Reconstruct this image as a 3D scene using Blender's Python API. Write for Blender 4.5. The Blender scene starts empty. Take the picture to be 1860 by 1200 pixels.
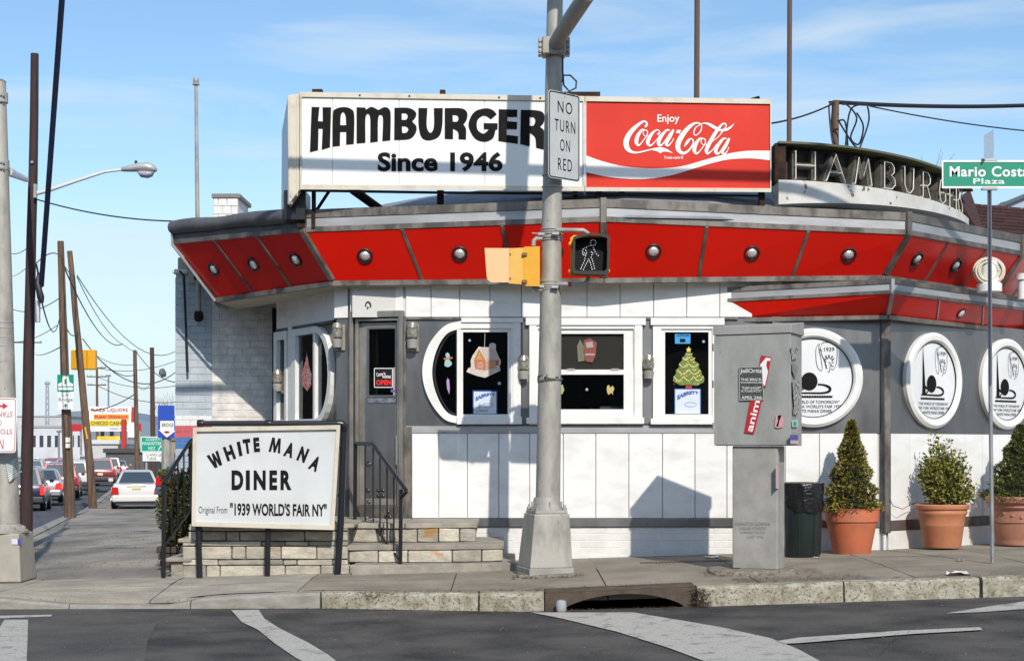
import bpy, bmesh, math, random
from mathutils import Vector, Matrix
random.seed(7)
R = math.radians
sc = bpy.context.scene
COL = sc.collection
F, EYE, CX, CY = 2700.0, 1.26, 930.0, 810.0      # focal length in picture units, eye height, principal column, horizon row

# ------------------------------------------------------------------ camera, sky, sun, exposure
cam = bpy.data.cameras.new('camera'); camo = bpy.data.objects.new('camera', cam); COL.objects.link(camo)
camo.location = (0, 0, EYE); camo.rotation_euler = (R(90), 0, 0)
cam.sensor_fit = 'HORIZONTAL'; cam.sensor_width = 36.0; cam.lens = 36.0 * F / 1860.0
cam.shift_y = (CY - 600.0) / 1860.0
cam.clip_start = 0.1; cam.clip_end = 6000
sc.camera = camo
SUN = Vector((0.25, -1.0, 0.76)).normalized()     # towards the sun
el = math.asin(SUN.z); az = math.atan2(SUN.x, SUN.y)
w = bpy.data.worlds.new('World'); sc.world = w; w.use_nodes = True
nt = w.node_tree; N = nt.nodes; Lk = nt.links
bg = N['Background']; bg.inputs['Strength'].default_value = 0.145
sky = N.new('ShaderNodeTexSky'); sky.sky_type = 'NISHITA'; sky.sun_disc = False
sky.sun_elevation = el; sky.sun_rotation = az % (2 * math.pi); sky.air_density = 1.0; sky.dust_density = 0.6; sky.ozone_density = 1.6
tc = N.new('ShaderNodeTexCoord'); mp = N.new('ShaderNodeMapping'); mp.inputs['Scale'].default_value = (2.2, 2.2, 17.0)
mp.inputs['Rotation'].default_value = (0.0, R(4), R(20))
Lk.new(tc.outputs['Generated'], mp.inputs['Vector'])
ns = N.new('ShaderNodeTexNoise'); ns.inputs['Scale'].default_value = 1.6; ns.inputs['Detail'].default_value = 7; ns.inputs['Roughness'].default_value = 0.55
ns.inputs['Distortion'].default_value = 0.6
Lk.new(mp.outputs[0], ns.inputs['Vector'])
cr = N.new('ShaderNodeValToRGB'); cr.color_ramp.elements[0].position = 0.46; cr.color_ramp.elements[1].position = 0.80
Lk.new(ns.outputs['Fac'], cr.inputs[0])
sp = N.new('ShaderNodeSeparateXYZ'); Lk.new(tc.outputs['Generated'], sp.inputs[0])
hz = N.new('ShaderNodeMapRange'); hz.inputs['From Min'].default_value = 0.0; hz.inputs['From Max'].default_value = 0.20
hz.inputs['To Min'].default_value = 1.0; hz.inputs['To Max'].default_value = 0.0
bk = N.new('ShaderNodeTexNoise'); bk.inputs['Scale'].default_value = 5.0; bk.inputs['Detail'].default_value = 5; Lk.new(tc.outputs['Generated'], bk.inputs['Vector'])
ba = N.new('ShaderNodeMath'); ba.operation = 'MULTIPLY_ADD'; ba.inputs[1].default_value = 0.10; Lk.new(bk.outputs['Fac'], ba.inputs[0]); Lk.new(sp.outputs['Z'], ba.inputs[2])
hb_ = N.new('ShaderNodeMapRange'); hb_.interpolation_type = 'SMOOTHSTEP'; hb_.inputs['From Min'].default_value = 0.165; hb_.inputs['From Max'].default_value = 0.215; hb_.inputs['To Min'].default_value = 0.62; hb_.inputs['To Max'].default_value = 0.0
Lk.new(ba.outputs[0], hb_.inputs['Value'])
Lk.new(sp.outputs['Z'], hz.inputs['Value'])
mlt = N.new('ShaderNodeMath'); mlt.operation = 'MULTIPLY'; mlt.inputs[1].default_value = 0.6; Lk.new(cr.outputs[0], mlt.inputs[0])
mx0 = N.new('ShaderNodeMath'); mx0.operation = 'MAXIMUM'; mxb = N.new('ShaderNodeMath'); mxb.operation = 'MAXIMUM'; Lk.new(hb_.outputs[0], mxb.inputs[0]); Lk.new(hz.outputs[0], mxb.inputs[1])
Lk.new(mlt.outputs[0], mx0.inputs[0]); Lk.new(mxb.outputs[0], mx0.inputs[1])
add = N.new('ShaderNodeMath'); add.operation = 'ADD'; add.use_clamp = True
m2 = N.new('ShaderNodeMath'); m2.operation = 'MULTIPLY'; m2.inputs[1].default_value = 0.35
Lk.new(mlt.outputs[0], m2.inputs[0]); Lk.new(mx0.outputs[0], add.inputs[0]); Lk.new(m2.outputs[0], add.inputs[1])
mix = N.new('ShaderNodeMix'); mix.data_type = 'RGBA'
tint = N.new('ShaderNodeMix'); tint.data_type = 'RGBA'; tint.blend_type = 'MULTIPLY'; tint.inputs['Factor'].default_value = 1.0
tint.inputs[7].default_value = (0.90, 1.03, 1.08, 1)
Lk.new(sky.outputs[0], tint.inputs[6])
Lk.new(add.outputs[0], mix.inputs['Factor']); Lk.new(tint.outputs[2], mix.inputs[6]); mix.inputs[7].default_value = (4.9, 5.6, 6.1, 1)
Lk.new(mix.outputs[2], bg.inputs['Color'])
sl = bpy.data.lights.new('sun', 'SUN'); sl.energy = 3.9; sl.angle = R(0.53); sl.color = (1.0, 0.93, 0.83)
so = bpy.data.objects.new('sun', sl); COL.objects.link(so); so.rotation_euler = SUN.to_track_quat('Z', 'Y').to_euler(); so.location = (3, -10, 30)
vs = sc.view_settings; vs.view_transform = 'Standard'; vs.look = 'None'; vs.gamma = 1; vs.use_curve_mapping = False; vs.exposure = 0.06

# ------------------------------------------------------------------ helpers: projection
def X(px, Y): return (px - CX) / F * Y
def Zp(py, Y): return EYE + (CY - py) / F * Y
def P(px, py, Y): return Vector((X(px, Y), Y, Zp(py, Y)))
def lerp(a, b, t): return a + (b - a) * t
def table(tab, x):
    if x <= tab[0][0]: return tab[0][1]
    for (a, va), (b, vb) in zip(tab, tab[1:]):
        if x <= b: return va + (vb - va) * (x - a) / (b - a)
    return tab[-1][1]
class Plane:                                   # a vertical plane through two plan points
    def __init__(s, ax, ay, bx, by):
        s.o = Vector((ax, ay, 0)); s.u = Vector((bx - ax, by - ay, 0)).normalized()
        s.n = Vector((s.u.y, -s.u.x, 0))
        if s.n.dot(-s.o) < 0: s.n = -s.n
    def loc(s, u, z, o=0.0): return s.o + s.u * u + s.n * o + Vector((0, 0, z))
    def ray(s, px, py, o=0.0):
        d = Vector(((px - CX) / F, 1.0, (CY - py) / F))
        t = (s.o + s.n * o).dot(s.n) / d.dot(s.n)
        return Vector((d.x * t, d.y * t, EYE + d.z * t))
    def U(s, px): return (s.ray(px, 810) - s.o).dot(s.u)
class TiltPlane:                               # any plane through three points
    def __init__(s, a, b, c):
        s.o = a; s.n = (b - a).cross(c - a).normalized()
        if s.n.dot(Vector((0, 0, EYE)) - a) < 0: s.n = -s.n
    def ray(s, px, py, o=0.0):
        d = Vector(((px - CX) / F, 1.0, (CY - py) / F)); e = Vector((0, 0, EYE))
        t = (s.o + s.n * o - e).dot(s.n) / d.dot(s.n)
        return e + d * t

# ------------------------------------------------------------------ helpers: materials
MATS = {}
def M(name, col, rough=0.5, metal=0.0, col2=None, scale=4.0, amt=1.0, lo=0.35, hi=0.65, bump=0.0, bscale=60.0, rand=0.0, spec=0.5,
      coat=0.0, stretch=(1, 1, 1), emit=None, rough2=None, detail=5, speck=None, sscale=150.0, sat=(0.62, 0.66)):
    if name in MATS: return MATS[name]
    m = bpy.data.materials.new(name); m.use_nodes = True; t = m.node_tree; n = t.nodes; l = t.links
    b = n['Principled BSDF']; b.inputs['Roughness'].default_value = rough; b.inputs['Metallic'].default_value = metal
    b.inputs['Specular IOR Level'].default_value = spec; b.inputs['Coat Weight'].default_value = coat; b.inputs['Coat Roughness'].default_value = 0.08
    if emit: b.inputs['Emission Color'].default_value = (*emit[:3], 1); b.inputs['Emission Strength'].default_value = emit[3]
    g = n.new('ShaderNodeNewGeometry'); mpn = n.new('ShaderNodeMapping'); mpn.inputs['Scale'].default_value = stretch
    l.new(g.outputs['Position'], mpn.inputs['Vector'])
    c = n.new('ShaderNodeRGB'); c.outputs[0].default_value = (*col, 1); out = c.outputs[0]
    if col2:
        no = n.new('ShaderNodeTexNoise'); no.inputs['Scale'].default_value = scale; no.inputs['Detail'].default_value = detail; no.inputs['Roughness'].default_value = 0.6
        l.new(mpn.outputs[0], no.inputs['Vector'])
        mr = n.new('ShaderNodeMapRange'); mr.inputs['From Min'].default_value = lo; mr.inputs['From Max'].default_value = hi; mr.inputs['To Max'].default_value = amt
        l.new(no.outputs['Fac'], mr.inputs['Value'])
        mi = n.new('ShaderNodeMix'); mi.data_type = 'RGBA'; l.new(mr.outputs[0], mi.inputs['Factor']); l.new(out, mi.inputs[6]); mi.inputs[7].default_value = (*col2, 1)
        out = mi.outputs[2]
        if rough2 is not None:
            r2 = n.new('ShaderNodeMapRange'); r2.inputs['To Min'].default_value = rough; r2.inputs['To Max'].default_value = rough2
            l.new(mr.outputs[0], r2.inputs['Value']); l.new(r2.outputs[0], b.inputs['Roughness'])
    if speck:
        n3 = n.new('ShaderNodeTexNoise'); n3.inputs['Scale'].default_value = sscale; n3.inputs['Detail'].default_value = 3
        l.new(g.outputs['Position'], n3.inputs['Vector'])
        m3 = n.new('ShaderNodeMapRange'); m3.inputs['From Min'].default_value = sat[0]; m3.inputs['From Max'].default_value = sat[1]; l.new(n3.outputs['Fac'], m3.inputs['Value'])
        mi = n.new('ShaderNodeMix'); mi.data_type = 'RGBA'; l.new(m3.outputs[0], mi.inputs['Factor']); l.new(out, mi.inputs[6]); mi.inputs[7].default_value = (*speck, 1)
        out = mi.outputs[2]
    if rand:
        oi = n.new('ShaderNodeObjectInfo'); mr = n.new('ShaderNodeMapRange'); mr.inputs['To Min'].default_value = 1 - rand; mr.inputs['To Max'].default_value = 1 + rand
        l.new(oi.outputs['Random'], mr.inputs['Value'])
        vm = n.new('ShaderNodeVectorMath'); vm.operation = 'SCALE'; l.new(out, vm.inputs[0]); l.new(mr.outputs[0], vm.inputs['Scale']); out = vm.outputs[0]
    l.new(out, b.inputs['Base Color'])
    if bump:
        nb = n.new('ShaderNodeTexNoise'); nb.inputs['Scale'].default_value = bscale; nb.inputs['Detail'].default_value = 6
        l.new(mpn.outputs[0], nb.inputs['Vector'])
        bp = n.new('ShaderNodeBump'); bp.inputs['Strength'].default_value = bump; bp.inputs['Distance'].default_value = 0.01
        l.new(nb.outputs['Fac'], bp.inputs['Height']); l.new(bp.outputs[0], b.inputs['Normal'])
    MATS[name] = m
    return m
def glass_mat():
    m = bpy.data.materials.new('window_glass'); m.use_nodes = True; t = m.node_tree; n = t.nodes; l = t.links
    n.remove(n['Principled BSDF']); o = n['Material Output']
    tr = n.new('ShaderNodeBsdfTransparent'); tr.inputs[0].default_value = (0.82, 0.85, 0.84, 1)
    gl = n.new('ShaderNodeBsdfGlossy'); gl.inputs['Roughness'].default_value = 0.03; gl.inputs[0].default_value = (0.9, 0.95, 1, 1)
    fr = n.new('ShaderNodeFresnel'); fr.inputs[0].default_value = 1.5
    mxx = n.new('ShaderNodeMixShader'); l.new(fr.outputs[0], mxx.inputs[0]); l.new(tr.outputs[0], mxx.inputs[1]); l.new(gl.outputs[0], mxx.inputs[2])
    l.new(mxx.outputs[0], o.inputs['Surface']); return m
GLASS = glass_mat()
WHITE = M('white_enamel', (0.79, 0.785, 0.77), 0.35, col2=(0.58, 0.56, 0.52), scale=2.6, amt=0.8, lo=.48, hi=.8, rand=0.03, stretch=(1, 1, 2.2), bump=0.05, bscale=3, coat=0.15)
FRAMEW = M('white_frame_paint', (0.76, 0.76, 0.74), 0.45, col2=(0.60, 0.57, 0.50), scale=5, amt=0.7, lo=0.5, hi=0.8, bump=0.15, bscale=30)
RED = M('red_enamel', (0.66, 0.008, 0.0015), 0.3, col2=(0.56, 0.008, 0.002), scale=1.2, amt=0.7, spec=0.3, coat=0.06, rand=0.06, bump=0.04, bscale=2.5)
STEEL = M('dull_steel', (0.27, 0.265, 0.265), 0.40, 0.75, col2=(0.17, 0.168, 0.17), scale=1.5, rough2=0.30, bump=0.10, bscale=2.2, stretch=(1, 1, 0.35))
STEELD = M('dark_steel', (0.20, 0.18, 0.16), 0.55, 0.5, col2=(0.10, 0.09, 0.08), scale=5, lo=.42, hi=.6, stretch=(1, 1, 0.5), rough2=0.38, bump=0.08, bscale=5)
STEELL = M('pale_aluminium', (0.44, 0.44, 0.45), 0.45, 0.4, col2=(0.32, 0.32, 0.325), scale=3.5, stretch=(0.5, 0.5, 2), bump=0.05, bscale=4)
DOORM = M('door_metal', (0.40, 0.375, 0.33), 0.42, 0.6, col2=(0.27, 0.25, 0.225), scale=5, rough2=0.28, bump=0.25, bscale=5, stretch=(1, 1, 0.5))
BRICKW = M('white_painted_brick', (0.72, 0.71, 0.69), 0.6, col2=(0.60, 0.58, 0.55), scale=6, amt=0.7, rand=0.02, bump=0.4, bscale=30)
BRICKB = M('pale_blue_painted_brick', (0.47, 0.53, 0.57), 0.7, spec=.2, col2=(0.41, 0.46, 0.50), scale=5, rand=0.04, bump=0.5, bscale=40)
MORTW = M('white_mortar', (0.60, 0.585, 0.56), 0.8, bump=0.4)
MORTB = M('blue_mortar', (0.36, 0.42, 0.47), 0.8, bump=0.4)
STONE = M('cream_ledge_stone', (0.50, 0.455, 0.37), 0.9, spec=.15, col2=(0.27, 0.255, 0.225), scale=7, amt=0.8, rand=0.28, bump=1.0, bscale=22, speck=(0.42, 0.24, 0.10), sscale=4, sat=(0.66, 0.74), stretch=(1, 1, 2))
STONET = M('tread_stone', (0.38, 0.345, 0.285), 0.85, spec=.2, col2=(0.25, 0.23, 0.20), scale=5, rand=0.1, bump=0.8, bscale=30)
MORT = M('stone_mortar', (0.15, 0.13, 0.105), 0.9, bump=0.6, bscale=30)
GALV = M('galvanised_steel', (0.39, 0.37, 0.33), 0.6, 0.15, col2=(0.24, 0.225, 0.20), scale=7, lo=.42, hi=.7, speck=(.20, .15, .10), sscale=30, sat=(.68, .74), stretch=(1, 1, 0.4), bump=0.08, bscale=25, rough2=0.45)
BOXG = M('grey_cabinet_paint', (0.32, 0.32, 0.30), 0.55, 0.0, col2=(0.24, 0.24, 0.225), scale=5, lo=.42, hi=.7, speck=(.22, .17, .13), sscale=22, sat=(.70, .75), stretch=(1, 1, 0.5), bump=0.06, bscale=20)
PEDG = M('weathered_zinc', (0.37, 0.35, 0.32), 0.6, 0.1, col2=(0.27, 0.26, 0.235), scale=4.5, bump=0.15, bscale=25)
CONC = M('sidewalk_concrete', (0.30, 0.265, 0.21), 0.95, spec=0.2, col2=(0.20, 0.18, 0.145), scale=1.8, detail=9, rand=0.06, bump=0.35, bscale=90, speck=(0.12, 0.11, 0.1), sscale=60)
CONCP = M('pale_corner_concrete', (0.40, 0.365, 0.30), 0.95, spec=0.2, col2=(0.27, 0.245, 0.205), scale=2.2, detail=9, rand=0.04, bump=0.3, bscale=90, stretch=(1, 2, 1), speck=(0.16, 0.15, 0.14), sscale=50)
KERB = M('granite_kerb', (0.42, 0.40, 0.34), 0.92, spec=.2, col2=(0.25, 0.225, 0.16), scale=9, rand=0.05, bump=1.0, bscale=45, speck=(0.15, 0.125, 0.07), sscale=44, sat=(0.52, 0.68))
KERBC = M('kerb_concrete', (0.33, 0.31, 0.27), 0.9, col2=(0.21, 0.20, 0.175), scale=5, bump=0.5, bscale=50, stretch=(1, 1, 3))
ASPH = M('asphalt', (0.100, 0.094, 0.087), 0.92, spec=.2, col2=(0.036, 0.036, 0.037), scale=1.6, lo=.38, hi=.64, detail=10, bump=0.7, bscale=110, speck=(0.17, 0.16, 0.145), sscale=90, sat=(0.56, 0.74))
ASPHO = M('old_asphalt_path', (0.34, 0.30, 0.25), 0.95, spec=0.15, col2=(0.155, 0.145, 0.13), scale=0.9, lo=0.4, hi=0.6, detail=10, bump=0.4, bscale=80, stretch=(1, .35, 1), speck=(0.27, 0.25, 0.22), sscale=25, sat=(0.58, 0.7))  # noise blotches paint asphalt patches, pale scatter and tree shadows together
PAINT = M('worn_road_paint', (0.44, 0.42, 0.38), 0.9, spec=.2, col2=(0.10, 0.098, 0.095), scale=6, amt=.75, lo=0.53, hi=0.72, detail=10, bump=0.3, bscale=120, speck=(0.09, 0.09, 0.09), sscale=60, sat=(0.60, 0.68))
BLACK = M('black_paint', (0.012, 0.012, 0.014), 0.35, bump=0.05, bscale=60)
INK = M('black_print', (0.009, 0.008, 0.008), 0.7, col2=(0.016, 0.015, 0.015), scale=12, lo=0.5, hi=0.8, spec=0.12)
SIGNW = M('sign_white_acrylic', (0.80, 0.80, 0.80), 0.3, col2=(0.72, 0.72, 0.70), scale=1.2, amt=0.7)
SIGNG = M('sign_greyish_white', (0.62, 0.64, 0.65), 0.35, col2=(0.54, 0.55, 0.55), scale=2, amt=0.8)
CREAM = M('cream_sign_frame', (0.60, 0.55, 0.45), 0.45, col2=(0.40, 0.34, 0.24), scale=6, lo=0.5, hi=0.85, bump=0.1)
COKE = M('red_sign_acrylic', (0.66, 0.035, 0.018), 0.45, col2=(0.58, 0.028, 0.014), scale=1.5, spec=0.2)
PRINTW = M('white_print', (0.82, 0.80, 0.78), 0.4)
RUST = M('rusty_iron', (0.06, 0.032, 0.02), 0.9, spec=.2, col2=(0.018, 0.013, 0.011), scale=8, bump=0.6, bscale=40)
TARP = M('grey_roof_membrane', (0.115, 0.118, 0.125), 0.5, col2=(0.07, 0.072, 0.077), scale=4, bump=0.6, bscale=9)
SILV = M('silver_roof_coating', (0.30, 0.32, 0.36), 0.55, 0.1, col2=(0.20, 0.215, 0.25), scale=5, bump=0.5, bscale=7)
WOODD = M('dark_pole_wood', (0.055, 0.028, 0.026), 0.85, col2=(0.03, 0.016, 0.018), scale=6, stretch=(3, 3, 0.3), bump=0.6, bscale=12)
WOODB = M('brown_pole_wood', (0.17, 0.105, 0.068), 0.9, col2=(0.09, 0.055, 0.035), scale=6, stretch=(3, 3, 0.3), bump=0.6, bscale=12)
CABLE = M('black_cable', (0.012, 0.012, 0.018), 0.5)
TERRA = M('terracotta', (0.56, 0.155, 0.070), 0.6, col2=(0.40, 0.14, 0.08), scale=4, lo=.45, hi=.7, rand=.02, bump=0.1, bscale=30)
TERRB = M('pale_terracotta', (0.52, 0.21, 0.10), 0.6, col2=(0.42, 0.16, 0.08), scale=4, bump=0.15, bscale=30)
TERRC = M('dusty_terracotta', (0.42, 0.19, 0.12), 0.75, col2=(0.33, 0.15, 0.10), scale=6, bump=0.3, bscale=30)
SOIL = M('soil', (0.03, 0.02, 0.014), 0.95, bump=1, bscale=30)
LAMPG = M('lamp_glass', (0.36, 0.34, 0.29), 0.2, 0.2, col2=(0.16, 0.15, 0.12), scale=30, coat=0.3, bump=.6, bscale=60)
BULB = M('silver_bulb', (0.85, 0.85, 0.82), 0.25, 0.55, col2=(0.6, 0.6, 0.57), scale=30, bump=0.4, bscale=60)
YELL = M('signal_yellow', (0.75, 0.36, 0.012), 0.4, col2=(0.62, 0.30, 0.02), scale=8, amt=0.6)
YELP = M('faded_yellow', (0.78, 0.48, 0.24), 0.5)
GREEN = M('sign_green', (0.005, 0.25, 0.15), 0.35)
NOTHING = None

# ------------------------------------------------------------------ helpers: mesh building
def tag(o, label=None, cat=None, group=None, kind=None):
    if label: o['label'] = label
    if cat: o['category'] = cat
    if group: o['group'] = group
    if kind: o['kind'] = kind
    return o
def thing(name, label, cat, loc=(0, 0, 0), group=None, rotz=0.0, kind=None):
    o = bpy.data.objects.new(name, None); COL.objects.link(o); o.location = loc; o.rotation_euler = (0, 0, rotz); o.empty_display_size = 0.1
    o['wl'] = list(loc)
    return tag(o, label, cat, group, kind)
def wloc(o):
    v = Vector((0, 0, 0))
    while o is not None: v += Vector(o.location); o = o.parent
    return v
def link(name, me, mat, parent=None, local=False, smooth=False):
    """me holds world coordinates unless local; the object's origin is put at the bottom centre of its own box."""
    if not local:
        vs_ = me.vertices
        if len(vs_):
            xs = [v.co.x for v in vs_]; ys = [v.co.y for v in vs_]; zs = [v.co.z for v in vs_]
            c = Vector(((min(xs) + max(xs)) / 2, (min(ys) + max(ys)) / 2, min(zs)))
        else: c = Vector((0, 0, 0))
        me.transform(Matrix.Translation(-c))
    else: c = None
    o = bpy.data.objects.new(name, me); COL.objects.link(o)
    if mat is not None and len(me.materials) == 0:
        for q in (mat if isinstance(mat, (list, tuple)) else [mat]): me.materials.append(q)
    if smooth:
        me.polygons.foreach_set('use_smooth', [True] * len(me.polygons))
        if smooth != 'all':
            try: me.set_sharp_from_angle(angle=R(38))
            except Exception: pass
    if parent is not None:
        o.parent = parent
        if c is not None: o.location = c - wloc(parent)
    elif c is not None: o.location = c
    return o
class MB:
    def __init__(s): s.v = []; s.f = []; s.m = []
    def add(s, vs_, fs, mi=0):
        b = len(s.v); s.v += [tuple(p) for p in vs_]; s.f += [tuple(i + b for i in f) for f in fs]; s.m += [mi] * len(fs); return s
    def box(s, x0, x1, y0, y1, z0, z1, mi=0):
        return s.hexa([(x0, y0, z0), (x1, y0, z0), (x1, y1, z0), (x0, y1, z0)], [(x0, y0, z1), (x1, y0, z1), (x1, y1, z1), (x0, y1, z1)], mi)
    def hexa(s, a, b, mi=0):
        return s.add(list(a) + list(b), [(3, 2, 1, 0), (4, 5, 6, 7), (0, 1, 5, 4), (1, 2, 6, 5), (2, 3, 7, 6), (3, 0, 4, 7)], mi)
    def obox(s, c, u, v, wv, mi=0):      # centre and three half vectors
        c, u, v, wv = Vector(c), Vector(u), Vector(v), Vector(wv)
        q = [c - u - v, c + u - v, c + u + v, c - u + v]
        return s.hexa([p - wv for p in q], [p + wv for p in q], mi)
    def slab(s, q, th, mi=0):            # quad q (front face) thickened away from the viewer's side
        q = [Vector(p) for p in q]; n = (q[1] - q[0]).cross(q[3] - q[0]).normalized()
        c = sum(q, Vector()) / 4
        if n.dot(Vector((0, 0, EYE)) - c) < 0: n = -n
        return s.hexa(q, [p - n * th for p in q], mi)
    def tube(s, pts, r, n=10, cap=True, mi=0):
        pts = [Vector(p) for p in pts]; rs = r if isinstance(r, (list, tuple)) else [r] * len(pts)
        rings = []; up = None
        for i, p in enumerate(pts):
            d = (pts[min(i + 1, len(pts) - 1)] - pts[max(i - 1, 0)]).normalized()
            if up is None: up = Vector((0, 0, 1)) if abs(d.z) < 0.9 else Vector((0, 1, 0))
            a = d.cross(up)
            if a.length < 1e-4: a = d.cross(Vector((1, 0.3, 0)))
            a.normalize(); b = a.cross(d).normalized(); up = b
            rings.append([p + (a * math.cos(2 * math.pi * k / n) + b * math.sin(2 * math.pi * k / n)) * rs[i] for k in range(n)])
        vs_ = [q for rg in rings for q in rg]; fs = []
        for i in range(len(rings) - 1):
            for k in range(n):
                k2 = (k + 1) % n; fs.append((i * n + k, i * n + k2, (i + 1) * n + k2, (i + 1) * n + k))
        if cap: fs += [tuple(range(n))[::-1], tuple((len(rings) - 1) * n + k for k in range(n))]
        return s.add(vs_, fs, mi)
    def lathe(s, prof, c=(0, 0, 0), n=24, axis=None, cap=True, mi=0, ell=1.0):   # prof of (radius, height)
        c = Vector(c); ax = Vector(axis).normalized() if axis is not None else Vector((0, 0, 1))
        a = ax.cross(Vector((0, 1, 0)) if abs(ax.y) < 0.9 else Vector((1, 0, 0))).normalized(); b = ax.cross(a)
        vs_ = []; fs = []
        for (rr, h) in prof:
            for k in range(n):
                t = 2 * math.pi * k / n; vs_.append(c + a * math.cos(t) * rr + b * math.sin(t) * rr * ell + ax * h)
        for i in range(len(prof) - 1):
            for k in range(n):
                k2 = (k + 1) % n; fs.append((i * n + k, i * n + k2, (i + 1) * n + k2, (i + 1) * n + k))
        if cap: fs += [tuple(range(n))[::-1], tuple((len(prof) - 1) * n + k for k in range(n))]
        return s.add(vs_, fs, mi)
    def mesh(s, name, bevel=0.0, seg=1):
        me = bpy.data.meshes.new(name); me.from_pydata(s.v, [], s.f)
        bm = bmesh.new(); bm.from_mesh(me)
        bmesh.ops.recalc_face_normals(bm, faces=bm.faces)
        if bevel:
            es = [e for e in bm.edges if len(e.link_faces) == 2 and e.calc_face_angle(0) > R(30)]
            bmesh.ops.bevel(bm, geom=es, offset=bevel, segments=seg, affect='EDGES', profile=0.6, clamp_overlap=True)
        bm.to_mesh(me); bm.free()
        if not bevel and any(s.m): me.polygons.foreach_set('material_index', s.m)
        me.update(); return me
    def build(s, name, mat, parent=None, bevel=0.0, seg=1, smooth=False, local=False):
        return link(name, s.mesh(name, bevel, seg), mat, parent, local, smooth)
def sample(loop, k=7, closed=True):
    n = len(loop); out = []
    pt = lambda i: Vector(loop[i % n][:2]) if closed else Vector(loop[max(0, min(n - 1, i))][:2])
    sm = lambda i: len(loop[i % n]) > 2 and loop[i % n][2]
    for i in range(n if closed else n - 1):
        a, b = pt(i), pt(i + 1)
        if not sm(i) and not sm(i + 1): out.append(a); continue
        ta = (b - pt(i - 1)) * 0.5 if sm(i) else (b - a); tb = (pt(i + 2) - a) * 0.5 if sm((i + 1)) else (b - a)
        for j in range(k):
            t = j / k; t2 = t * t; t3 = t2 * t
            out.append(a * (2 * t3 - 3 * t2 + 1) + ta * (t3 - 2 * t2 + t) + b * (-2 * t3 + 3 * t2) + tb * (t3 - t2))
    if not closed: out.append(pt(n - 1))
    return [(p.x, p.y) for p in out]
def fill(loops, k=7):
    """filled 2D mesh (verts, faces, side) from loops with holes; side tells front (+) from back (-)"""
    allx = [p[0] for lp in loops for p in lp]; SC_ = 100.0 if max(allx) - min(allx) < 25 else 1.0
    cu = bpy.data.curves.new('c', 'CURVE'); cu.dimensions = '2D'; cu.fill_mode = 'BOTH'; cu.extrude = 0.5
    for lp in loops:
        pts = sample(lp, k); s = cu.splines.new('POLY'); s.points.add(len(pts) - 1)
        for q, p in zip(s.points, pts): q.co = (p[0] * SC_, p[1] * SC_, 0, 1)
        s.use_cyclic_u = True
    o = bpy.data.objects.new('c', cu); me = bpy.data.meshes.new_from_object(o)
    V = [(v.co.x / SC_, v.co.y / SC_, v.co.z) for v in me.vertices]; Fc = [tuple(p.vertices) for p in me.polygons]
    bpy.data.objects.remove(o); bpy.data.curves.remove(cu); bpy.data.meshes.remove(me)
    return V, Fc
def shape(name, loops, mapper, off, th, mat, parent=None, k=7, loops_list=False):
    mb = MB()
    for ls in (loops if loops_list else [loops]):
        V, Fc = fill(ls, k)
        mb.add([mapper(v[0], v[1], off if v[2] > 0 else off - th) for v in V], Fc)
    me = bpy.data.meshes.new(name); me.from_pydata(mb.v, [], mb.f)
    bm = bmesh.new(); bm.from_mesh(me); bmesh.ops.remove_doubles(bm, verts=bm.verts, dist=1e-5); bmesh.ops.recalc_face_normals(bm, faces=bm.faces); bm.to_mesh(me); bm.free()
    return link(name, me, mat, parent)
TCACHE = {}
def text2d(s, bold=0.0, sp_=1.0):
    key = (s, bold, sp_)
    if key in TCACHE: return TCACHE[key]
    cu = bpy.data.curves.new('t', 'FONT'); cu.body = s; cu.size = 1; cu.offset = bold; cu.space_character = sp_; cu.resolution_u = 4; cu.align_x = 'CENTER'; cu.space_line = 0.9
    o = bpy.data.objects.new('t', cu); me = bpy.data.meshes.new_from_object(o)
    V = [(v.co.x, v.co.y) for v in me.vertices]; Fc = [tuple(p.vertices) for p in me.polygons]
    bpy.data.objects.remove(o); bpy.data.curves.remove(cu); bpy.data.meshes.remove(me)
    x0 = min(v[0] for v in V); x1 = max(v[0] for v in V); y0 = min(v[1] for v in V); y1 = max(v[1] for v in V)
    V = [((a - x0) / (x1 - x0), (b - y0) / max(y1 - y0, 1e-6)) for a, b in V]
    TCACHE[key] = (V, Fc, (x1 - x0) / max(y1 - y0, 1e-6)); return TCACHE[key]
def text(mb, s, box, mapper, off=0.003, bold=0.0, rot=0.0, warp=None, mi=0, sp_=1.0, skew=0.0):
    """adds flat lettering filling box (x0,y0,x1,y1) with y0 the top edge in the mapper's coordinates"""
    V, Fc, asp = text2d(s, bold, sp_); x0, y0, x1, y1 = box
    cx, cy = (x0 + x1) / 2, (y0 + y1) / 2; out = []
    for (u, v) in V:
        if warp: x, y = warp(u, v)
        else:
            x = lerp(x0, x1, u) + skew * (v - 0.5); y = lerp(y1, y0, v)
            if rot: dx, dy = x - cx, y - cy; c, s_ = math.cos(rot), math.sin(rot); x, y = cx + dx * c - dy * s_, cy + dx * s_ + dy * c
        out.append(mapper(x, y, off))
    mb.add(out, Fc, mi); return mb
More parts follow.
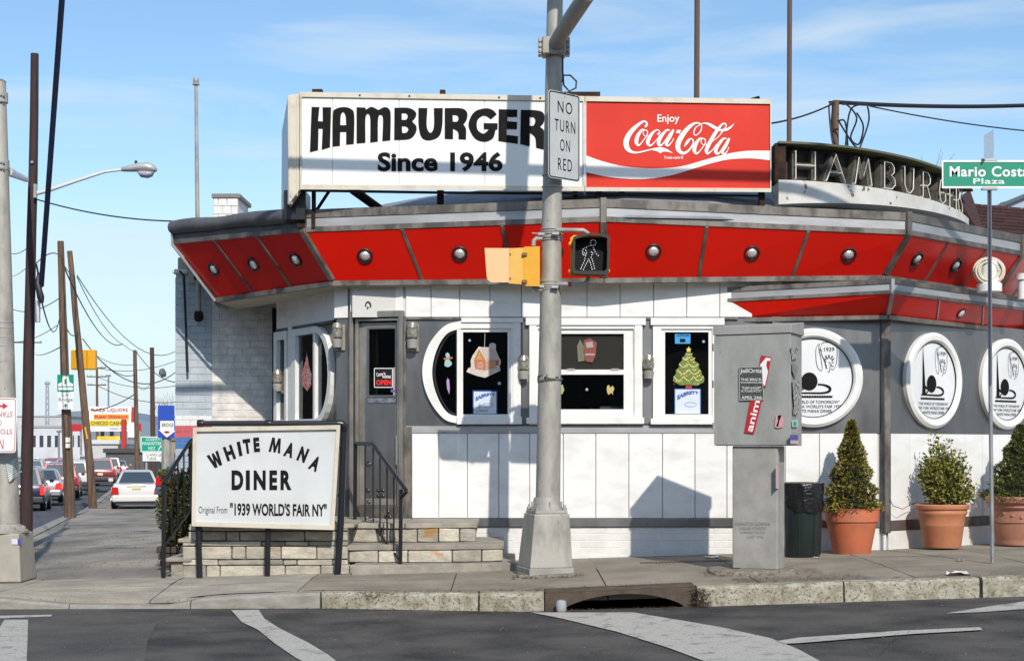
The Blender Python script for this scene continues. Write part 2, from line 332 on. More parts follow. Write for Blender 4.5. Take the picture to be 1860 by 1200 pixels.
def strokes(mb, lst, mapper, off=0.003, k=6, mi=0, tr=lambda x, y: (x, y), closed=False, step=0.0003):
    """ribbons of changing width: each stroke a list of (x, y, width)"""
    for j, st in enumerate(lst):
        pts = sample([(p[0], p[1], 1) for p in st], k, closed); ws = sample([(p[2], 0, 1) for p in st], k, closed)
        Vv = []; n = len(pts)
        for i in range(n):
            a = pts[(i - 1) % n if closed else max(0, i - 1)]; b = pts[(i + 1) % n if closed else min(n - 1, i + 1)]
            d = Vector((b[0] - a[0], b[1] - a[1])); d = d.normalized() if d.length > 1e-9 else Vector((1, 0)); nn = Vector((-d.y, d.x)) * max(ws[i][0], 0) / 2
            for sg in (1, -1):
                x, y = tr(pts[i][0] + nn.x * sg, pts[i][1] + nn.y * sg); Vv.append(mapper(x, y, off + j * step))
        fs = [(2 * i, 2 * i + 1, 2 * i + 3, 2 * i + 2) for i in range(n - 1)]
        if closed: fs.append((2 * n - 2, 2 * n - 1, 1, 0))
        mb.add(Vv, fs, mi)
    return mb
def print_obj(name, mb, mat, parent):
    me = bpy.data.meshes.new(name); me.from_pydata(mb.v, [], mb.f)
    for q in (mat if isinstance(mat, (list, tuple)) else [mat]): me.materials.append(q)
    me.polygons.foreach_set('material_index', mb.m); me.update()
    return link(name, me, None, parent)
def ubox(pl, u0, u1, z0, z1, o0, o1, mb=None):
    mb = mb or MB(); a = [pl.loc(u0, z0, o0), pl.loc(u1, z0, o0), pl.loc(u1, z1, o0), pl.loc(u0, z1, o0)]
    return mb.hexa(a, [p + pl.n * (o1 - o0) for p in a])
rnd = random.uniform

ACROSS = True
# ------------------------------------------------------------------ ground heights
KZ = [(-9, -.10), (-4.75, -.085), (-4.25, -.165), (-3.1, -.175), (-2.75, -.10), (-1.72, -.055), (0.2, -.03), (1.6, .03), (4.5, .115), (9, .2)]
GZ = [(-9, -.14), (-5, -.10), (-3, -.055), (-1.7, -.02), (0, 0.0), (4, .12), (9, .15)]
KY = [(-9, 13.45), (-1.7, 13.38), (0.2, 13.02), (1.6, 13.0), (5, 13.05), (9, 13.2)]
DROP = [(16, 0), (40, -.52), (55, -.93), (100, -1.42), (200, -2.0), (400, -2.6), (900, -3.0)]
def road_z(x): return -.19 + (.03 * x if x > 0 else .004 * x)
def ground_z(x, y):
    if y < 14.6: return lerp(table(KZ, x), table(GZ, x), max(0, min(1, (y - 13.2) / 1.4)))
    return table(GZ, x) + table(DROP, y)
def on_road(px, py):
    z = -.19
    for _ in range(8):
        Y = (EYE - z) * F / (py - CY); z = road_z(X(px, Y))
    return Vector((X(px, Y), Y, z))
def sheet(name, xs, ys, fz, mat, kind='structure', parent=None, skirt=0.0):
    V = [(x, y, fz(x, y)) for y in ys for x in xs]; nx = len(xs); Fc = []
    for j in range(len(ys) - 1):
        for i in range(nx - 1): Fc.append((j * nx + i, j * nx + i + 1, (j + 1) * nx + i + 1, (j + 1) * nx + i))
    me = bpy.data.meshes.new(name); me.from_pydata(V, [], Fc); o = link(name, me, mat, parent, smooth='all')
    if kind and parent is None: o['kind'] = kind
    return o
def fr(a, b, n): return [a + (b - a) * i / n for i in range(n + 1)]

# --- the far ground, under everything
sheet('ground', fr(-1500, -60, 8) + fr(-50, 50, 20) + fr(60, 1500, 8), [14.2, 16, 20, 30, 40, 55, 75, 100, 150, 200, 400, 900, 3000],
      lambda x, y: table(GZ, max(-9, min(9, x))) + table(DROP, y) - .22 - (0.3 if y < 20 else 0), M('distant_ground', (0.11, 0.105, 0.095), 0.95, col2=(0.07, 0.07, 0.065), scale=0.05))
# --- front road
sheet('road', fr(-80, -10, 6) + fr(-9, 9, 36) + fr(10, 80, 6), [-25, -5, 5, 8, 10, 11, 12, 12.95, 13.6], lambda x, y: road_z(max(-20, min(12, x))), ASPH)
for v in bpy.data.objects['road'].data.vertices:
    if v.co.y > 13.5 - bpy.data.objects['road'].location.y: v.co.y = table(KY, v.co.x + bpy.data.objects['road'].location.x) + .012 - bpy.data.objects['road'].location.y
def road_mark(name, pts, lift, mat=PAINT):
    V = [on_road(px, py) + Vector((0, 0, lift)) for px, py in pts]
    shp = fill([[(v.x, v.y) for v in V]]); 
    me = bpy.data.meshes.new(name); me.from_pydata([(v[0], v[1], road_z(v[0]) + lift) for v in shp[0] if v[2] > 0] or [], [], [])
    idx = {}; vv = []; ff = []
    for i, v in enumerate(shp[0]):
        if v[2] > 0: idx[i] = len(vv); vv.append((v[0], v[1], road_z(v[0]) + lift))
    for f in shp[1]:
        if all(i in idx for i in f): ff.append(tuple(idx[i] for i in f))
    bpy.data.meshes.remove(me); me = bpy.data.meshes.new(name); me.from_pydata(vv, [], ff)
    return tag(link(name, me, mat), kind='structure')
road_mark('road_patch', [(-400, 1240), (-300, 1112), (266, 1111), (284, 1135), (268, 1165), (262, 1205), (300, 1240)], .004, M('greyer_asphalt', (0.115, 0.108, 0.10), 0.92, spec=.2, col2=(0.065, 0.062, 0.060), scale=1.2, detail=9, bump=0.5, bscale=140, speck=(0.2, 0.19, 0.17), sscale=110, sat=(0.58, 0.7)))
road_mark('crossing_line', [(420, 1109), (470, 1108), (480, 1124), (508, 1142), (560, 1168), (596, 1190), (640, 1225), (700, 1260), (640, 1260), (592, 1225), (538, 1196), (500, 1170), (468, 1144), (440, 1131)], .008)
road_mark('crossing_line', [(965, 1113), (1150, 1113), (1240, 1128), (1310, 1140), (1400, 1160), (1450, 1180), (1490, 1202), (1560, 1240), (1380, 1240), (1280, 1202), (1210, 1176), (1120, 1148), (1020, 1124)], .008)
road_mark('lane_line', [(1412, 1166), (1450, 1160), (1640, 1147), (1780, 1141), (1785, 1146), (1660, 1153), (1450, 1170), (1424, 1171)], .012)
road_mark('lane_line', [(1718, 1115), (1790, 1103), (1860, 1093), (1960, 1088), (1960, 1106), (1860, 1107), (1790, 1112)], .008)
road_mark('lane_line', [(-60, 1121), (0, 1119), (94, 1117), (94, 1120), (0, 1124), (-60, 1126)], .008)
road_mark('stop_bar', [(8, 1127), (51, 1127), (50, 1165), (48, 1215), (44, 1250), (-60, 1250), (-30, 1190)], .012)
sheet('far_sidewalk', fr(-80, 80, 4), [-30, -25.2], lambda x, y: -.08, CONC)
for i in range(7):
    x0 = -62 + i * 18; h_ = (9, 7.5, 11, 8, 10, 7, 9)[i]; mb = MB(); mb.box(x0, x0 + 17.8, -44, -29, -.3, h_)
    tag(mb.build('building_row', M('row_brick_%d' % i, ((.13, .08, .065), (.16, .15, .13), (.11, .07, .06), (.15, .13, .11))[i % 4], .9)), kind='structure')
for i in range(4):
    mb = MB(); mb.box(-48, -36, -8 + i * 17, 8.6 + i * 17, -2, (8, 7, 9, 7.5)[i]); tag(mb.build('building_row', M('row_brick_%d' % (i + 10), ((.10, .07, .06), (.13, .12, .11))[i % 2], .9)), kind='structure')
def crack(px0, py0, px1, py1, n, amp, w_):
    pts = []
    for i in range(n + 1):
        t = i / n; p = on_road(lerp(px0, px1, t), lerp(py0, py1, t)); pts.append((p.x + rnd(-amp, amp), p.y + rnd(-amp, amp)))
    mbc = MB()
    for i, (a, b) in enumerate(zip(pts, pts[1:])):
        wa, wb = w_ * rnd(.5, 1), w_ * rnd(.5, 1); mbc.add([(a[0], a[1] - wa, road_z(a[0]) + .0145), (b[0], b[1] - wb, road_z(b[0]) + .0145), (b[0], b[1] + wb, road_z(b[0]) + .0145), (a[0], a[1] + wa, road_z(a[0]) + .0145)], [(0, 1, 2, 3)])
    tag(mbc.build('road_crack', M('crack_tar', (.02, .02, .021), .8)), kind='structure')
for a_ in ((0, 1140, 250, 1132, 18, .02, .004), (700, 1190, 960, 1200, 16, .03, .005), (1150, 1195, 1160, 1130, 8, .03, .005), (1600, 1190, 1680, 1120, 10, .03, .005), (-80, 1160, 420, 1148, 26, .03, .005), (640, 1150, 1010, 1131, 20, .03, .005), (600, 1135, 700, 1240, 14, .03, .006), (1330, 1120, 1900, 1108, 24, .02, .004), (1500, 1160, 1900, 1185, 18, .04, .006), (100, 1190, 330, 1175, 14, .03, .005)): crack(*a_)
# --- path along the side street
DIRX = -0.245
def kerb_x(y): return -9.7 + DIRX * (y - 30)
ys = [15.08, 16, 18, 20, 24, 30, 36, 42, 50, 58, 70, 85, 100, 130, 170, 220, 300, 420]
def strip(name, f0, f1, dz, mat, n=4, yy=ys):
    V = []; 
    for y in yy:
        for i in range(n + 1):
            x = lerp(f0(y), f1(y), i / n); V.append((x, y, table(GZ, max(-9, x)) + table(DROP, y) + dz))
    Fc = [(j * (n + 1) + i, j * (n + 1) + i + 1, (j + 1) * (n + 1) + i + 1, (j + 1) * (n + 1) + i) for j in range(len(yy) - 1) for i in range(n)]
    me = bpy.data.meshes.new(name); me.from_pydata(V, [], Fc); return tag(link(name, me, mat, smooth='all'), kind='structure')
strip('path', lambda y: kerb_x(y) + .3, lambda y: max(kerb_x(y) + 8, -2.6 if y < 30 else -99), -.004, ASPHO)
strip('side_street', lambda y: kerb_x(y) - 22, lambda y: kerb_x(y) + .05, -.13, M('far_asphalt', (0.105, 0.108, 0.122), 0.95, spec=0.15, col2=(0.08, 0.082, 0.095), scale=0.4))
strip('parking_lot', lambda y: kerb_x(y) + 8, lambda y: kerb_x(y) + 60, -.05, M('lot_asphalt', (0.12, 0.115, 0.11), 0.9), yy=[24] + ys[5:])
k = thing('side_kerb', None, None, (kerb_x(30), 30, 0), kind='structure')
mb = MB()
yy = fr(15.5, 140, 44)
for a, b in zip(yy, yy[1:]):
    za, zb = [table(GZ, -9) + table(DROP, q) for q in (a, b)]
    mb = MB(); A = kerb_x(a); B = kerb_x(b); g = .012
    mb.hexa([(A, a + g, za - .2), (A + .28, a + g, za - .2), (B + .28, b - g, zb - .2), (B, b - g, zb - .2)], [(A, a + g, za + .01), (A + .28, a + g, za + .01), (B + .28, b - g, zb + .01), (B, b - g, zb + .01)])
    mb.build('kerb_stone', KERBC, k)

# --- sidewalk slabs round the diner
sw = thing('sidewalk', None, None, (0, 15, 0), kind='structure')
cols = [-9, -7.6, -6.2, -4.75, -3.3, -1.95, -.55, .85, 2.2, 3.6, 5.0, 6.5, 8.0]
for i in range(len(cols) - 1):
    x0, x1 = cols[i], cols[i + 1]
    rows = [None, 14.25, 15.07] + ([16.75] if x1 > -3.2 else [])
    if x0 >= 3.5: rows = [None, 14.25, 15.4, 16.6, 18.6]
    for j in range(len(rows) - 1):
        g = .006; nx = 6
        mbs = MB(); V = []; 
        xs_ = fr(x0 + g, x1 - g, nx)
        lo_ = [(table(KY, x) + .16) if rows[j] is None else rows[j] + g for x in xs_]; hi_ = rows[j + 1] - g
        for t in fr(0, 1, 4):
            for x, l0 in zip(xs_, lo_):
                y = lerp(l0, hi_, t); V.append((x, y, ground_z(x, y) + rnd(-.0015, .0015)))
        nt_ = len(V); Fc = [(q * (nx + 1) + i2, q * (nx + 1) + i2 + 1, (q + 1) * (nx + 1) + i2 + 1, (q + 1) * (nx + 1) + i2) for q in range(4) for i2 in range(nx)]
        bot = [0, nx, nt_ - 1, nt_ - 1 - nx]
        V += [(V[b][0], V[b][1], V[b][2] - .1) for b in bot]
        Fc += [(0, nx, nt_ + 1, nt_), (nx, nt_ - 1, nt_ + 2, nt_ + 1), (nt_ - 1, nt_ - 1 - nx, nt_ + 3, nt_ + 2), (nt_ - 1 - nx, 0, nt_, nt_ + 3)]
        mbs.add(V, Fc); mbs.build('slab', CONCP if x1 < -1.0 and j < 2 else CONC, sw)
# joint filler under the slabs
sheet('sidewalk_bed', fr(-9, 8, 34), [13.5, 14.2, 14.6, 15.06], lambda x, y: ground_z(x, y) - .03, M('joint_dirt', (0.07, 0.06, 0.045), 0.95), parent=sw)
sheet('sidewalk_bed', fr(-3.1, 8, 22), [15.06, 16.75, 18.7], lambda x, y: ground_z(x, y) - .03, MATS['joint_dirt'], parent=sw)
# --- front kerb
kb = thing('kerb', None, None, (0, 13.2, -.2), kind='structure')
def kerb_seg(xa, xb, mat, w=.17, rough=.004, n=10, z_top=None, name='kerb_stone'):
    V = []; xs_ = fr(xa, xb, n)
    for x in xs_:
        y = table(KY, x); zt = (table(KZ, x) if z_top is None else z_top(x)); b = road_z(x) - .06; j = lambda: rnd(-rough, rough)
        V += [(x, y - .01 + j(), b), (x, y + j(), zt - .025 + j()), (x, y + .02 + j(), zt + j()), (x, y + w, zt + .003), (x, y + w, b)]
    Fc = [(i * 5 + q, i * 5 + (q + 1) % 5, (i + 1) * 5 + (q + 1) % 5, (i + 1) * 5 + q) for i in range(n) for q in range(5)] + [(0, 1, 2, 3, 4), tuple(n * 5 + q for q in range(5))[::-1]]
    mb = MB(); mb.add(V, Fc); return mb.build(name, mat, kb)
kerb_seg(-9, -4.0, KERBC, rough=.002); kerb_seg(-3.99, -2.9, KERBC, rough=.002); kerb_seg(-2.89, -1.73, KERBC, rough=.002)
kerb_seg(-1.71, -.3, KERB, rough=.007, n=24); kerb_seg(-.285, .28, KERB, rough=.008, n=12)
kerb_seg(1.62, 2.9, KERB, rough=.009, n=24); kerb_seg(2.915, 4.1, KERB, rough=.009, n=24); kerb_seg(4.13, 5.2, KERB, rough=.012, n=20); kerb_seg(5.22, 8.5, KERB, rough=.009, n=30)
# --- storm drain in the kerb
dr = thing('storm_drain', 'rusty cast iron storm drain inlet with arched black mouth in the kerb', 'storm drain', (.95, 13.0, -.2))
xa, xb = .29, 1.61
arch = [(xa, 0), (xa, 1), (xb, 1), (xb, 0), (xb - .08, 0)] + [(lerp(xb - .08, xa + .12, t),   .84 * (math.sin(math.pi * t) ** .55)) for t in fr(.04, .96, 18)] + [(xa + .12, 0)]
def mdr(u, v, o):
    zt = table(KZ, u) - .002; b = road_z(u) - .03; return Vector((u, table(KY, u) - o, lerp(b, zt, v)))
IRON = M('stained_iron', (0.10, 0.072, 0.048), 0.8, col2=(0.055, 0.042, 0.032), scale=7, bump=0.5, bscale=50)
shape('curb_face', [[(a, b) for a, b in arch]], mdr, 0.012, .05, IRON, dr)
mb = MB(); mb.hexa([(xa, 13.06, table(KZ, xa) - .02), (xb, 13.06, table(KZ, xb) - .02), (xb, 13.75, .0 - .03), (xa, 13.75, -.06)], [(xa, 13.04, table(KZ, xa) + .004), (xb, 13.03, table(KZ, xb) + .004), (xb, 13.3, .045), (xa, 13.3, -.012)]); mb.build('cover_plate', IRON, dr, bevel=.004)
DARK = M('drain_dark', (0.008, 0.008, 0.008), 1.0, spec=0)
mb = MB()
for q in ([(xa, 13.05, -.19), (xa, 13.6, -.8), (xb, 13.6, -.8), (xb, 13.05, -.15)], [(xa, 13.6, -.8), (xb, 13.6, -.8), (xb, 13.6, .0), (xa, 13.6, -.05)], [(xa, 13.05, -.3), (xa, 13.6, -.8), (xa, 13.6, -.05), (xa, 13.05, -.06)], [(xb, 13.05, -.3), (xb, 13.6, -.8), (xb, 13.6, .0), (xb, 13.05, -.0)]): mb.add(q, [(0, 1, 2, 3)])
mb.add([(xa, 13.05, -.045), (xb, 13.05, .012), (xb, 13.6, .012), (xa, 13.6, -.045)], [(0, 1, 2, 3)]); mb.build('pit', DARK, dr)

# ================================================================== THE DINER
diner = thing('diner', 'round white and red roadside diner with steel trim and flared red canopy', 'diner', (0.5, 18, 0))
PF = Plane(0, 16.6, 1, 16.6); PD = Plane(-1.80, 16.75, -1.199, 16.60); PL = Plane(-2.89, 18.34, -2.03, 17.0)
PW = Plane(2.9, 16.60, 4.15, 16.55); PA = Plane(4.16, 16.55, 4.16 + .766, 16.55 + .643)
ZB, ZJ, ZT, ZC = .46, 1.40, 2.70, 3.06
def D(name, mb, mat, bevel=0.0, smooth=False, seg=1): return mb.build(name, mat, diner, bevel=bevel, smooth=smooth, seg=seg)
def pane_panels(pl, us, z0, z1, o1=.02, mat=WHITE, name='wall_panel', g=.004):
    for a, b in zip(us, us[1:]):
        if b - a < .02: continue
        D(name, ubox(pl, a + g, b - g, z0, z1, o1, .0), mat, bevel=.003)
fU = PF.U
# backing wall behind the panels
wins = []
W1o = [(946, 582), (946, 770), (838, 770), (806, 760, 1), (778, 722, 1), (767, 676, 1), (777, 630, 1), (806, 593, 1), (838, 582)]
W1h = [(928, 596), (928, 758), (838, 758), (812, 748, 1), (793, 716, 1), (785, 676, 1), (793, 636, 1), (812, 606, 1), (838, 596)]
W2h = [(975, 596), (1152, 596), (1152, 758), (975, 758)]
W3h = [(1200, 596), (1294, 596), (1294, 758), (1200, 758)]
shape('steel_wall', [[(735, 574), (1500, 574), (1500, 787), (735, 787)], W1h, W2h, W3h], PF.ray, 0.0, .05, STEEL, diner)
D('wall_core', ubox(PF, fU(748), fU(1420), .36, ZJ, -.005, -.2), MORTW)
D('wall_core', ubox(PF, fU(640), fU(1420), ZT, 3.2, -.005, -.2), MORTW)
pane_panels(PF, [fU(p) for p in (748, 797, 849, 906, 962, 1023, 1082, 1142, 1203, 1262, 1320, 1380, 1436)], ZB, ZJ)
pane_panels(PF, [fU(p) for p in (737, 783, 835, 890, 947, 1006, 1066, 1126, 1187, 1247, 1307, 1366)], ZT, 3.12, name='frieze_panel')
pane_panels(PD, [PD.U(636), PD.U(733)], ZT + .05, 3.12, name='frieze_panel')
D('sill_strip', ubox(PF, fU(737), fU(1430), ZJ + .003, 1.485, .028, .0), STEELL, bevel=.004)
D('frieze_trim', ubox(PF, fU(737), fU(1340), ZT - .03, ZT - .003, .03, .0), STEELD, bevel=.003)
D('base_strip', ubox(PF, fU(860), fU(1435), .365, ZB - .004, .035, .0), STEEL, bevel=.004)
for i in range(9):
    p_ = PF.loc(fU(925 + i * 50), .41, .036); mb = MB(); mb.lathe([(.007, 0), (.005, .004)], p_, 8, axis=PF.n); D('rivet', mb, STEELD)
# painted brick plinth under the panels
bm_cache = {}
def brick_mesh(l, h, d, key):
    if key not in bm_cache:
        mb = MB(); mb.box(-l / 2, l / 2, 0, d, 0, h); me = mb.mesh('brick', bevel=.004); bm_cache[key] = me
    return bm_cache[key]
def bricks(pl, u0, u1, z0, z1, l, h, mat, parent, proud=.012, keep=lambda u, z: True, jt=.008, base=0.0):
    n = 0; row = 0; z = z0; ang = math.atan2(pl.u.y, pl.u.x)
    flip = (Matrix.Rotation(ang, 3, 'Z') @ Vector((0, -1, 0))).dot(pl.n) < 0
    if flip: ang += math.pi
    while z + h * .6 < z1:
        u = u0 - (l / 2 if row % 2 else 0)
        while u < u1 - .03:
            a, b = max(u, u0), min(u + l, u1)
            if b - a > .04 and keep((a + b) / 2, z + h / 2):
                ll = round((b - a - jt) * 40) / 40; me = brick_mesh(1.0, h - jt, .04, (round(h * 1000), mat.name))
                if not len(me.materials): me.materials.append(mat)
                o = bpy.data.objects.new('brick', me); COL.objects.link(o); o.parent = parent
                o.location = pl.loc((a + b) / 2, z + rnd(-.001, .001), base + proud + rnd(-.002, .002)) - wloc(parent)
                o.rotation_euler = (0, 0, ang); o.scale = (b - a - jt, 1, 1); n += 1
            u += l
        z += h; row += 1
    return n
bricks(PF, fU(858), fU(1436), -.02, .36, .30, .076, BRICKW, diner, proud=.004, jt=.004)
D('plinth', ubox(PF, fU(750), fU(1436), -.1, .358, .001, -.2), M('plinth_mortar', (.70, .69, .67), .8))
# --- windows
def ring(name, outer, inner, pl, off, th, mat, par): return shape(name, [outer, inner], pl.ray, off, th, mat, par)
rect = lambda x0, y0, x1, y1: [(x0, y0), (x1, y0), (x1, y1), (x0, y1)]
w1 = ring('window', W1o, W1h, PF, .055, .075, FRAMEW, diner)
ring('sash', rect(837.5, 596, 928, 758), rect(841, 603, 922, 752), PF, .035, .05, FRAMEW, w1)
shape('casing', [rect(932, 585, 944, 758)], PF.ray, .068, .015, FRAMEW, w1)
shape('mullion', [rect(830, 596, 837.3, 758)], PF.ray, .05, .07, FRAMEW, w1)
shape('pane', [[(829, 602), (829, 752), (812, 742, 1), (796, 712, 1), (789, 676, 1), (796, 640, 1), (812, 611, 1)]], PF.ray, .005, .006, GLASS, w1)
shape('pane', [rect(841, 603, 922, 752)], PF.ray, .005, .006, GLASS, w1)
shape('gasket', [[(831, 598), (831, 756), (814, 746, 1), (795, 714, 1), (787, 676, 1), (795, 638, 1), (814, 608, 1)], [(828, 603), (828, 751), (813, 741, 1), (798, 712, 1), (791, 676, 1), (798, 641, 1), (813, 612, 1)]], PF.ray, .025, .02, BLACK, w1)
shape('window_head', [rect(838, 577, 950, 585)], PF.ray, .075, .07, FRAMEW, w1)
shape('window_sill', [rect(830, 757, 948, 770)], PF.ray, .08, .05, FRAMEW, w1)
w2 = ring('window', rect(961, 580, 1167, 771), rect(977, 597, 1151, 757), PF, .055, .075, FRAMEW, diner)
ring('sash', rect(977, 598, 1151, 676), rect(995, 606, 1133, 671), PF, .03, .03, FRAMEW, w2)
ring('sash', rect(977, 671, 1151, 757), rect(995, 680, 1133, 743), PF, .045, .03, FRAMEW, w2)
shape('pane', [rect(995, 606, 1133, 671)], PF.ray, .004, .006, GLASS, w2)
shape('pane', [rect(995, 680, 1133, 743)], PF.ray, .004, .006, GLASS, w2)
shape('insect_screen', [rect(996, 607, 1132, 671)], PF.ray, -.008, .003, M('screen_mesh', (0.07, 0.055, 0.05), 0.8), w2)
shape('window_head', [rect(955, 577, 1173, 590)], PF.ray, .075, .07, FRAMEW, w2)
shape('window_sill', [rect(956, 758, 1170, 769)], PF.ray, .085, .06, FRAMEW, w2)
for a, b in ((962, 974), (1153, 1165)): shape('casing', [rect(a, 590, b, 758)], PF.ray, .068, .02, FRAMEW, w2)
for q in (1030, 1110): shape('sash_lock', [rect(q, 669, q + 14, 672)], PF.ray, .055, .03, STEELL, w2)
w3 = ring('window', rect(1186, 580, 1310, 771), rect(1201, 597, 1294, 758), PF, .055, .075, FRAMEW, diner)
ring('sash', rect(1201, 597, 1294, 758), rect(1208, 603, 1287, 752), PF, .035, .04, FRAMEW, w3)
shape('pane', [rect(1208, 603, 1287, 752)], PF.ray, .003, .006, GLASS, w3)
shape('window_head', [rect(1182, 577, 1316, 590)], PF.ray, .075, .07, FRAMEW, w3)
shape('window_sill', [rect(1182, 760, 1314, 770)], PF.ray, .085, .06, FRAMEW, w3)
for a, b in ((947, 961), (1168, 1186)): shape('steel_mullion', [rect(a, 583, b, 769)], PF.ray, .02, .019, STEEL, diner)
# dark room behind the windows
INT = M('dim_interior', (0.035, 0.03, 0.027), 0.7, col2=(0.02, 0.018, 0.017), scale=2)
rm = MB()
rx0, rx1, ry0, ry1 = -1.75, 3.0, 16.66, 18.9
for q in ([(rx0, ry1, .45), (rx1, ry1, .45), (rx1, ry1, 2.9), (rx0, ry1, 2.9)], [(rx0, ry0 + .2, .45), (rx1, ry0, .45), (rx1, ry1, .45), (rx0, ry1, .45)], [(rx0, ry0 + .2, 2.9), (rx1, ry0, 2.9), (rx1, ry1, 2.9), (rx0, ry1, 2.9)], [(rx1, ry0, .45), (rx1, ry1, .45), (rx1, ry1, 2.9), (rx1, ry0, 2.9)], [(rx0, ry0 + .2, .45), (rx0, ry1, .45), (rx0, ry1, 2.9), (rx0, ry0 + .2, 2.9)]): rm.add(q, [(0, 1, 2, 3)])
D('room', rm, INT)
mb = MB(); mb.box(-1.2, 2.8, 17.8, 18.3, .46, 1.5); D('counter', mb, M('counter_dark', (0.05, 0.03, 0.02), 0.4))
for i in range(7):
    mb = MB(); cx = .45 + i * .17 + rnd(-.03, .03); mb.lathe([(.0, 0), (.035, 0), (.035, .14), (.014, .2), (.014, .24), (0, .24)], (cx, 17.9, 1.5), 10)
    D('sauce_bottle', mb, M('sauce_red', (0.45, 0.03, 0.015), 0.4) if i % 2 else M('sauce_dark', (0.05, 0.02, 0.015), 0.3), smooth=True)
mb = MB(); mb.box(1.0, 1.35, 17.0, 17.3, 1.42, 1.72); D('napkin_box', mb, M('interior_steel', (0.3, 0.3, 0.3), .3, .8), bevel=.01)

# --- the door bay
DF0, DF1 = PD.U(638), PD.U(735)
zd0, zd1 = .46, 2.77
door_r = -.06
mb = MB()
for a, b in ((DF0, DF0 + .045), (DF1 - .05, DF1)): ubox(PD, a, b, zd0, zd1, .07, -.12, mb)
ubox(PD, DF0 + .045, DF1 - .05, zd1 - .07, zd1, .07, -.12, mb)
ubox(PD, DF0 + .06, DF0 + .10, zd0, zd1 - .07, .045, -.10, mb); ubox(PD, DF1 - .076, DF1 - .052, zd0, zd1 - .07, .045, -.10, mb)
ubox(PD, DF0 + .1, DF1 - .076, zd1 - .11, zd1 - .08, .045, -.10, mb)
D('door_frame', mb, DOORM, bevel=.004)
u0, u1 = DF0 + .10, DF1 - .076; za, zb_ = .60, 2.645
g0, g1, gz0, gz1 = PD.U(669), PD.U(718), Zp(718, 16.7), Zp(597, 16.7)
door = shape('door', [[(u0, za), (u1, za), (u1, zb_), (u0, zb_)], [(g0, gz0), (g1, gz0), (g1, gz1), (g0, gz1)]], PD.loc, -.02, .045, DOORM, diner)
shape('glazing_bead', [[(g0 - .02, gz0 - .02), (g1 + .015, gz0 - .02), (g1 + .015, gz1 + .015), (g0 - .02, gz1 + .015)], [(g0 + .004, gz0 + .004), (g1 - .004, gz0 + .004), (g1 - .004, gz1 - .004), (g0 + .004, gz1 - .004)]], PD.loc, -.005, .015, STEEL, door)
shape('pane', [[(g0, gz0), (g1, gz0), (g1, gz1), (g0, gz1)]], PD.loc, -.035, .006, GLASS, door)
ubox(PD, u0 + .06, u1 - .04, .68, gz0 - .03, -.012, -.019).build('kick_plate', STEEL, door, bevel=.003)
ubox(PD, g0 - .01, g1 + .01, gz0 - .085, gz0 - .03, .0, -.011).build('push_plate', M('worn_bright_steel', (0.6, 0.62, 0.68), .3, .8, col2=(.3, .3, .32), scale=20), door, bevel=.003)
ubox(PD, g1 + .012, g1 + .03, 1.05, 1.38, .03, .008).build('door_handle', STEELL, door, bevel=.004)
D('threshold', ubox(PD, DF0, DF1, .46, .595, .05, -.15), STEELD, bevel=.005)
mb = MB(); p0 = PD.loc((PD.U(674)), 2.83, .10)
mb.tube([p0 + PD.u * (.03 * math.cos(t)) + Vector((0, 0, .04 * math.sin(t) - (0.0 if math.sin(t) > 0 else .0))) for t in fr(-.3, math.pi + .3, 12)], .008, 6); mb.tube([PD.loc(PD.U(674), 2.80, .02), PD.loc(PD.U(674), 2.81, .12)], .008, 6); D('door_hook', mb, BLACK)
# walls either side of the door
ubox(PD, PD.U(611), DF0 - .003, ZB, ZT + .03, .0, -.1).build('steel_wall', STEEL, diner)
D('steel_post', ubox(PF, fU(734), fU(749), ZB, ZJ + .08, .03, -.03), STEELD, bevel=.004)
D('steel_post', ubox(PF, fU(733.5), fU(738), ZJ + .08, ZT, .03, -.03), STEELD, bevel=.004)
D('steel_post', ubox(PD, DF0 - .03, DF0 - .002, ZB, ZT + .03, .03, -.02), STEELD, bevel=.004)
# --- left bay with its rounded window
LU = PL.U; a0, a1 = 0.0, (Vector((-2.03, 17.0, 0)) - PL.o).length
zw0, zw1 = 1.50, 2.66
ub, uc = LU(512), LU(578)      # straight part of the window
cr_, cz = a1 - uc - .02, (zw0 + zw1) / 2
def dloop(inset, u_start):
    r_ = (zw1 - zw0) / 2 - inset; ux = (a1 - uc) - inset + .0
    lp = [(u_start, zw0 + inset), (uc, zw0 + inset)] + [(uc + ux * math.sin(t), cz - r_ * math.cos(t)) for t in fr(.12, math.pi - .12, 14)] + [(uc, zw1 - inset), (u_start, zw1 - inset)]
    return lp
ext = [(a0 - .02, .0), (a1 + .05, .0), (a1 + .05, 3.2), (a0 - .02, 3.2)]
shape('steel_wall', [ext, dloop(.06, LU(540)), [(LU(509), zw0 + .06), (LU(523), zw0 + .06), (LU(523), zw1 - .1), (LU(509), zw1 - .1)]], PL.loc, -.01, .05, STEEL, diner)
w0 = shape('window', [dloop(0, LU(536)), dloop(.08, LU(543))], PL.loc, .05, .07, FRAMEW, diner)
shape('mullion', [[(uc - .05, zw0 + .05), (uc + .0, zw0 + .05), (uc + .0, zw1 - .05), (uc - .05, zw1 - .05)]], PL.loc, .045, .06, FRAMEW, w0)
shape('pane', [dloop(.08, LU(543))], PL.loc, .0, .006, GLASS, w0)
w00 = shape('window', [[(LU(503) + .01, zw0), (LU(527), zw0), (LU(527), zw1), (LU(503) + .01, zw1)], [(LU(509), zw0 + .08), (LU(523), zw0 + .08), (LU(523), zw1 - .1), (LU(509), zw1 - .1)]], PL.loc, .05, .07, FRAMEW, diner)
shape('pane', [[(LU(509), zw0 + .08), (LU(523), zw0 + .08), (LU(523), zw1 - .1), (LU(509), zw1 - .1)]], PL.loc, .0, .006, GLASS, w00)
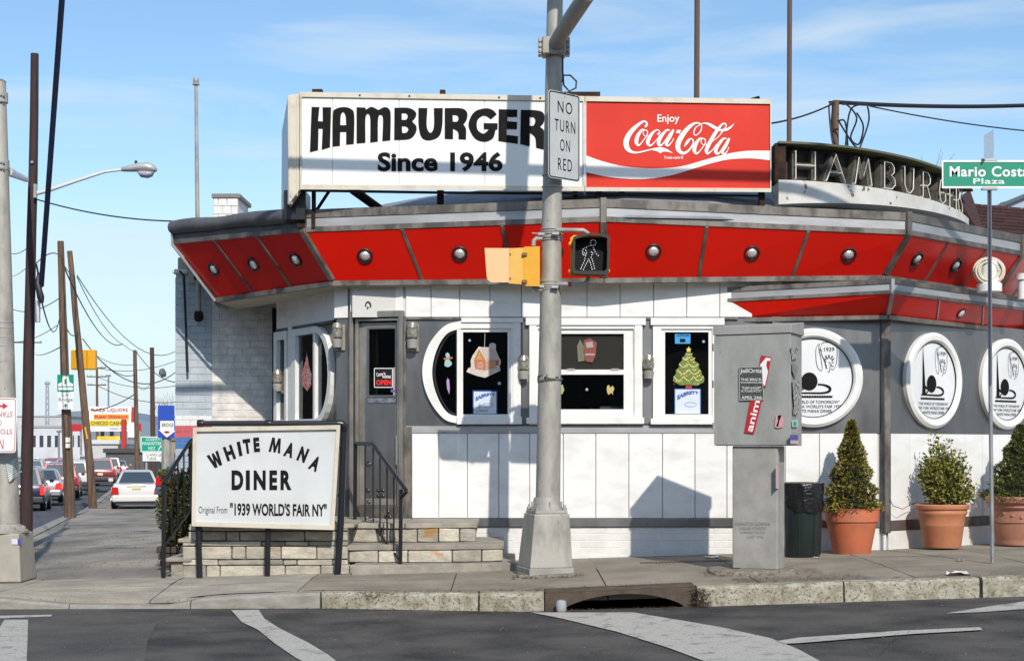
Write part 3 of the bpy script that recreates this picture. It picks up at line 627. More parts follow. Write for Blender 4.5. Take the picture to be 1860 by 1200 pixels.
shape('meeting_rail', [[(LU(508), cz - .02), (LU(524), cz - .02), (LU(524), cz + .02), (LU(508), cz + .02)]], PL.loc, .03, .03, FRAMEW, w00)
D('window_post', ubox(PL, LU(528), LU(535), ZJ, ZT, .04, .0), FRAMEW, bevel=.006)
D('sill_strip', ubox(PL, a0, a1, ZJ, 1.49, .03, 0), STEELL, bevel=.004)
us = [a0, LU(511), LU(524), LU(543), LU(566), LU(595), a1 + .03]
pane_panels(PL, us, ZT, 3.1, name='frieze_panel'); pane_panels(PL, fr(a0, a1, 4), ZB, ZJ)
D('frieze_trim', ubox(PL, a0, a1, ZT - .03, ZT - .003, .03, 0), STEELD, bevel=.003)
ubox(PD, PD.U(608) , DF0 - .035, ZT + .005, 3.1, .02, .0).build('frieze_panel', WHITE, diner, bevel=.003)
# inside of the left bay: a dark wall, a pale board with purple print
mb = MB(); q = [PL.loc(-.4, .5, -.9), PL.loc(a1 + .3, .5, -.9), PL.loc(a1 + .3, 3, -.9), PL.loc(-.4, 3, -.9)]; mb.add(q, [(0, 1, 2, 3)])
q = [PL.loc(-.4, .5, -.9), PL.loc(-.4, .5, -.1), PL.loc(-.4, 3, -.1), PL.loc(-.4, 3, -.9)]; mb.add(q, [(0, 1, 2, 3)]); D('room', mb, INT)
D('booth_board', ubox(PL, uc - .05, a1 + .35, 1.3, 2.1, -.35, -.38), M('board_cream', (0.55, 0.47, 0.36), .6))
D('booth_board', ubox(PL, uc - .05, a1 + .35, 2.12, 2.9, -.35, -.38), M('board_brown', (0.20, 0.11, 0.055), .6))
mb = MB()
for zz in (1.42, 1.62, 1.66, 1.72, 1.9, 1.96):
    mb.add([PL.loc(uc + .08, zz, -.345), PL.loc(uc + .34, zz, -.345), PL.loc(uc + .34, zz + .03, -.345), PL.loc(uc + .08, zz + .03, -.345)], [(0, 1, 2, 3)])
print_obj('menu_print', mb, M('purple_print', (0.12, 0.09, 0.38), .5), diner)

# --- wall lamps
def wall_lamp(pl, u, z, s=1.0):
    mb = MB(); ubox(pl, u - .06 * s, u + .06 * s, z - .16 * s, z + .12 * s, .03, .0, mb); o = D('wall_lamp', mb, PEDG, bevel=.006)
    c = pl.loc(u, z - .02 * s, .095)
    mb = MB(); mb.lathe([(.02, -.02 * s), (.055 * s, .0), (.062 * s, .05 * s), (.055 * s, .09 * s), (.06 * s, .10 * s), (.045 * s, .15 * s), (.0, .16 * s)], c, 14); mb.build('lamp_glass', LAMPG, o, smooth=True)
    mb = MB(); mb.lathe([(.0, -.11 * s), (.05 * s, -.11 * s), (.06 * s, -.03 * s), (.03 * s, -.015 * s)], c, 14); mb.build('lamp_cup', PEDG, o, smooth=True)
    mb = MB(); mb.tube([pl.loc(u, z - .13 * s, .02), pl.loc(u, z - .15 * s, .1)], .012, 6); mb.build('bracket', PEDG, o)
wall_lamp(PD, PD.U(618), Zp(610, 16.8), 1.05); wall_lamp(PF, fU(750), Zp(610, 16.6), 1.1)
wall_lamp(PF, fU(951), Zp(668, 16.6)); wall_lamp(PF, fU(1177), Zp(667, 16.6)); wall_lamp(PL, LU(517), 2.06, 1.0)

# --- main canopy: fascia ring, red panels, lamps
T = [P(315, 406, 17.9), P(551, 381, 16.3), P(1096, 361, 16.0), P(1650, 386, 16.4)]; Td = T[3] + Vector((1.86, 1.79, 0)) * 1.0; T.append(Td)
Td2 = Td + Vector((1.45, 2.35, 0)); T.append(Td2)
I = [P(393, 541, 18.0), P(604, 510, 16.52), P(1097, 505, 16.3), P(1607, 500, 16.66)]
I.append(I[3] + Vector((1.83, 1.76, -.0))); I.append(I[4] + Vector((1.3, 2.3, 0)))
dz = lambda p, a: Vector((p.x, p.y, p.z - a))
def along(a, b, t): return a + (b - a) * t
FH = .25
for i in range(len(T) - 1):
    a, b = T[i], T[i + 1]; c, d = I[i], I[i + 1]
    o_ = Vector(((b - a).y, -(b - a).x, 0)).normalized() * .012
    fa, fb = dz(a, FH), dz(b, FH)
    mb = MB(); mb.slab([a + o_, b + o_, dz(b, .095) + o_, dz(a, .095) + o_], .03); D('fascia_top', mb, STEELD if i else TARP, bevel=.004)
    mb = MB(); mb.slab([dz(a, .095), dz(b, .095), dz(b, .19), dz(a, .19)], .02); D('fascia_band', mb, STEELL if i else TARP)
    mb = MB(); mb.slab([dz(a, .19) + o_, dz(b, .19) + o_, fb + o_, fa + o_], .03); D('fascia_bottom', mb, STEELD, bevel=.004)
    # red panels
    for j in range(3):
        t0, t1 = j / 3, (j + 1) / 3; e = .004
        q = [along(fa, fb, t0 + e), along(fa, fb, t1 - e), along(c, d, t1 - e), along(c, d, t0 + e)]
        mb = MB(); mb.slab(q, .02); D('canopy_panel', mb, RED, bevel=.002)
        if i < 4 and True:
            ctr = (q[0] + q[1]) * .25 + (q[2] + q[3]) * .25; n = (q[1] - q[0]).cross(q[3] - q[0]).normalized()
            if n.dot(-ctr) < 0: n = -n
            lpos = lerp(along(fa, fb, (t0 + t1) / 2), along(c, d, (t0 + t1) / 2), .5)
            mb = MB(); mb.lathe([(.058, .0), (.09, .0), (.09, .014), (.078, .022), (.07, .006), (.06, -.004)], lpos, 22, axis=n, cap=False); lt = D('canopy_light', mb, BLACK, smooth=True)
            mb = MB(); mb.lathe([(.058, .0), (.05, .018), (.03, .03), (.0, .034)], lpos, 16, axis=n, cap=False); mb.build('bulb', BULB, lt, smooth=True)
        if j:
            w_ = .02; tt = w_ / (b - a).length; n = (q[1] - q[0]).cross(q[3] - q[0]).normalized()
            if n.dot(-q[0]) < 0: n = -n
            qq = [p + n * .012 for p in (along(fa, fb, t0 - tt), along(fa, fb, t0 + tt), along(c, d, t0 + tt), along(c, d, t0 - tt))]
            mb = MB(); mb.slab(qq, .03); D('panel_joint', mb, STEELD, bevel=.003)
    # lower trim
    mb = MB(); oo = o_ * 2
    mb.slab([c + oo, d + oo, dz(d, .06) + oo, dz(c, .06) + oo], .05); D('lower_trim', mb, STEELD, bevel=.004)
# corner straps
for i in range(1, 5):
    a = T[i]; c = I[i]; out = Vector((a.x - .9, a.y - 22, 0)).normalized()
    side = Vector((-out.y, out.x, 0)); ww = .035
    mb = MB(); o1 = out * .03
    mb.slab([a + o1 - side * ww + Vector((0, 0, .01)), a + o1 + side * ww + Vector((0, 0, .01)), dz(a, FH) + o1 + side * ww, dz(a, FH) + o1 - side * ww], .06)
    mb.slab([dz(a, FH) + o1 - side * ww, dz(a, FH) + o1 + side * ww, c + o1 + side * ww, c + o1 - side * ww], .06); D('corner_strap', mb, STEELD, bevel=.004)
# left end of the canopy
mb = MB(); e0 = Vector((T[0].x - .2, 18.98, T[0].z)); e1 = Vector((I[0].x - .2, 18.98, I[0].z))
mb.slab([T[0], e0, e1, I[0]], .02); D('canopy_end', mb, TARP)
mb = MB(); mb.tube([T[0] + Vector((-.01, -.02, -.02)), dz(T[0], FH) + Vector((-.01, -.02, 0)), I[0] + Vector((-.01, -.02, -.04))], .018, 6); D('end_trim', mb, STEELL)
# roof deck and soffit
mb = MB(); top = [Vector((p.x, p.y, p.z - .02)) for p in T] + [Vector((6, 24, 3.7)), Vector((-4.0, 22, 3.7))]
mb.add(top, [tuple(range(len(top)))]); D('roof', mb, TARP)
SOFF = M('soffit_cream', (0.55, 0.50, 0.38), .6, col2=(.42, .37, .27), scale=3)
mb = MB(); ins = [dz(p, .045) for p in I[:5]]; wl = [Vector((-3.5, 18.98, 3.0)), PL.loc(a0, 3.05, -.05), PL.loc(a1, 3.03, -.05), PF.loc(fU(735), 3.02, -.1), PF.loc(fU(1100), 3.0, -.1), Vector((4.2, 17.5, 3.05)), Vector((6, 19, 3.1))]
mb.add(ins + wl[::-1], [tuple(range(len(ins) + len(wl)))]); D('soffit', mb, SOFF)
# membrane rolled over the left edge
mb = MB(); pts = []; rr = []
for i in range(13):
    t = i / 12; p = along(T[0], T[1], t); pts.append(p + Vector((.0, -.015 + .006 * math.sin(i * 1.7), -.05 + .006 * math.sin(i * 1.1)))); rr.append(.082 + .006 * math.sin(i * .9) - (.03 if i == 12 else 0))
mb.tube(pts, rr, 16); mb.v = [(x, y, z if z > T[0].z - .16 else z) for x, y, z in mb.v]; D('roof_membrane', mb, TARP, smooth=True)
# silver roof mound
mb = MB(); prof = [(4.6, 3.72), (4.3, 4.0), (3.6, 4.25), (2.6, 4.42), (1.2, 4.55), (.0, 4.6)]
mb.lathe([(r_, z) for r_, z in prof], (1.25, 20.6, 0), 28, cap=False); D('roof_dome', mb, SILV, smooth=True)

# --- wing with its lower canopy
T2 = [P(1316, 522, 16.60), P(1620, 506, 16.12), P(1860, 540, 18.1)]; T2.append(T2[2] + (T2[2] - T2[1]))
I2 = [P(1351, 577, 16.62), P(1612, 572, 16.35), P(1860, 600, 18.5)]; I2.append(I2[2] + (I2[2] - I2[1]))
for i in range(3):
    a, b, c, d = T2[i], T2[i + 1], I2[i], I2[i + 1]; o_ = Vector(((b - a).y, -(b - a).x, 0)).normalized() * .012
    mb = MB(); mb.slab([a + o_, b + o_, dz(b, .055) + o_, dz(a, .055) + o_], .03); D('fascia_top', mb, STEELD, bevel=.003)
    mb = MB(); mb.slab([dz(a, .055), dz(b, .055), dz(b, .125), dz(a, .125)], .02); D('fascia_band', mb, STEELL)
    mb = MB(); mb.slab([dz(a, .125) + o_, dz(b, .125) + o_, dz(b, .165) + o_, dz(a, .165) + o_], .03); D('fascia_bottom', mb, STEELD, bevel=.003)
    fa, fb = dz(a, .165), dz(b, .165); n_ = 1 if i == 0 else 3
    for j in range(n_):
        t0, t1 = j / n_, (j + 1) / n_; q = [along(fa, fb, t0 + .003), along(fa, fb, t1 - .003), along(c, d, t1 - .003), along(c, d, t0 + .003)]
        mb = MB(); mb.slab(q, .02); D('canopy_panel', mb, RED, bevel=.002)
        n = (q[1] - q[0]).cross(q[3] - q[0]).normalized(); n = n if n.dot(-q[0]) > 0 else -n
        if i and j == 1:
            lpos = (q[0] + q[1] + q[2] + q[3]) / 4
            mb = MB(); mb.lathe([(.045, .0), (.07, .0), (.07, .012), (.058, .016)], lpos, 20, axis=n, cap=False); lt = D('canopy_light', mb, BLACK, smooth=True)
            mb = MB(); mb.lathe([(.052, .006), (.04, .02), (.0, .028)], lpos, 16, axis=n, cap=False); mb.build('bulb', M('frosted_bulb', (.75, .74, .7), .3), lt, smooth=True)
        if j:
            tt = .012 / (b - a).length; qq = [p + n * .01 for p in (along(fa, fb, t0 - tt), along(fa, fb, t0 + tt), along(c, d, t0 + tt), along(c, d, t0 - tt))]
            mb = MB(); mb.slab(qq, .025); D('panel_joint', mb, STEELL, bevel=.002)
    mb = MB(); mb.slab([c + o_ * 2, d + o_ * 2, dz(d, .05) + o_ * 2, dz(c, .05) + o_ * 2], .06); D('lower_trim', mb, STEELD, bevel=.004)
mb = MB(); out = Vector((.35, -.93, 0)); a, c = T2[1], I2[1]; side = Vector((.93, .35, 0)) * .022
mb.slab([a + out * .025 - side, a + out * .025 + side, dz(a, .165) + out * .025 + side, dz(a, .165) + out * .025 - side], .04)
mb.slab([dz(a, .165) + out * .025 - side, dz(a, .165) + out * .025 + side, c + out * .025 + side, c + out * .025 - side], .04); D('corner_strap', mb, STEELL, bevel=.003)
mb = MB(); mb.add([dz(p, .01) for p in T2] + [Vector((7, 20, 3.04)), Vector((3, 18, 3.04))], [(0, 1, 2, 3, 4, 5)]); D('lower_roof', mb, TARP)
mb = MB(); mb.add([dz(p, .045) for p in I2] + [Vector((8.5, 21, 2.655)), Vector((3, 17.2, 2.655))], [(0, 1, 2, 3, 4, 5)]); D('soffit', mb, STEELD)
# wing walls
D('steel_wall', ubox(PW, .0, 1.26, ZJ + .004, ZT - .0, .05, -.1), STEEL)
D('steel_wall', ubox(PA, .03, 6, ZJ + .004, ZT, .0, -.1), STEEL)
pane_panels(PW, [PW.U(p) for p in (1425, 1487, 1540, 1592)], ZB - .02, ZJ, o1=.055); D('wall_core', ubox(PW, 0, 1.26, -.1, ZJ, .035, -.1), MORTW)
pane_panels(PA, fr(.07, 5.9, 16), ZB - .03, ZJ, o1=.02); D('wall_core', ubox(PA, .05, 6, .0, ZJ, .0, -.1), MORTW)
BROWN = M('rusty_base_metal', (0.10, 0.055, 0.035), .6, .4, col2=(.16, .15, .15), scale=3)
D('base_strip', ubox(PW, 0, 1.2, .36, ZB - .03, .058, -.05), STEEL, bevel=.003); D('base_strip', ubox(PA, .07, 5.9, .32, ZB - .04, .03, -.05), BROWN, bevel=.003)
D('plinth', ubox(PW, 0, 1.26, -.1, .355, .04, -.1), BRICKW, bevel=.004); D('plinth', ubox(PA, .03, 5.9, -.1, .315, .02, -.1), BRICKW, bevel=.004)
mb = MB(); mb.box(4.09, 4.20, 16.47, 16.58, .30, ZT - .0); D('corner_post', mb, STEELD, bevel=.006)
print('diner done')

# ================================================================== ROOF SIGNS
rs = thing('billboard', 'long white rooftop box sign with black HAMBURGER lettering and Since 1946', 'sign', (-.6, 16.2, 4.0))
PS = Plane(X(545, 16.0), 16.0, X(1400, 16.3), 16.3)
pz = lambda x, y0, y1: lerp(y0, y1, (x - 545) / 855)
TOPY = lambda x: pz(x, 168, 181); BOTY = lambda x: pz(x, 343, 348)
def face_box(name, xa, xb, mat, par, off=0.0, th=.3, inset=0.0):
    return shape(name, [[(xa, TOPY(xa) + inset), (xb, TOPY(xb) + inset), (xb, BOTY(xb) - inset), (xa, BOTY(xa) - inset)]], PS.ray, off, th, mat, par)
face_box('cabinet', 546, 1061, CREAM, rs, -.012, .3)
fr_w = [[(545, TOPY(545) - 1), (1062, TOPY(1062) - 1), (1062, BOTY(1062) + 1), (545, BOTY(545) + 1)], [(548, TOPY(548) + 8), (1059, TOPY(1059) + 8), (1059, BOTY(1059) - 8), (548, BOTY(548) - 8)]]
shape('sign_frame', fr_w, PS.ray, .02, .06, CREAM, rs)
for a, b in ((548.5, 603.5), (604.5, 724.5), (725.5, 880), (881, 1058.5)): shape('sign_panel', [[(a, TOPY(a) + 7), (b, TOPY(b) + 7), (b, BOTY(b) - 7), (a, BOTY(a) - 7)]], PS.ray, .0, .01, SIGNW, rs)
s1 = lambda L: [[(550 + p[0] / 8, 180 + p[1] / 8) + tuple(p[2:]) for p in l] for l in L]
s2 = lambda L: [[(770 + p[0] / 8, 180 + p[1] / 8) + tuple(p[2:]) for p in l] for l in L]
LET = []
LET.append(s1([[(128, 115), (242, 118), (222, 322), (290, 326), (288, 120), (412, 120), (395, 700), (275, 737), (288, 432), (228, 430), (222, 742), (103, 772)]]))
LET.append(s1([[(432, 690), (437, 230, 1), (470, 150, 1), (590, 117, 1), (700, 145, 1), (747, 240, 1), (742, 652), (630, 664), (630, 478), (543, 478), (540, 680)], [(545, 380), (552, 240, 1), (585, 190, 1), (620, 240, 1), (630, 380)]]))
LET.append(s1([[(782, 120), (908, 125), (918, 155), (1000, 115, 1), (1098, 160), (1190, 118, 1), (1260, 155, 1), (1278, 260, 1), (1272, 600), (1155, 612), (1165, 290, 1), (1130, 230, 1), (1095, 290, 1), (1090, 618), (980, 632), (980, 290, 1), (945, 215, 1), (910, 290, 1), (910, 635), (782, 645)]]))
LET.append(s1([[(1332, 128), (1540, 130, 1), (1640, 190, 1), (1640, 260, 1), (1590, 325), (1650, 400, 1), (1640, 490, 1), (1550, 580, 1), (1328, 596)], [(1438, 205), (1500, 210, 1), (1525, 250, 1), (1500, 300, 1), (1438, 303)], [(1440, 395), (1500, 400, 1), (1535, 440, 1), (1500, 490, 1), (1445, 493)]]))
LET.append(s2([[(-80, 130), (50, 132), (42, 400, 1), (95, 492, 1), (145, 400, 1), (145, 132), (275, 132), (265, 400, 1), (215, 545, 1), (80, 600, 1), (-30, 560, 1), (-75, 400, 1)]]))
LET.append(s2([[(303, 132), (540, 135, 1), (625, 190, 1), (625, 290, 1), (575, 370), (612, 440, 1), (612, 590), (503, 583), (495, 480, 1), (425, 430), (423, 582), (303, 580)], [(418, 232), (480, 238, 1), (503, 280, 1), (480, 328, 1), (420, 328)]]))
LET.append(s2([[(1058, 222), (975, 295), (880, 240, 1), (790, 290, 1), (768, 380, 1), (790, 460, 1), (870, 502, 1), (945, 440), (870, 435), (870, 350), (1072, 352), (1070, 440), (1045, 445), (1000, 570, 1), (880, 620, 1), (740, 570, 1), (650, 400, 1), (680, 260, 1), (760, 170, 1), (900, 135, 1), (1000, 160, 1)]]))
LET.append(s2([[(1088, 148), (1358, 155), (1355, 262), (1212, 262), (1212, 322), (1355, 335), (1350, 442), (1205, 435), (1203, 520), (1368, 540), (1365, 652), (1082, 610)]]))
LET.append(s2([[(1408, 158), (1640, 165, 1), (1740, 210, 1), (1745, 330, 1), (1690, 405), (1750, 480, 1), (1775, 742), (1632, 708), (1615, 560, 1), (1540, 490), (1537, 688), (1400, 655)], [(1535, 262), (1600, 270, 1), (1618, 325, 1), (1590, 385, 1), (1537, 388)]]))
for L_ in LET: shape('sign_letter', L_, PS.ray, .006, .004, INK, rs, k=8)
mb = MB(); text(mb, 'Since 1946', (686, 276, 913, 312), PS.ray, .005, bold=.035); print_obj('lettering', mb, INK, rs)
# left end of the sign: cream corner channel and a second face running back
mb = MB(); a = PS.ray(522, 173); b = PS.ray(544, 170); c = PS.ray(544, 345); d = PS.ray(524, 372); mb.slab([a, b, c, d], .28); mb.build('end_channel', CREAM, rs, bevel=.006)
for p in (527, 539): shape('channel_rib', [[(p, 175), (p + 2, 175), (p + 2, 356), (p, 356)]], PS.ray, .012, .012, CREAM, rs)
mb = MB(); p0 = PS.ray(523, 174, -.02); p1 = PS.ray(523, 371, -.02)
mb.slab([p0, P(512, 238, 17.6), P(511, 385, 17.6), p1], .05); mb.build('rear_face', M('blue_grey_acrylic', (0.30, 0.34, 0.42), .35), rs, bevel=.004)
# supports
for px, w_ in ((548, 14), (570, 6), (800, 12), (1045, 8), (1088, 10)):
    a = P(px, 345, 16.3); mb = MB(); mb.obox((a.x, 16.3, 3.87), (w_ / 2 * .006, 0, 0), (0, .05, 0), (0, 0, .22)); mb.build('support_post', RUST, rs)
mb = MB(); mb.tube([P(640, 344, 16.25), P(690, 380, 17.0)], .05, 6); mb.build('brace', RUST, rs)
mb = MB(); mb.tube([P(600, 344, 16.25), P(575, 382, 16.6)], .02, 6); mb.build('brace', RUST, rs)
mb = MB(); mb.tube([P(552, 346, 16.1), P(800, 350, 16.15), P(1060, 352, 16.2)], .016, 6); mb.build('conduit', BLACK, rs)
mb = MB(); q = P(540, 360, 16.4); mb.box(q.x - .12, q.x + .12, 16.2, 16.6, 3.72, 4.05); mb.build('bracket_shadow_box', BLACK, rs, bevel=.01)  # black box put in as the shadow under the sign's end bracket
mb = MB(); a = P(804, 171, 16.15); mb.box(a.x - .03, a.x + .03, 16.12, 16.2, a.z, a.z + .04); mb.build('top_bracket', RUST, rs); mb = MB(); a = P(575, 166, 16.1); mb.box(a.x - .05, a.x + .06, 16.1, 16.2, a.z, a.z + .025); mb.build('top_bracket', RUST, rs)
for px in (652, 905, 742, 980, 1010): shape('frame_bolt', [[(px, TOPY(px) + 2), (px + 3, TOPY(px) + 2), (px + 3, TOPY(px) + 5), (px, TOPY(px) + 5)]], PS.ray, .026, .01, RUST, rs)
# red half
rc = thing('billboard', 'red rooftop box sign with white script soda logo and wave', 'sign', (1.8, 16.3, 4.0))
face_box('cabinet', 1064, 1400, CREAM, rc, -.012, .3)
shape('sign_frame', [[(1063, TOPY(1063) - 1), (1401, TOPY(1401) - 1), (1401, BOTY(1401) + 1), (1063, BOTY(1063) + 1)], [(1065, TOPY(1065) + 8), (1399, TOPY(1399) + 8), (1399, BOTY(1399) - 6), (1065, BOTY(1065) - 6)]], PS.ray, .02, .06, CREAM, rc)
face_box('sign_panel', 1064.5, 1399.5, COKE, rc, .0, .01, 6)
e4 = lambda p: (1050 + p[0] / 4.133, 150 + p[1] / 4.133) + tuple(p[2:])
wave = [(61, 548), (180, 590, 1), (350, 630, 1), (560, 645, 1), (760, 632, 1), (920, 590, 1), (1080, 545, 1), (1250, 515, 1), (1446, 512), (1446, 584), (1300, 570, 1), (1130, 578, 1), (980, 612, 1), (840, 655, 1), (680, 700, 1), (480, 725, 1), (250, 712, 1), (61, 674)]
shape('wave_band', [[e4(p) for p in wave]], PS.ray, .004, .003, PRINTW, rc)
mb = MB(); cc = lambda x, y: (1120 + x / 8.267, 195 + y / 8.267)
ST = [
 [(425, 295, 34), (455, 262, 34), (440, 222, 26), (390, 218, 34), (270, 310, 62), (180, 420, 80), (142, 530, 88), (165, 620, 76), (225, 668, 46), (310, 680, 26), (430, 655, 22), (540, 628, 20)],
 [(425, 340, 16), (375, 345, 35), (312, 440, 60), (298, 530, 58), (335, 572, 25), (400, 500, 16), (460, 410, 16), (455, 352, 18), (410, 350, 14), (398, 395, 12), (430, 435, 12), (480, 428, 10), (520, 395, 10)],
 [(618, 415, 44), (648, 370, 20), (610, 340, 18), (540, 385, 40), (480, 480, 60), (470, 545, 54), (505, 575, 28), (565, 530, 16), (640, 440, 12)],
 [(800, 345, 18), (745, 350, 34), (660, 450, 55), (630, 545, 55), (668, 572, 28), (725, 505, 16), (810, 375, 14)],
 [(855, 335, 34), (800, 440, 55), (745, 540, 54), (775, 575, 28), (830, 520, 14), (858, 465, 10)],
 [(1015, 595, 6), (1040, 555, 34), (1075, 505, 44), (1115, 470, 18), (1150, 500, 22), (1145, 560, 26), (1080, 650, 32), (1000, 690, 46), (930, 640, 72), (925, 540, 82), (1000, 400, 76), (1110, 280, 54), (1200, 236, 26), (1268, 262, 18), (1268, 345, 17), (1200, 418, 16), (1158, 395, 17), (1185, 310, 17), (1265, 256, 14), (1330, 240, 22), (1400, 262, 46), (1480, 310, 52), (1560, 345, 40), (1650, 335, 40), (1720, 292, 28), (1765, 243, 4)],
 [(1300, 470, 16), (1245, 475, 35), (1182, 570, 60), (1168, 655, 58), (1205, 697, 25), (1270, 630, 16), (1330, 540, 16), (1325, 480, 18), (1280, 480, 14), (1268, 525, 12), (1300, 562, 12), (1350, 555, 10), (1390, 525, 10)],
 [(1430, 520, 10), (1530, 440, 14), (1600, 350, 18), (1645, 280, 18), (1625, 245, 22), (1570, 270, 34), (1480, 390, 54), (1400, 530, 60), (1350, 640, 58), (1365, 695, 34), (1430, 650, 16), (1500, 560, 12)],
 [(1650, 470, 16), (1595, 480, 38), (1510, 590, 56), (1488, 668, 55), (1528, 697, 28), (1590, 620, 16), (1660, 505, 14)],
 [(1692, 465, 34), (1640, 570, 55), (1585, 665, 52), (1620, 700, 28), (1665, 650, 12), (1685, 595, 10)]]
strokes(mb, [[(x, y, w_ * .92) for x, y, w_ in s] for s in ST], lambda x, y, o: PS.ray(*cc(x, y), o), .006)
print_obj('script_logo', mb, PRINTW, rc)
shape('logo_swash', [[cc(*p[:2]) + tuple(p[2:]) for p in [(500, 640), (560, 615, 1), (640, 600, 1), (720, 612, 1), (790, 648, 1), (848, 692), (760, 668, 1), (700, 668, 1), (655, 692), (610, 662, 1), (550, 648, 1)]]], lambda x, y, o: PS.ray(x, y, o), .0052, .002, PRINTW, rc)
shape('logo_dash', [[cc(*p) for p in [(908, 338), (968, 343), (946, 394), (888, 388)]]], PS.ray, .0052, .002, PRINTW, rc)
mb = MB(); text(mb, 'Enjoy', (1194, 208, 1234, 226), PS.ray, .005, bold=.012); print_obj('lettering', mb, PRINTW, rc); mb = MB(); text(mb, 'Trade-mark ®', (1206, 283, 1241, 289), PS.ray, .005, bold=.01); print_obj('lettering', mb, PRINTW, rc)
for px in (1130, 1385): a = P(px, 350, 16.35); mb = MB(); mb.obox((a.x, 16.42, 3.87), (.03, 0, 0), (0, .05, 0), (0, 0, .22)); mb.build('support_post', RUST, rc)
mb = MB(); mb.tube([P(1064, 351, 16.25), P(1385, 356, 16.4)], .014, 6); mb.build('conduit', BLACK, rc)
mb = MB(); a = P(1374, 180, 16.35); mb.tube([a + Vector((-.05, .1, 0)), a + Vector((.05, .1, .03))], .03, 8); mb.build('top_bracket', RUST, rc); mb = MB(); a = P(1065, 177, 16.3); mb.box(a.x - .25, a.x + .15, 16.25, 16.5, a.z - .02, a.z + .05); mb.build('top_bracket', RUST, rc)

# --- curved neon sign
ns_ = thing('neon_sign', 'old curved black rooftop neon sign spelling HAMBURGERS above a peeling white base', 'neon sign', (4.3, 17.2, 3.9))
BZ = [Vector((2.93, 16.62)), Vector((3.7, 16.68)), Vector((5.05, 17.6)), Vector((5.85, 19.6))]
def bez(t): a = 1 - t; return BZ[0] * a ** 3 + BZ[1] * 3 * a * a * t + BZ[2] * 3 * a * t * t + BZ[3] * t ** 3
def bzt(t): e = 1e-3; return (bez(t + e) - bez(t - e)).normalized()
def curve_wall(name, t0, t1, z0, z1, o0, o1, mat, n=36, z1b=None, z0b=None):
    V = []
    for i in range(n + 1):
        t = lerp(t0, t1, i / n); p = bez(t); d = bzt(t); nn = Vector((d.y, -d.x)); s_ = i / n
        za_ = lerp(z0, z0b if z0b is not None else z0, s_); zb2 = lerp(z1, z1b if z1b is not None else z1, s_)
        for o in (o0, o1):
            for z in (za_, zb2): V.append((p.x + nn.x * o, p.y + nn.y * o, z))
    Fc = []
    for i in range(n):
        b = i * 4; c = b + 4
        Fc += [(b + 1, b, c, c + 1), (b + 2, b + 3, c + 3, c + 2), (b, b + 2, c + 2, c), (b + 3, b + 1, c + 1, c + 3)]
    Fc += [(0, 1, 3, 2), (n * 4, n * 4 + 2, n * 4 + 3, n * 4 + 1)]
    mb = MB(); mb.add(V, Fc); return mb.build(name, mat, ns_)
PEEL = M('peeling_white_metal', (0.66, 0.65, 0.62), .5, col2=(0.54, 0.52, 0.47), scale=3, speck=(0.12, 0.10, 0.08), sscale=9, sat=(0.66, 0.69), bump=.15, bscale=8)
curve_wall('back_board', 0, 1, 4.17, 4.62, 0, -.06, M('dark_sign_interior', (0.018, 0.016, 0.015), .7, col2=(0.035, 0.028, 0.024), scale=10, stretch=(1, 1, .3)))
curve_wall('top_lip', 0, 1, 4.60, 4.625, .22, -.2, M('olive_painted_metal', (0.10, 0.10, 0.045), .6))
curve_wall('white_base', 0, .95, 3.93, 4.20, .20, -.3, PEEL, z0b=4.12)
mb = MB(); p = bez(0); mb.box(p.x - .02, p.x + .10, 16.44, 16.7, 4.18, 4.61); mb.build('end_post', RUST, ns_)
CHAN = M('channel_letter_grey', (0.13, 0.122, 0.105), .75, .0, spec=.2, col2=(0.07, 0.06, 0.05), scale=9)
NEON = M('unlit_neon_tube', (0.66, 0.63, 0.56), .35)
GL = {'H': [[(0, 0), (0, 1)], [(1, 0), (1, 1)], [(0, .5), (1, .5)]], 'A': [[(0, 0), (.5, 1), (1, 0)], [(.2, .32), (.8, .32)]],
 'M': [[(0, 0), (.22, 1), (.5, .3), (.78, 1), (1, 0)]], 'B': [[(0, 0), (0, 1), (.6, 1), (.85, .85), (.85, .65), (.6, .52), (.9, .4), (.95, .18), (.65, 0), (0, 0)]],
 'U': [[(0, 1), (0, .3), (.25, .02), (.6, 0), (.9, .2), (.95, 1)]], 'R': [[(0, 0), (0, 1), (.6, 1), (.9, .82), (.85, .6), (.55, .48), (0, .45)], [(.5, .48), (.9, 0)]],
 'G': [[(.95, .85), (.6, 1), (.2, .9), (0, .5), (.15, .1), (.55, 0), (.95, .15), (.95, .45), (.6, .45)]], 'E': [[(.9, 1), (0, 1), (0, 0), (.9, 0)], [(0, .52), (.7, .52)]],
 'S': [[(.9, .85), (.5, 1), (.1, .85), (.15, .6), (.8, .4), (.9, .15), (.5, 0), (.05, .12)]]}
def t_at(px, off=.12):
    lo, hi = 0.0, 1.0
    g = lambda t: (lambda p, d: (p.x + d.y * off) / (p.y - d.x * off) * F + CX)(bez(t), bzt(t))
    for _ in range(40):
        m_ = (lo + hi) / 2
        if g(m_) < px: lo = m_
        else: hi = m_
    return lo
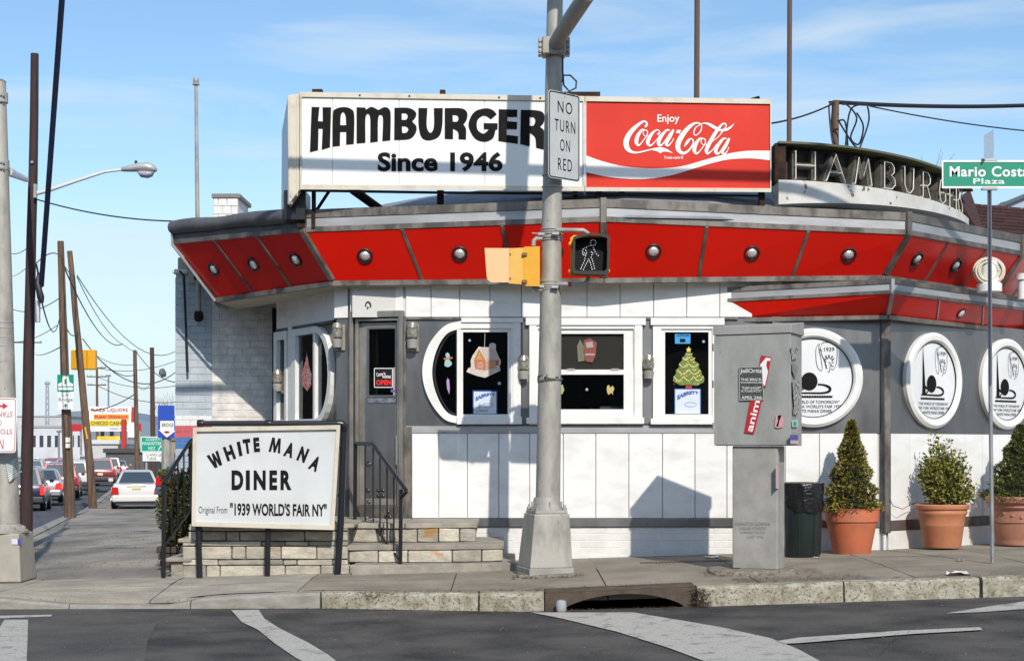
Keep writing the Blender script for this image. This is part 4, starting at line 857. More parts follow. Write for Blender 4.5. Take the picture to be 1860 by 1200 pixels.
for ch, pxc, wd in [('H', 1462, .24), ('A', 1517, .26), ('M', 1567, .27), ('B', 1615, .22), ('U', 1650, .22), ('R', 1682, .23), ('G', 1710, .24), ('E', 1727, .22), ('R', 1738, .22), ('S', 1744, .22)]:
    t = t_at(pxc); p = bez(t); d = bzt(t); nn = Vector((d.y, -d.x, 0)); dd = Vector((d.x, d.y, 0)); z0 = 4.235
    base = Vector((p.x, p.y, 0))
    q = lambda uv, o: base + dd * ((uv[0] - .5) * wd) + nn * o + Vector((0, 0, z0 + uv[1] * .30))
    mb = MB(); mt = MB()
    for k_, st in enumerate(GL[ch]):
        for a, b in zip(st, st[1:]):
            A, B = q(a, .055 + .002 * k_), q(b, .055 + .002 * k_); dirv = (B - A); L_ = dirv.length / 2; dirn = dirv.normalized(); sd = dirn.cross(nn).normalized()
            mb.obox((A + B) / 2, dirn * (L_ + .018), sd * .03, nn * .045)
        mt.tube([q(a, .135) for a in st], .0068, 6)
        for a in (st[0], st[-1]): mt.tube([q(a, .135), q(a, .09)], .010, 5)
    mb.build('channel_letter', CHAN, ns_); mt.build('neon_tube', NEON, ns_, smooth=True)

# --- round signs
def round_sign(pl, u, z, rad, label, ob=0.0):
    t = thing('round_sign', label, 'sign', tuple(pl.loc(u, z - rad, .03)), 'round white signs on the grey wall')
    c = pl.loc(u, z, ob); mb = MB()
    mb.lathe([(rad * .985, .0), (rad * .99, .05), (rad * .93, .075), (rad * .84, .07), (rad * .80, .045)], c, 56, axis=pl.n, cap=False); mb.build('frame', FRAMEW, t, smooth=True)
    mb = MB(); mb.lathe([(rad * .81, .04), (rad * .79, .048), (rad * .78, .04)], c, 56, axis=pl.n, cap=False); mb.build('gasket', BLACK, t, smooth=True)
    mb = MB(); mb.lathe([(rad * .79, .03), (.0, .031)], c, 56, axis=pl.n, cap=False); mb.build('sign_face', M('round_sign_face', (.74, .75, .76), .35, col2=(.64, .65, .66), scale=1.5), t)
    mp = lambda x, y, o: pl.loc(u + x * rad, z - y * rad, o + ob)
    B = .036; mb = MB()
    def poly(lp, o=B):
        V, Fc = fill([lp]); idx = {}; vv = []
        for i, v in enumerate(V):
            if v[2] > 0: idx[i] = len(vv); vv.append(mp(v[0], v[1], o))
        mb.add(vv, [tuple(idx[i] for i in f) for f in Fc if all(i in idx for i in f)])
    poly([(-.375, -.72), (-.28, .20), (-.28, .30), (-.40, .30), (-.392, .2)])
    poly([(-.07 + .165 * math.cos(a), .07 + .18 * math.sin(a)) for a in fr(0, 2 * math.pi * 23 / 24, 23)], B + .001)
    z4 = lambda x, y: ((x - 258) / 555, (y - 575) / 555)
    strokes(mb, [[(-.30, .13, .05), (-.22, .17, .04), (-.12, .20, .03)], [(-.28, .30, .05), (-.2, .22, .03), (-.1, .2, .025)], [(.10, .13, .03), (.22, .14, .035), (.33, .19, .05), (.33, .26, .05), (.2, .30, .035), (-.1, .30, .03), (-.44, .30, .022)]], mp, B + .0015)
    lp = [(-.45, .355)] + [(-.45 + .84 * i / 34, .353 + (.012 if i % 2 else -.006)) for i in range(35)] + [(.39, .395), (-.45, .395)]; poly(lp)
    Q = lambda l, w_: [(*z4(x, y), w_) for x, y in l]
    strokes(mb, [Q([(335, 195), (297, 240), (292, 330), (300, 420), (322, 475), (352, 497), (362, 470), (355, 410), (345, 340), (330, 280), (325, 230), (335, 195)], .009),
                 Q([(352, 215), (368, 185), (420, 180), (480, 184), (518, 220), (526, 300), (520, 400), (500, 460), (475, 487), (462, 470)], .009),
                 Q([(345, 230), (342, 262), (355, 270), (352, 300), (362, 330), (385, 380), (400, 430), (410, 465)], .011),
                 Q([(322, 262), (345, 262), (340, 285), (328, 290)], .01),
                 Q([(375, 355), (405, 375), (400, 325), (425, 365), (435, 318), (452, 362), (475, 328), (468, 375), (495, 355), (470, 395), (492, 410)], .010),
                 Q([(378, 380), (400, 400), (395, 430), (410, 440), (402, 460), (418, 468)], .013), Q([(430, 400), (450, 410), (450, 440), (445, 480), (440, 508), (422, 508)], .010), Q([(465, 420), (470, 450), (490, 440)], .010)], mp, B + .0012)
    text(mb, '1939', (*z4(383, 238), *z4(495, 284)), mp, B, bold=.0)
    for s, y0, hw in (('"THE WORLD OF TOMORROW"', .45, .53), ("NEW YORK WORLD'S FAIR 1939", .54, .57), ('WHITE MANA DINER', .632, .38)): text(mb, s, (-hw, y0, hw, y0 + .06), mp, B, bold=.0)
    print_obj('emblem_print', mb, INK, t); return t
SR = .555
round_sign(PW, PW.U(1474), Zp(686, 16.5), SR, 'round white 1939 emblem sign half hidden by the grey utility cabinet', .055)
round_sign(PA, PA.U(1691), Zp(691, PA.ray(1691, 800).y), SR, 'round white 1939 emblem sign above the leafy boxwood in its orange pot')
round_sign(PA, PA.U(1691) + 1.52, Zp(691, PA.ray(1691, 800).y), SR, 'round white 1939 emblem sign cut by the right frame edge')

# ================================================================== WINDOW DECORATIONS
def flat(name, label, cat, polys, pl, off=.008, th=.004, prn=None, group=None, mats=None):
    """flat cut-out hung inside the glass: first polygon is the card"""
    a = pl.ray(sum(p[0] for p in polys[0][0]) / len(polys[0][0]), max(p[1] for p in polys[0][0]), off)
    t = thing(name, label, cat, tuple(a), group)
    shape('card', [polys[0][0]], pl.ray, off, th, polys[0][1], t)
    for i, (lp, mt) in enumerate(polys[1:]): shape('print_patch', [lp], pl.ray, off + .0025 + .0004 * i, .0015, mt, t)
    if prn:
        for mb_, mt in prn: print_obj('print', mb_, mt, t)
    return t
def cm(n, c, **k): return M(n, c, .55, **k)
g7 = lambda L: [(840 + p[0] / 7.06, 600 + p[1] / 7.06) + tuple(p[2:]) for p in L]
flat('gingerbread_house', 'white and orange gingerbread house cut-out hanging in the rounded window', 'window decoration',
  [(g7([(50, 530), (70, 490), (110, 465), (105, 380), (130, 320), (210, 205), (240, 212), (340, 215), (345, 175), (385, 155), (430, 175), (428, 250), (470, 350), (492, 380), (490, 430), (475, 450), (488, 515), (290, 605), (180, 580)]), cm('icing', (.62, .56, .50), col2=(.5, .42, .36), scale=60)),
   (g7([(150, 375), (212, 235), (300, 390), (300, 510), (160, 490)]), cm('ginger', (.50, .20, .07), col2=(.35, .10, .05), scale=90)),
   (g7([(305, 395), (420, 370), (425, 480), (305, 505)]), cm('ginger2', (.45, .19, .08), col2=(.55, .32, .2), scale=90)),
   (g7([(175, 370), (215, 270), (262, 375)]), cm('gold', (.62, .36, .06), col2=(.4, .2, .05), scale=80)),
   (g7([(240, 222), (400, 225), (455, 355), (315, 385)]), cm('roof_icing', (.58, .50, .45), col2=(.45, .33, .3), scale=70)),
   (g7([(190, 410), (230, 400), (265, 415), (265, 495), (190, 485)]), cm('pink_icing', (.60, .34, .27), col2=(.35, .12, .08), scale=90)),
   (g7([(425, 385), (465, 375), (462, 440), (430, 450)]), cm('candy_red', (.45, .08, .06)))], PF)
mb = MB(); mb.tube([PF.ray(881, 600, .012), PF.ray(880, 631, .012)], .002, 4); tag(mb.build('hanging_string', PRINTW), 'thin white string holding up the gingerbread house cut-out', 'string')
def poster(x0, y0, x1, y1, label, full, edge):
    mb = MB(); W_, H_ = x1 - x0, y1 - y0
    text(mb, 'SABRETT', (0, 0, 1, 1), PF.ray, .0125, bold=.05, warp=lambda u, v: (x0 + W_ * (.08 + .86 * u), y0 + H_ * (.44 - .26 * math.sin(u * math.pi * .62) - v * (.2 - .10 * u))))
    m2_ = MB()
    if full: text(m2_, 'THE', (x0 + 3, y0 + H_ * .66, x0 + W_ * .27, y0 + H_ * .76), PF.ray, .0125, bold=.0); text(m2_, 'ULTIMATE', (x0 + 3, y0 + H_ * .82, x0 + W_ * .62, y0 + H_ * .93), PF.ray, .0125)
    strokes(m2_, [[(x0 + W_ * (.62 + .24 * math.cos(a)), y0 + H_ * (.62 + .09 * math.sin(a)), .5) for a in fr(0, 6.28, 16)]], PF.ray, .0125)
    BL = cm('poster_blue', (.035, .12, .42)); return flat('poster', label, 'poster', [(rect(x0 - edge[0], y0 - edge[1], x1 + edge[2], y1), BL), (rect(x0, y0, x1, y1 + .0), cm('poster_pale', (.55, .62, .72), col2=(.62, .66, .70), scale=8))], PF, .005, .003, [(mb, BL), (m2_, cm('poster_grey', (.12, .16, .26)))])
poster(860.5, 711, 901.5, 751, 'pale blue hot dog poster with dark blue edge under the gingerbread house', True, (2, 2.5, 2))
poster(1226.5, 707, 1271.5, 751, 'white square hot dog poster under the light-strung Christmas tree cut-out', False, (1.5, 1.5, 1.5))
# christmas tree
t6 = lambda L: [(1200 + p[0] / 6.67, 590 + p[1] / 6.67) + tuple(p[2:]) for p in L]
TG = cm('tree_green', (.05, .14, .025), col2=(.20, .26, .04), scale=120, lo=.42, hi=.58)
ct = flat('christmas_tree', 'green cut-out Christmas tree with yellow garlands and a gold star in the window', 'window decoration',
  [(t6([(340, 300), (360, 340), (400, 400), (420, 440), (465, 470), (460, 520), (495, 560), (500, 600), (530, 640), (525, 690), (440, 735), (350, 725), (240, 730), (150, 680), (155, 630), (190, 580), (180, 550), (225, 510), (220, 470), (260, 430), (270, 390), (310, 350)]), TG),
   (t6([(340, 258), (352, 285), (372, 288), (358, 305), (365, 328), (340, 318), (315, 328), (322, 305), (308, 288), (328, 285)]), cm('star_gold', (.75, .55, .12))),
   (t6([(305, 735), (375, 735), (380, 768), (300, 768)]), cm('pot_red', (.5, .02, .02)))], PF)
mb = MB(); mo = [MB() for _ in range(3)]
for (x0, x1, y, n, s) in ((300, 385, 345, 1, 12), (265, 415, 395, 2, 22), (225, 455, 470, 2, 30), (200, 480, 545, 2, 38), (160, 520, 620, 3, 42)):
    for i in range(n):
        a, b = lerp(x0, x1, i / n), lerp(x0, x1, (i + 1) / n)
        strokes(mb, [[(*t6([(lerp(a, b, t), y + s * math.sin(math.pi * t) * (1.3))])[0], 1.3) for t in fr(0, 1, 6)]], PF.ray, .0118)
for i in range(95):
    y = rnd(380, 715); hw = (y - 300) * .43; x = 340 + rnd(-hw, hw); q = t6([(x, y)])[0]; rr_ = rnd(.5, 1.5)
    mo[i % 3].add([PF.ray(q[0] + rr_ * math.cos(a), q[1] + rr_ * math.sin(a), .0112 + i * 1e-5) for a in fr(0, 5.2, 5)], [(0, 1, 2, 3, 4, 5)])
print_obj('garland', mb, cm('garland_yellow', (.75, .62, .22)), ct)
for m_, c_ in zip(mo, ((.5, .05, .03), (.70, .50, .10), (.55, .65, .30))): print_obj('baubles', m_, cm('bauble%d' % int(c_[0] * 100), c_), ct)['kind'] = 'stuff'
mb = MB(); text(mb, 'ACCEPTED HERE', (1229, 607, 1252, 611), PF.ray, .0125); mb.add([PF.ray(*p, .0125) for p in rect(1235, 615, 1245, 621)], [(0, 1, 2, 3)])
flat('window_notice', 'small bright blue notice stuck at the top of the window above the tree', 'notice', [(rect(1226, 605, 1254, 624), cm('notice_blue', (.03, .30, .62)))], PF, prn=[(mb, INK)])
def flake(px, py, r_, label, colr=(.35, .5, .6)):
    lp = []; 
    for i in range(12): a = i * math.pi / 6; rr_ = r_ if i % 2 == 0 else r_ * .45; lp.append((px + rr_ * math.cos(a), py + rr_ * math.sin(a)))
    o = shape('snowflake_sticker', [lp], PF.ray, .013, .004, cm('flake_pale', colr)); tag(o, label, 'sticker', 'pale snowflake stickers on the windows')
flake(853, 618, 3, 'pale snowflake sticker above left of the gingerbread house'); flake(907, 696, 4.2, 'pale snowflake sticker below right of the gingerbread house')
flake(1066, 707, 3.4, 'pale snowflake sticker in the lower sash of the middle window'); flake(1278, 620, 3.4, 'pale snowflake sticker right of the blue notice')
# small faint decorations
o = flat('hanging_ornament', 'faint red and white round ornament behind the insect screen', 'window decoration', [([(1060, 618), (1072, 614), (1084, 622), (1082, 645), (1076, 658), (1064, 656), (1060, 640)], cm('faint_red', (.22, .05, .04))), ([(1064, 622), (1076, 620), (1078, 630), (1066, 632)], cm('faint_white', (.35, .30, .28))), ([(1063, 642), (1080, 642), (1080, 645), (1063, 645)], cm('faint_white', (.35, .30, .28)))], PF, .009, .003)
flat('hanging_ornament', 'faint greenish ornament beside the red one behind the insect screen', 'window decoration', [([(1048, 628), (1054, 616), (1060, 628), (1062, 655), (1050, 657)], cm('faint_green', (.14, .14, .08)))], PF, .009, .003)
flat('reindeer_cutout', 'small gold reindeer cut-out in the lower sash of the middle window', 'window decoration', [([(1102, 706), (1103, 700), (1107, 699), (1108, 704), (1113, 700), (1116, 706), (1113, 712), (1114, 717), (1110, 713), (1105, 717), (1103, 712)], cm('deer_gold', (.50, .38, .12)))], PF, .009, .003)
flat('hanging_ornament', 'pale green gold ornament at the left of the lower sash', 'window decoration', [([(1015, 700), (1022, 698), (1025, 708), (1021, 716), (1014, 712)], cm('faint_greeng', (.35, .38, .12)))], PF, .009, .003)
flat('snowman_cutout', 'small pale blue snowman cut-out in the rounded window corner', 'window decoration', [([(813, 640, 1), (817, 645, 1), (816, 652, 1), (821, 660, 1), (815, 666, 1), (808, 664, 1), (808, 656, 1), (811, 650, 1), (809, 644, 1)], cm('snow_blue', (.30, .48, .48))), ([(806, 650), (822, 648), (822, 651), (806, 653)], cm('scarf_red', (.5, .15, .05)))], PF)
flat('hanging_ornament', 'narrow lilac icicle ornament low in the rounded window', 'window decoration', [([(813, 686), (816, 690), (817, 705), (816, 716), (812, 705), (811, 692)], cm('lilac', (.38, .25, .5)))], PF)
flat('hanging_ornament', 'red and white candy wreath hanging in the left rounded window', 'window decoration', [([(557, 640), (562, 668), (566, 680), (565, 700), (558, 710), (550, 700), (548, 680), (551, 668), (555, 655)], cm('candy_wreath', (.45, .07, .07), col2=(.6, .55, .5), scale=50, lo=.5, hi=.6))], PL, .008)
# open sign
t8 = lambda x, y: (480 + x / 5, 560 + y / 5)
mbw = MB(); mbr = MB(); mk = lambda x, y, o: PD.ray(*t8(x, y), o)
for r_ in (rect(997, 540, 1168, 547), rect(997, 712, 1168, 719), rect(997, 540, 1003, 719), rect(1161, 540, 1168, 719)): mbw.add([mk(*p, -.026) for p in r_], [(0, 1, 2, 3)])
text(mbw, 'Come in', (1018, 578, 1100, 612), mk, -.026, bold=.02, rot=-.18); text(mbw, "WE'RE", (1070, 608, 1150, 634), mk, -.026, bold=.03); text(mbr, 'OPEN', (1015, 648, 1155, 695), mk, -.026, bold=.05)
t = thing('open_sign', "black door sign reading Come in WE'RE OPEN with red letters", 'sign', tuple(mk(1080, 719, -.07)))
shape('card', [[t8(*p) for p in rect(997, 540, 1168, 719)]], PD.ray, -.028, .003, BLACK, t); print_obj('white_print', mbw, PRINTW, t)
print_obj('red_print', mbr, M('open_red', (.8, .02, .02), .5), t)
flat('notice', 'white and purple paper notice beside the open sign on the door', 'notice', [([t8(*p) for p in rect(1172, 535, 1206, 790)], cm('notice_cream', (.5, .45, .36))), ([t8(*p) for p in rect(1150, 735, 1204, 760)], cm('notice_purple', (.16, .11, .42)))], PD, -.0295)

# ================================================================== THE REAR BRICK ANNEX
an = thing('brick_annex', 'white and pale blue painted brick annex with a chimney behind the diner', 'building', (-3.8, 20.2, 0))
PB = Plane(0, 19.0, 1, 19.0)
bx0, bxm, bx1 = X(318, 19), X(385, 19), X(520, 19)
ubox(PB, bx0 + .01, bxm, -.6, Zp(497, 19), -.005, -3).build('wall', MORTB, an); ubox(PB, bxm, bx1 + .5, -.6, Zp(440, 19), -.005, -3).build('wall', MORTW, an)
bricks(PB, bx0, bxm, Zp(755, 19), Zp(497, 19), .195, .0885, BRICKB, an, proud=.002, jt=.004)
bricks(PB, bxm, bx1, Zp(770, 19), Zp(445, 19), .195, .0885, M('annex_white_brick', (.80, .76, .70), .7, spec=.2, col2=(.54, .53, .52), scale=6, rand=.04, bump=.5, bscale=40), an, proud=.002, jt=.004)
for y0, y1, c_ in ((753, 773, (.72, .72, .72)), (773, 795, (.55, .09, .10)), (795, 814, (.05, .16, .40)), (814, 960, (.33, .40, .47))):
    bricks(PB, bx0, bxm, Zp(y1, 19), Zp(y0, 19) + .02, .195, .0775, M('stripe_%d' % y0, c_, .6, rand=.05, bump=.4, bscale=40), an, proud=.002, jt=.004)
ubox(PB, bx0 - .03, X(342, 19), Zp(497, 19), Zp(492, 19) + .02, .04, -1.5).build('coping', M('white_coping', (.7, .69, .66), .6), an, bevel=.01)
mb = MB(); ubox(PB, X(322, 19), X(342, 19), Zp(492, 19) + .02, Zp(467, 19), -.02, -.3, mb); mb.build('flashing_box', M('tan_metal', (.42, .38, .32), .6), an, bevel=.01)
mb = MB(); ubox(PB, X(344, 19), X(360, 19), Zp(515, 19), Zp(484, 19), .06, .0, mb); mb.build('electric_box', M('tan_metal', (.42, .38, .32), .6), an, bevel=.01)
mb = MB(); mb.tube([P(326, 492, 18.9), P(334, 500, 18.9), P(341, 676, 18.9)], .016, 6); mb.build('drop_cable', CABLE, an)
PC = Plane(0, 20.4, 1, 20.4)
ubox(PC, X(388, 20.4), X(432, 20.4), 3.6, Zp(360, 20.4), -.005, -.8).build('chimney', MORTW, an)
chim = [o for o in an.children if o.name.startswith('chimney')][0]
for r_ in range(8):
    for a, b in ((388, 404), (404.5, 420), (420.5, 432)) if r_ % 2 else ((388, 396), (396.5, 412), (412.5, 432)):
        ubox(PC, X(a, 20.4) + .003, X(b, 20.4) - .003, Zp(360, 20.4) - .112 * (r_ + 1) + .006, Zp(360, 20.4) - .112 * r_, .01, -.03).build('block', BRICKW, chim, bevel=.004)
ubox(PC, X(385, 20.4), X(437, 20.4), Zp(360, 20.4), Zp(352, 20.4), .03, -.85).build('chimney_cap', M('grey_cap', (.2, .19, .18), .8), chim, bevel=.008)
# flagpole
fp = thing('flagpole', 'thin metal flagpole with ball top standing behind the left canopy tip', 'flagpole', tuple(P(357, 575, 18.85)))
mb = MB(); mb.tube([P(361, 578, 18.85), P(357.5, 300, 18.85), P(356, 150, 18.85)], [.032, .026, .02], 8); mb.build('pole', GALV, fp, smooth=True)
mb = MB(); c = P(356, 146, 18.85); mb.lathe([(0, -.04), (.03, -.03), (.04, 0), (.03, .03), (0, .04)], c, 12); mb.build('ball', GALV, fp, smooth=True)
mb = MB(); mb.lathe([(0, -.01), (.045, -.01), (.045, .01), (0, .01)], P(356, 153, 18.85), 10); mb.build('collar', GALV, fp)
mb = MB(); mb.tube([P(361, 578, 18.88), P(361, 570, 18.8)], .06, 8); mb.tube([P(357, 505, 18.98), P(357, 505, 18.84)], .04, 8); mb.build('wall_bracket', RUST, fp)
# back right roofs
rr = thing('roof_annex', 'reddish brown shingled roof rising behind the right end of the diner', 'building', (7.5, 22, 3))
SH = M('brown_shingle', (.055, .026, .022), .9, rand=.18, spec=.2, bump=.5, bscale=30)
def rp(u, v): return P(lerp(1735, 1960, u), lerp(lerp(375, 395, u), 440, 1 - v), 0 + lerp(19.6, 22.5, v))
mb = MB(); mb.slab([P(1725, 440, 19.6), P(1990, 455, 19.6), P(1990, 392, 22.5), P(1760, 372, 22.5)], .1); mb.build('roof', M('shingle_base', (.05, .02, .018), .9), rr)
A, B, C_, D_ = P(1725, 440, 19.6), P(1990, 455, 19.6), P(1990, 392, 22.5), P(1760, 372, 22.5)
nrm = (B - A).cross(D_ - A).normalized(); nrm = nrm if nrm.z > 0 else -nrm
for r_ in range(11):
    for c in range(9):
        t0, t1 = r_ / 11, (r_ + 1) / 11 - .004; s0 = (c + (.5 if r_ % 2 else 0)) / 9.5; s1_ = s0 + .1
        f_ = lambda s, t: along(along(A, B, s), along(D_, C_, s), t)
        q = [f_(s0, t0), f_(s1_, t0), f_(s1_, t1 + .03), f_(s0, t1 + .03)]
        mb = MB(); mb.hexa([p + nrm * .005 for p in q[:2]] + [p - nrm * .01 for p in q[2:]], [p + nrm * .03 for p in q[:2]] + [p + nrm * .012 for p in q[2:]]); mb.build('shingle', SH, rr)
mb = MB(); mb.slab([P(1740, 360, 19.4), P(1790, 440, 19.4), P(1795, 440, 20.5), P(1762, 345, 20.5)], .08); mb.build('hip_panel', M('shingle_base', (.05, .02, .018), .9), rr)
mb = MB(); mb.box(6.2, 12, 19.8, 26, .0, 3.7); mb.build('wall', MORTW, rr)
fb = thing('hillside_building', 'distant pale blue grey speckled building beyond the street sign', 'building', tuple(P(1840, 420, 60)))
mb = MB(); mb.slab([P(1808, 372, 60), P(1900, 335, 60), P(1900, 440, 60), P(1808, 440, 60)], 4); mb.build('wall', M('speckled_wall', (.35, .42, .5), .8, speck=(.05, .06, .08), sscale=2.2, sat=(.58, .62)), fb)
mb = MB(); mb.slab([P(1805, 375, 59.8), P(1905, 334, 59.8), P(1905, 341, 59.8), P(1805, 382, 59.8)], 4.3); mb.build('roof_edge', M('slate_green', (.08, .10, .12), .8), fb)
mb = MB()
for i in range(14): c = P(1812 + i * 6, 388 + rnd(-3, 3), 30); mb.lathe([(0, -.05), (rnd(.05, .10), 0), (0, rnd(.04, .09))], c, 8)
tag(mb.build('white_stones', M('white_lump', (.6, .6, .6), .9)), 'row of white lumps along the far roof edge', 'lumps', kind='stuff')
# vent with hose coil and a white pipe on the lower canopy
hc = thing('hose_coil', 'coil of pale hose hung on a white vent above the wing canopy', 'hose coil', tuple(P(1798, 520, 17.0)))
for i in range(9):
    mb = MB(); c = P(1797, 492, 17.0 + i * .012); rad = .13 + rnd(-.02, .035); dx = rnd(-.02, .02)
    mb.tube([c + Vector((rad * math.cos(a) + dx, rnd(-.004, .004), rad * .92 * math.sin(a))) for a in fr(0, 2 * math.pi, 22)], .012, 6, cap=False); mb.build('hose_loop', M('pale_hose', (.62, .56, .45), .5), hc, smooth=True)
mb = MB(); c = P(1797, 522, 17.1); mb.lathe([(.14, -.05), (.14, .04), (.11, .06), (.11, .30), (0, .32)], c, 16); mb.build('vent_body', FRAMEW, hc, smooth=True)
vp = MB(); vp.lathe([(.06, -.1), (.06, .12), (.085, .13), (.085, .2), (0, .2)], P(1858, 528, 17.6), 16); tag(vp.build('vent_pipe', FRAMEW, smooth=True), 'short white plastic vent pipe right of the hose coil', 'pipe')
# roof masts behind the signs
for px, w_, y1, lab in ((1266, 5, 195, 'thin brown mast rising behind the middle of the red sign'), (1434, 4.5, 275, 'thin brown mast rising at the left end of the neon sign')):
    mb = MB(); mb.tube([P(px - 1, y1 + 60, 17.6), P(px + 1, -140, 17.6)], w_ * .0065, 8); tag(mb.build('roof_mast', M('mast_brown', (.13, .08, .06), .6, .3), smooth=True), lab, 'mast')
print('signs done')

# ================================================================== SIGNAL POLE
sp_ = thing('signal_pole', 'thick grey steel traffic signal pole on a tapered square base', 'signal pole', tuple(P(990, 1045, 14.5)))
YP = 14.5; cpx = lambda y: lerp(1008, 995, y / 930)
mb = MB(); pts = [P(cpx(y), y, YP) for y in (925, 700, 450, 200, 0, -350)]; mb.tube(pts, [.121, .113, .100, .086, .077, .066], 28); mb.build('pole', GALV, sp_, smooth=True)
gb = .0
mb = MB(); cx0 = X(990, YP); cb, ct_ = cx0, X(993, YP)
rot = R(16)
def sq(cx, cy, h, z): 
    o = []
    for a, b in ((-1, -1), (1, -1), (1, 1), (-1, 1)): o.append((cx + h * (a * math.cos(rot) - b * math.sin(rot)), cy + h * (a * math.sin(rot) + b * math.cos(rot)), z))
    return o
z0, z1, z2 = Zp(1044, 14.45), Zp(1030, 14.4), Zp(932, 14.45)
mb.hexa(sq(cb, YP, .225, z0 - .02), sq(cb, YP, .225, z1)); o = mb.build('base_skirt', PEDG, sp_, bevel=.006)
mb = MB(); mb.hexa(sq(cb, YP, .216, z1), sq(ct_, YP, .178, z2)); mb.build('base_box', GALV, sp_, bevel=.012, seg=2)
mb = MB(); mb.hexa(sq(ct_, YP, .165, z2 + .001), sq(ct_, YP, .160, z2 + .035)); mb.build('base_flange', PEDG, sp_, bevel=.006)
mb = MB(); mb.lathe([(.155, 0), (.15, .02), (.135, .05), (.128, .10), (.122, .12)], (ct_, YP, z2 + .035), 24); mb.build('pole_collar', PEDG, sp_, smooth=True)
for k_ in range(4):
    a, b, _ = sq(ct_, YP, .138, 0)[k_]; mb = MB(); mb.lathe([(.022, 0), (.022, .025), (.012, .026), (.012, .05), (0, .052)], (a, b, z2 + .035), 6); mb.build('anchor_nut', GALV, sp_)
for k_ in range(8):
    a_ = k_ * math.pi / 4 + .2; mb = MB(); d = Vector((math.cos(a_), math.sin(a_), 0)); mb.obox(Vector((ct_, YP, z2 + .08)) + d * .135, d * .02, Vector((-d.y, d.x, 0)) * .008, (0, 0, .035)); mb.build('gusset', PEDG, sp_)
for y, n_ in ((425, 3), (436, 2), (516, 2), (526, 3), (340, 1), (318, 1)):
    c = P(cpx(y), y, YP); mb = MB(); r_ = .103 if y > 400 else .097
    for i in range(n_): mb.lathe([(r_, -.008), (r_ + .007, -.006), (r_ + .007, .006), (r_, .008)], c + Vector((0, 0, i * .022)), 24, cap=False, axis=(rnd(-.04, .04), .0, 1))
    mb.build('steel_band', STEELL if y < 400 else PEDG, sp_, smooth=True)
for y, dx in ((425, -1), (520, -1), (424, 1), (521, 1)):
    c = P(cpx(y) - 6 + dx * 13, y, 14.36); mb = MB(); mb.obox(c, (.035, 0, 0), (0, .02, 0), (0, 0, .014)); mb.tube([c, c + Vector((-.09 if dx < 0 else .0, 0, .01))], .008, 5); mb.build('band_buckle', STEELL, sp_, bevel=.003)
# torn tape and stickers remains on the pole
mb = MB(); c = P(cpx(690), 690, YP)
for i in range(3): mb.lathe([(.116, -.02 + i * .012), (.121 + .002 * i, -.008 + i * .012), (.119, .01 + i * .012), (.115, .014 + i * .012)], c, 20, cap=False, axis=(.1 * (i - 1), .05, 1))
mb.build('torn_tape', M('dirty_tape', (.06, .055, .05), .5, col2=(.35, .33, .3), scale=25, lo=.5, hi=.6, bump=1, bscale=40), sp_)
# mast arm and clamp
c = P(1006, 88, YP); mb = MB(); mb.obox(c + Vector((0, -.03, 0)), (.115, 0, 0), (0, .10, 0), (0, 0, .085)); mb.build('arm_clamp', GALV, sp_, bevel=.01)
for dx in (-.135, .135): mb = MB(); mb.obox(c + Vector((dx, -.04, 0)), (.018, 0, 0), (0, .05, 0), (0, 0, .085)); mb.build('clamp_flange', GALV, sp_, bevel=.004)
for dx in (-.135, .135):
    for z in (-.05, 0, .05): mb = MB(); mb.lathe([(.016, 0), (.016, .012), (0, .014)], c + Vector((dx, -.09, z)), 6, axis=(0, -1, 0)); mb.build('clamp_bolt', GALV, sp_)
mb = MB(); mb.tube([P(1010, 78, 14.38), P(1032, 42, 14.0), P(1064, -6, 13.5), Vector((.82, 13.2, 6.2)), Vector((1.0, 12.9, 8.6)), Vector((2.6, 11.0, 10.2)), Vector((6.0, 8.0, 10.8))], [.072, .076, .080, .08, .075, .07, .06], 20); mb.build('mast_arm', PEDG, sp_, smooth=True)  # unseen run above the frame is bent upward to steer its shadow
mb = MB(); mb.tube([P(x, y, 14.33) for x, y in ((1022, 100), (1022, 130), (1024, 155), (1034, 166), (1046, 160), (1047, 148), (1036, 137), (1024, 137), (1021, 150))], .009, 6); mb.build('loop_cable', CABLE, sp_, smooth=True)

# --- walk signal
ws = thing('pedestrian_signal', 'black faced walk signal showing a white walking man, on the pole', 'pedestrian signal', tuple(P(1072, 500, 14.2)))
ys_ = 14.2; bx = lambda x, y, dy=0: P(x, y, ys_ + dy)
YD = M('signal_yellow_shade', (.50, .23, .01), .45)
body = [(1039, 432), (1044, 427), (1104, 428), (1106, 494), (1098, 501), (1038, 499), (1036, 490)]
PX = Plane(0, ys_, 1, ys_)
shape('housing', [[(1036, 432), (1042, 427), (1102, 429), (1105, 494), (1100, 502), (1036, 501)]], PX.ray, -.12, .13, YELL, ws)
shape('visor', [[(1044, 429, 1), (1075, 423, 1), (1106, 428, 1), (1108, 440), (1106, 494), (1101, 499), (1042, 497), (1039, 490), (1042, 436)], [(1046, 434, 1), (1075, 427, 1), (1102, 432, 1), (1104, 440), (1102, 488), (1098, 492), (1046, 491), (1044, 486), (1045, 438)]], PX.ray, .03, .16, M('visor_black', (.02, .02, .018), .4), ws)
shape('lens', [[(1045, 432), (1103, 432), (1102, 492), (1044, 492)]], PX.ray, -.115, .005, M('lens_black', (.012, .012, .012), .6, spec=.1), ws)
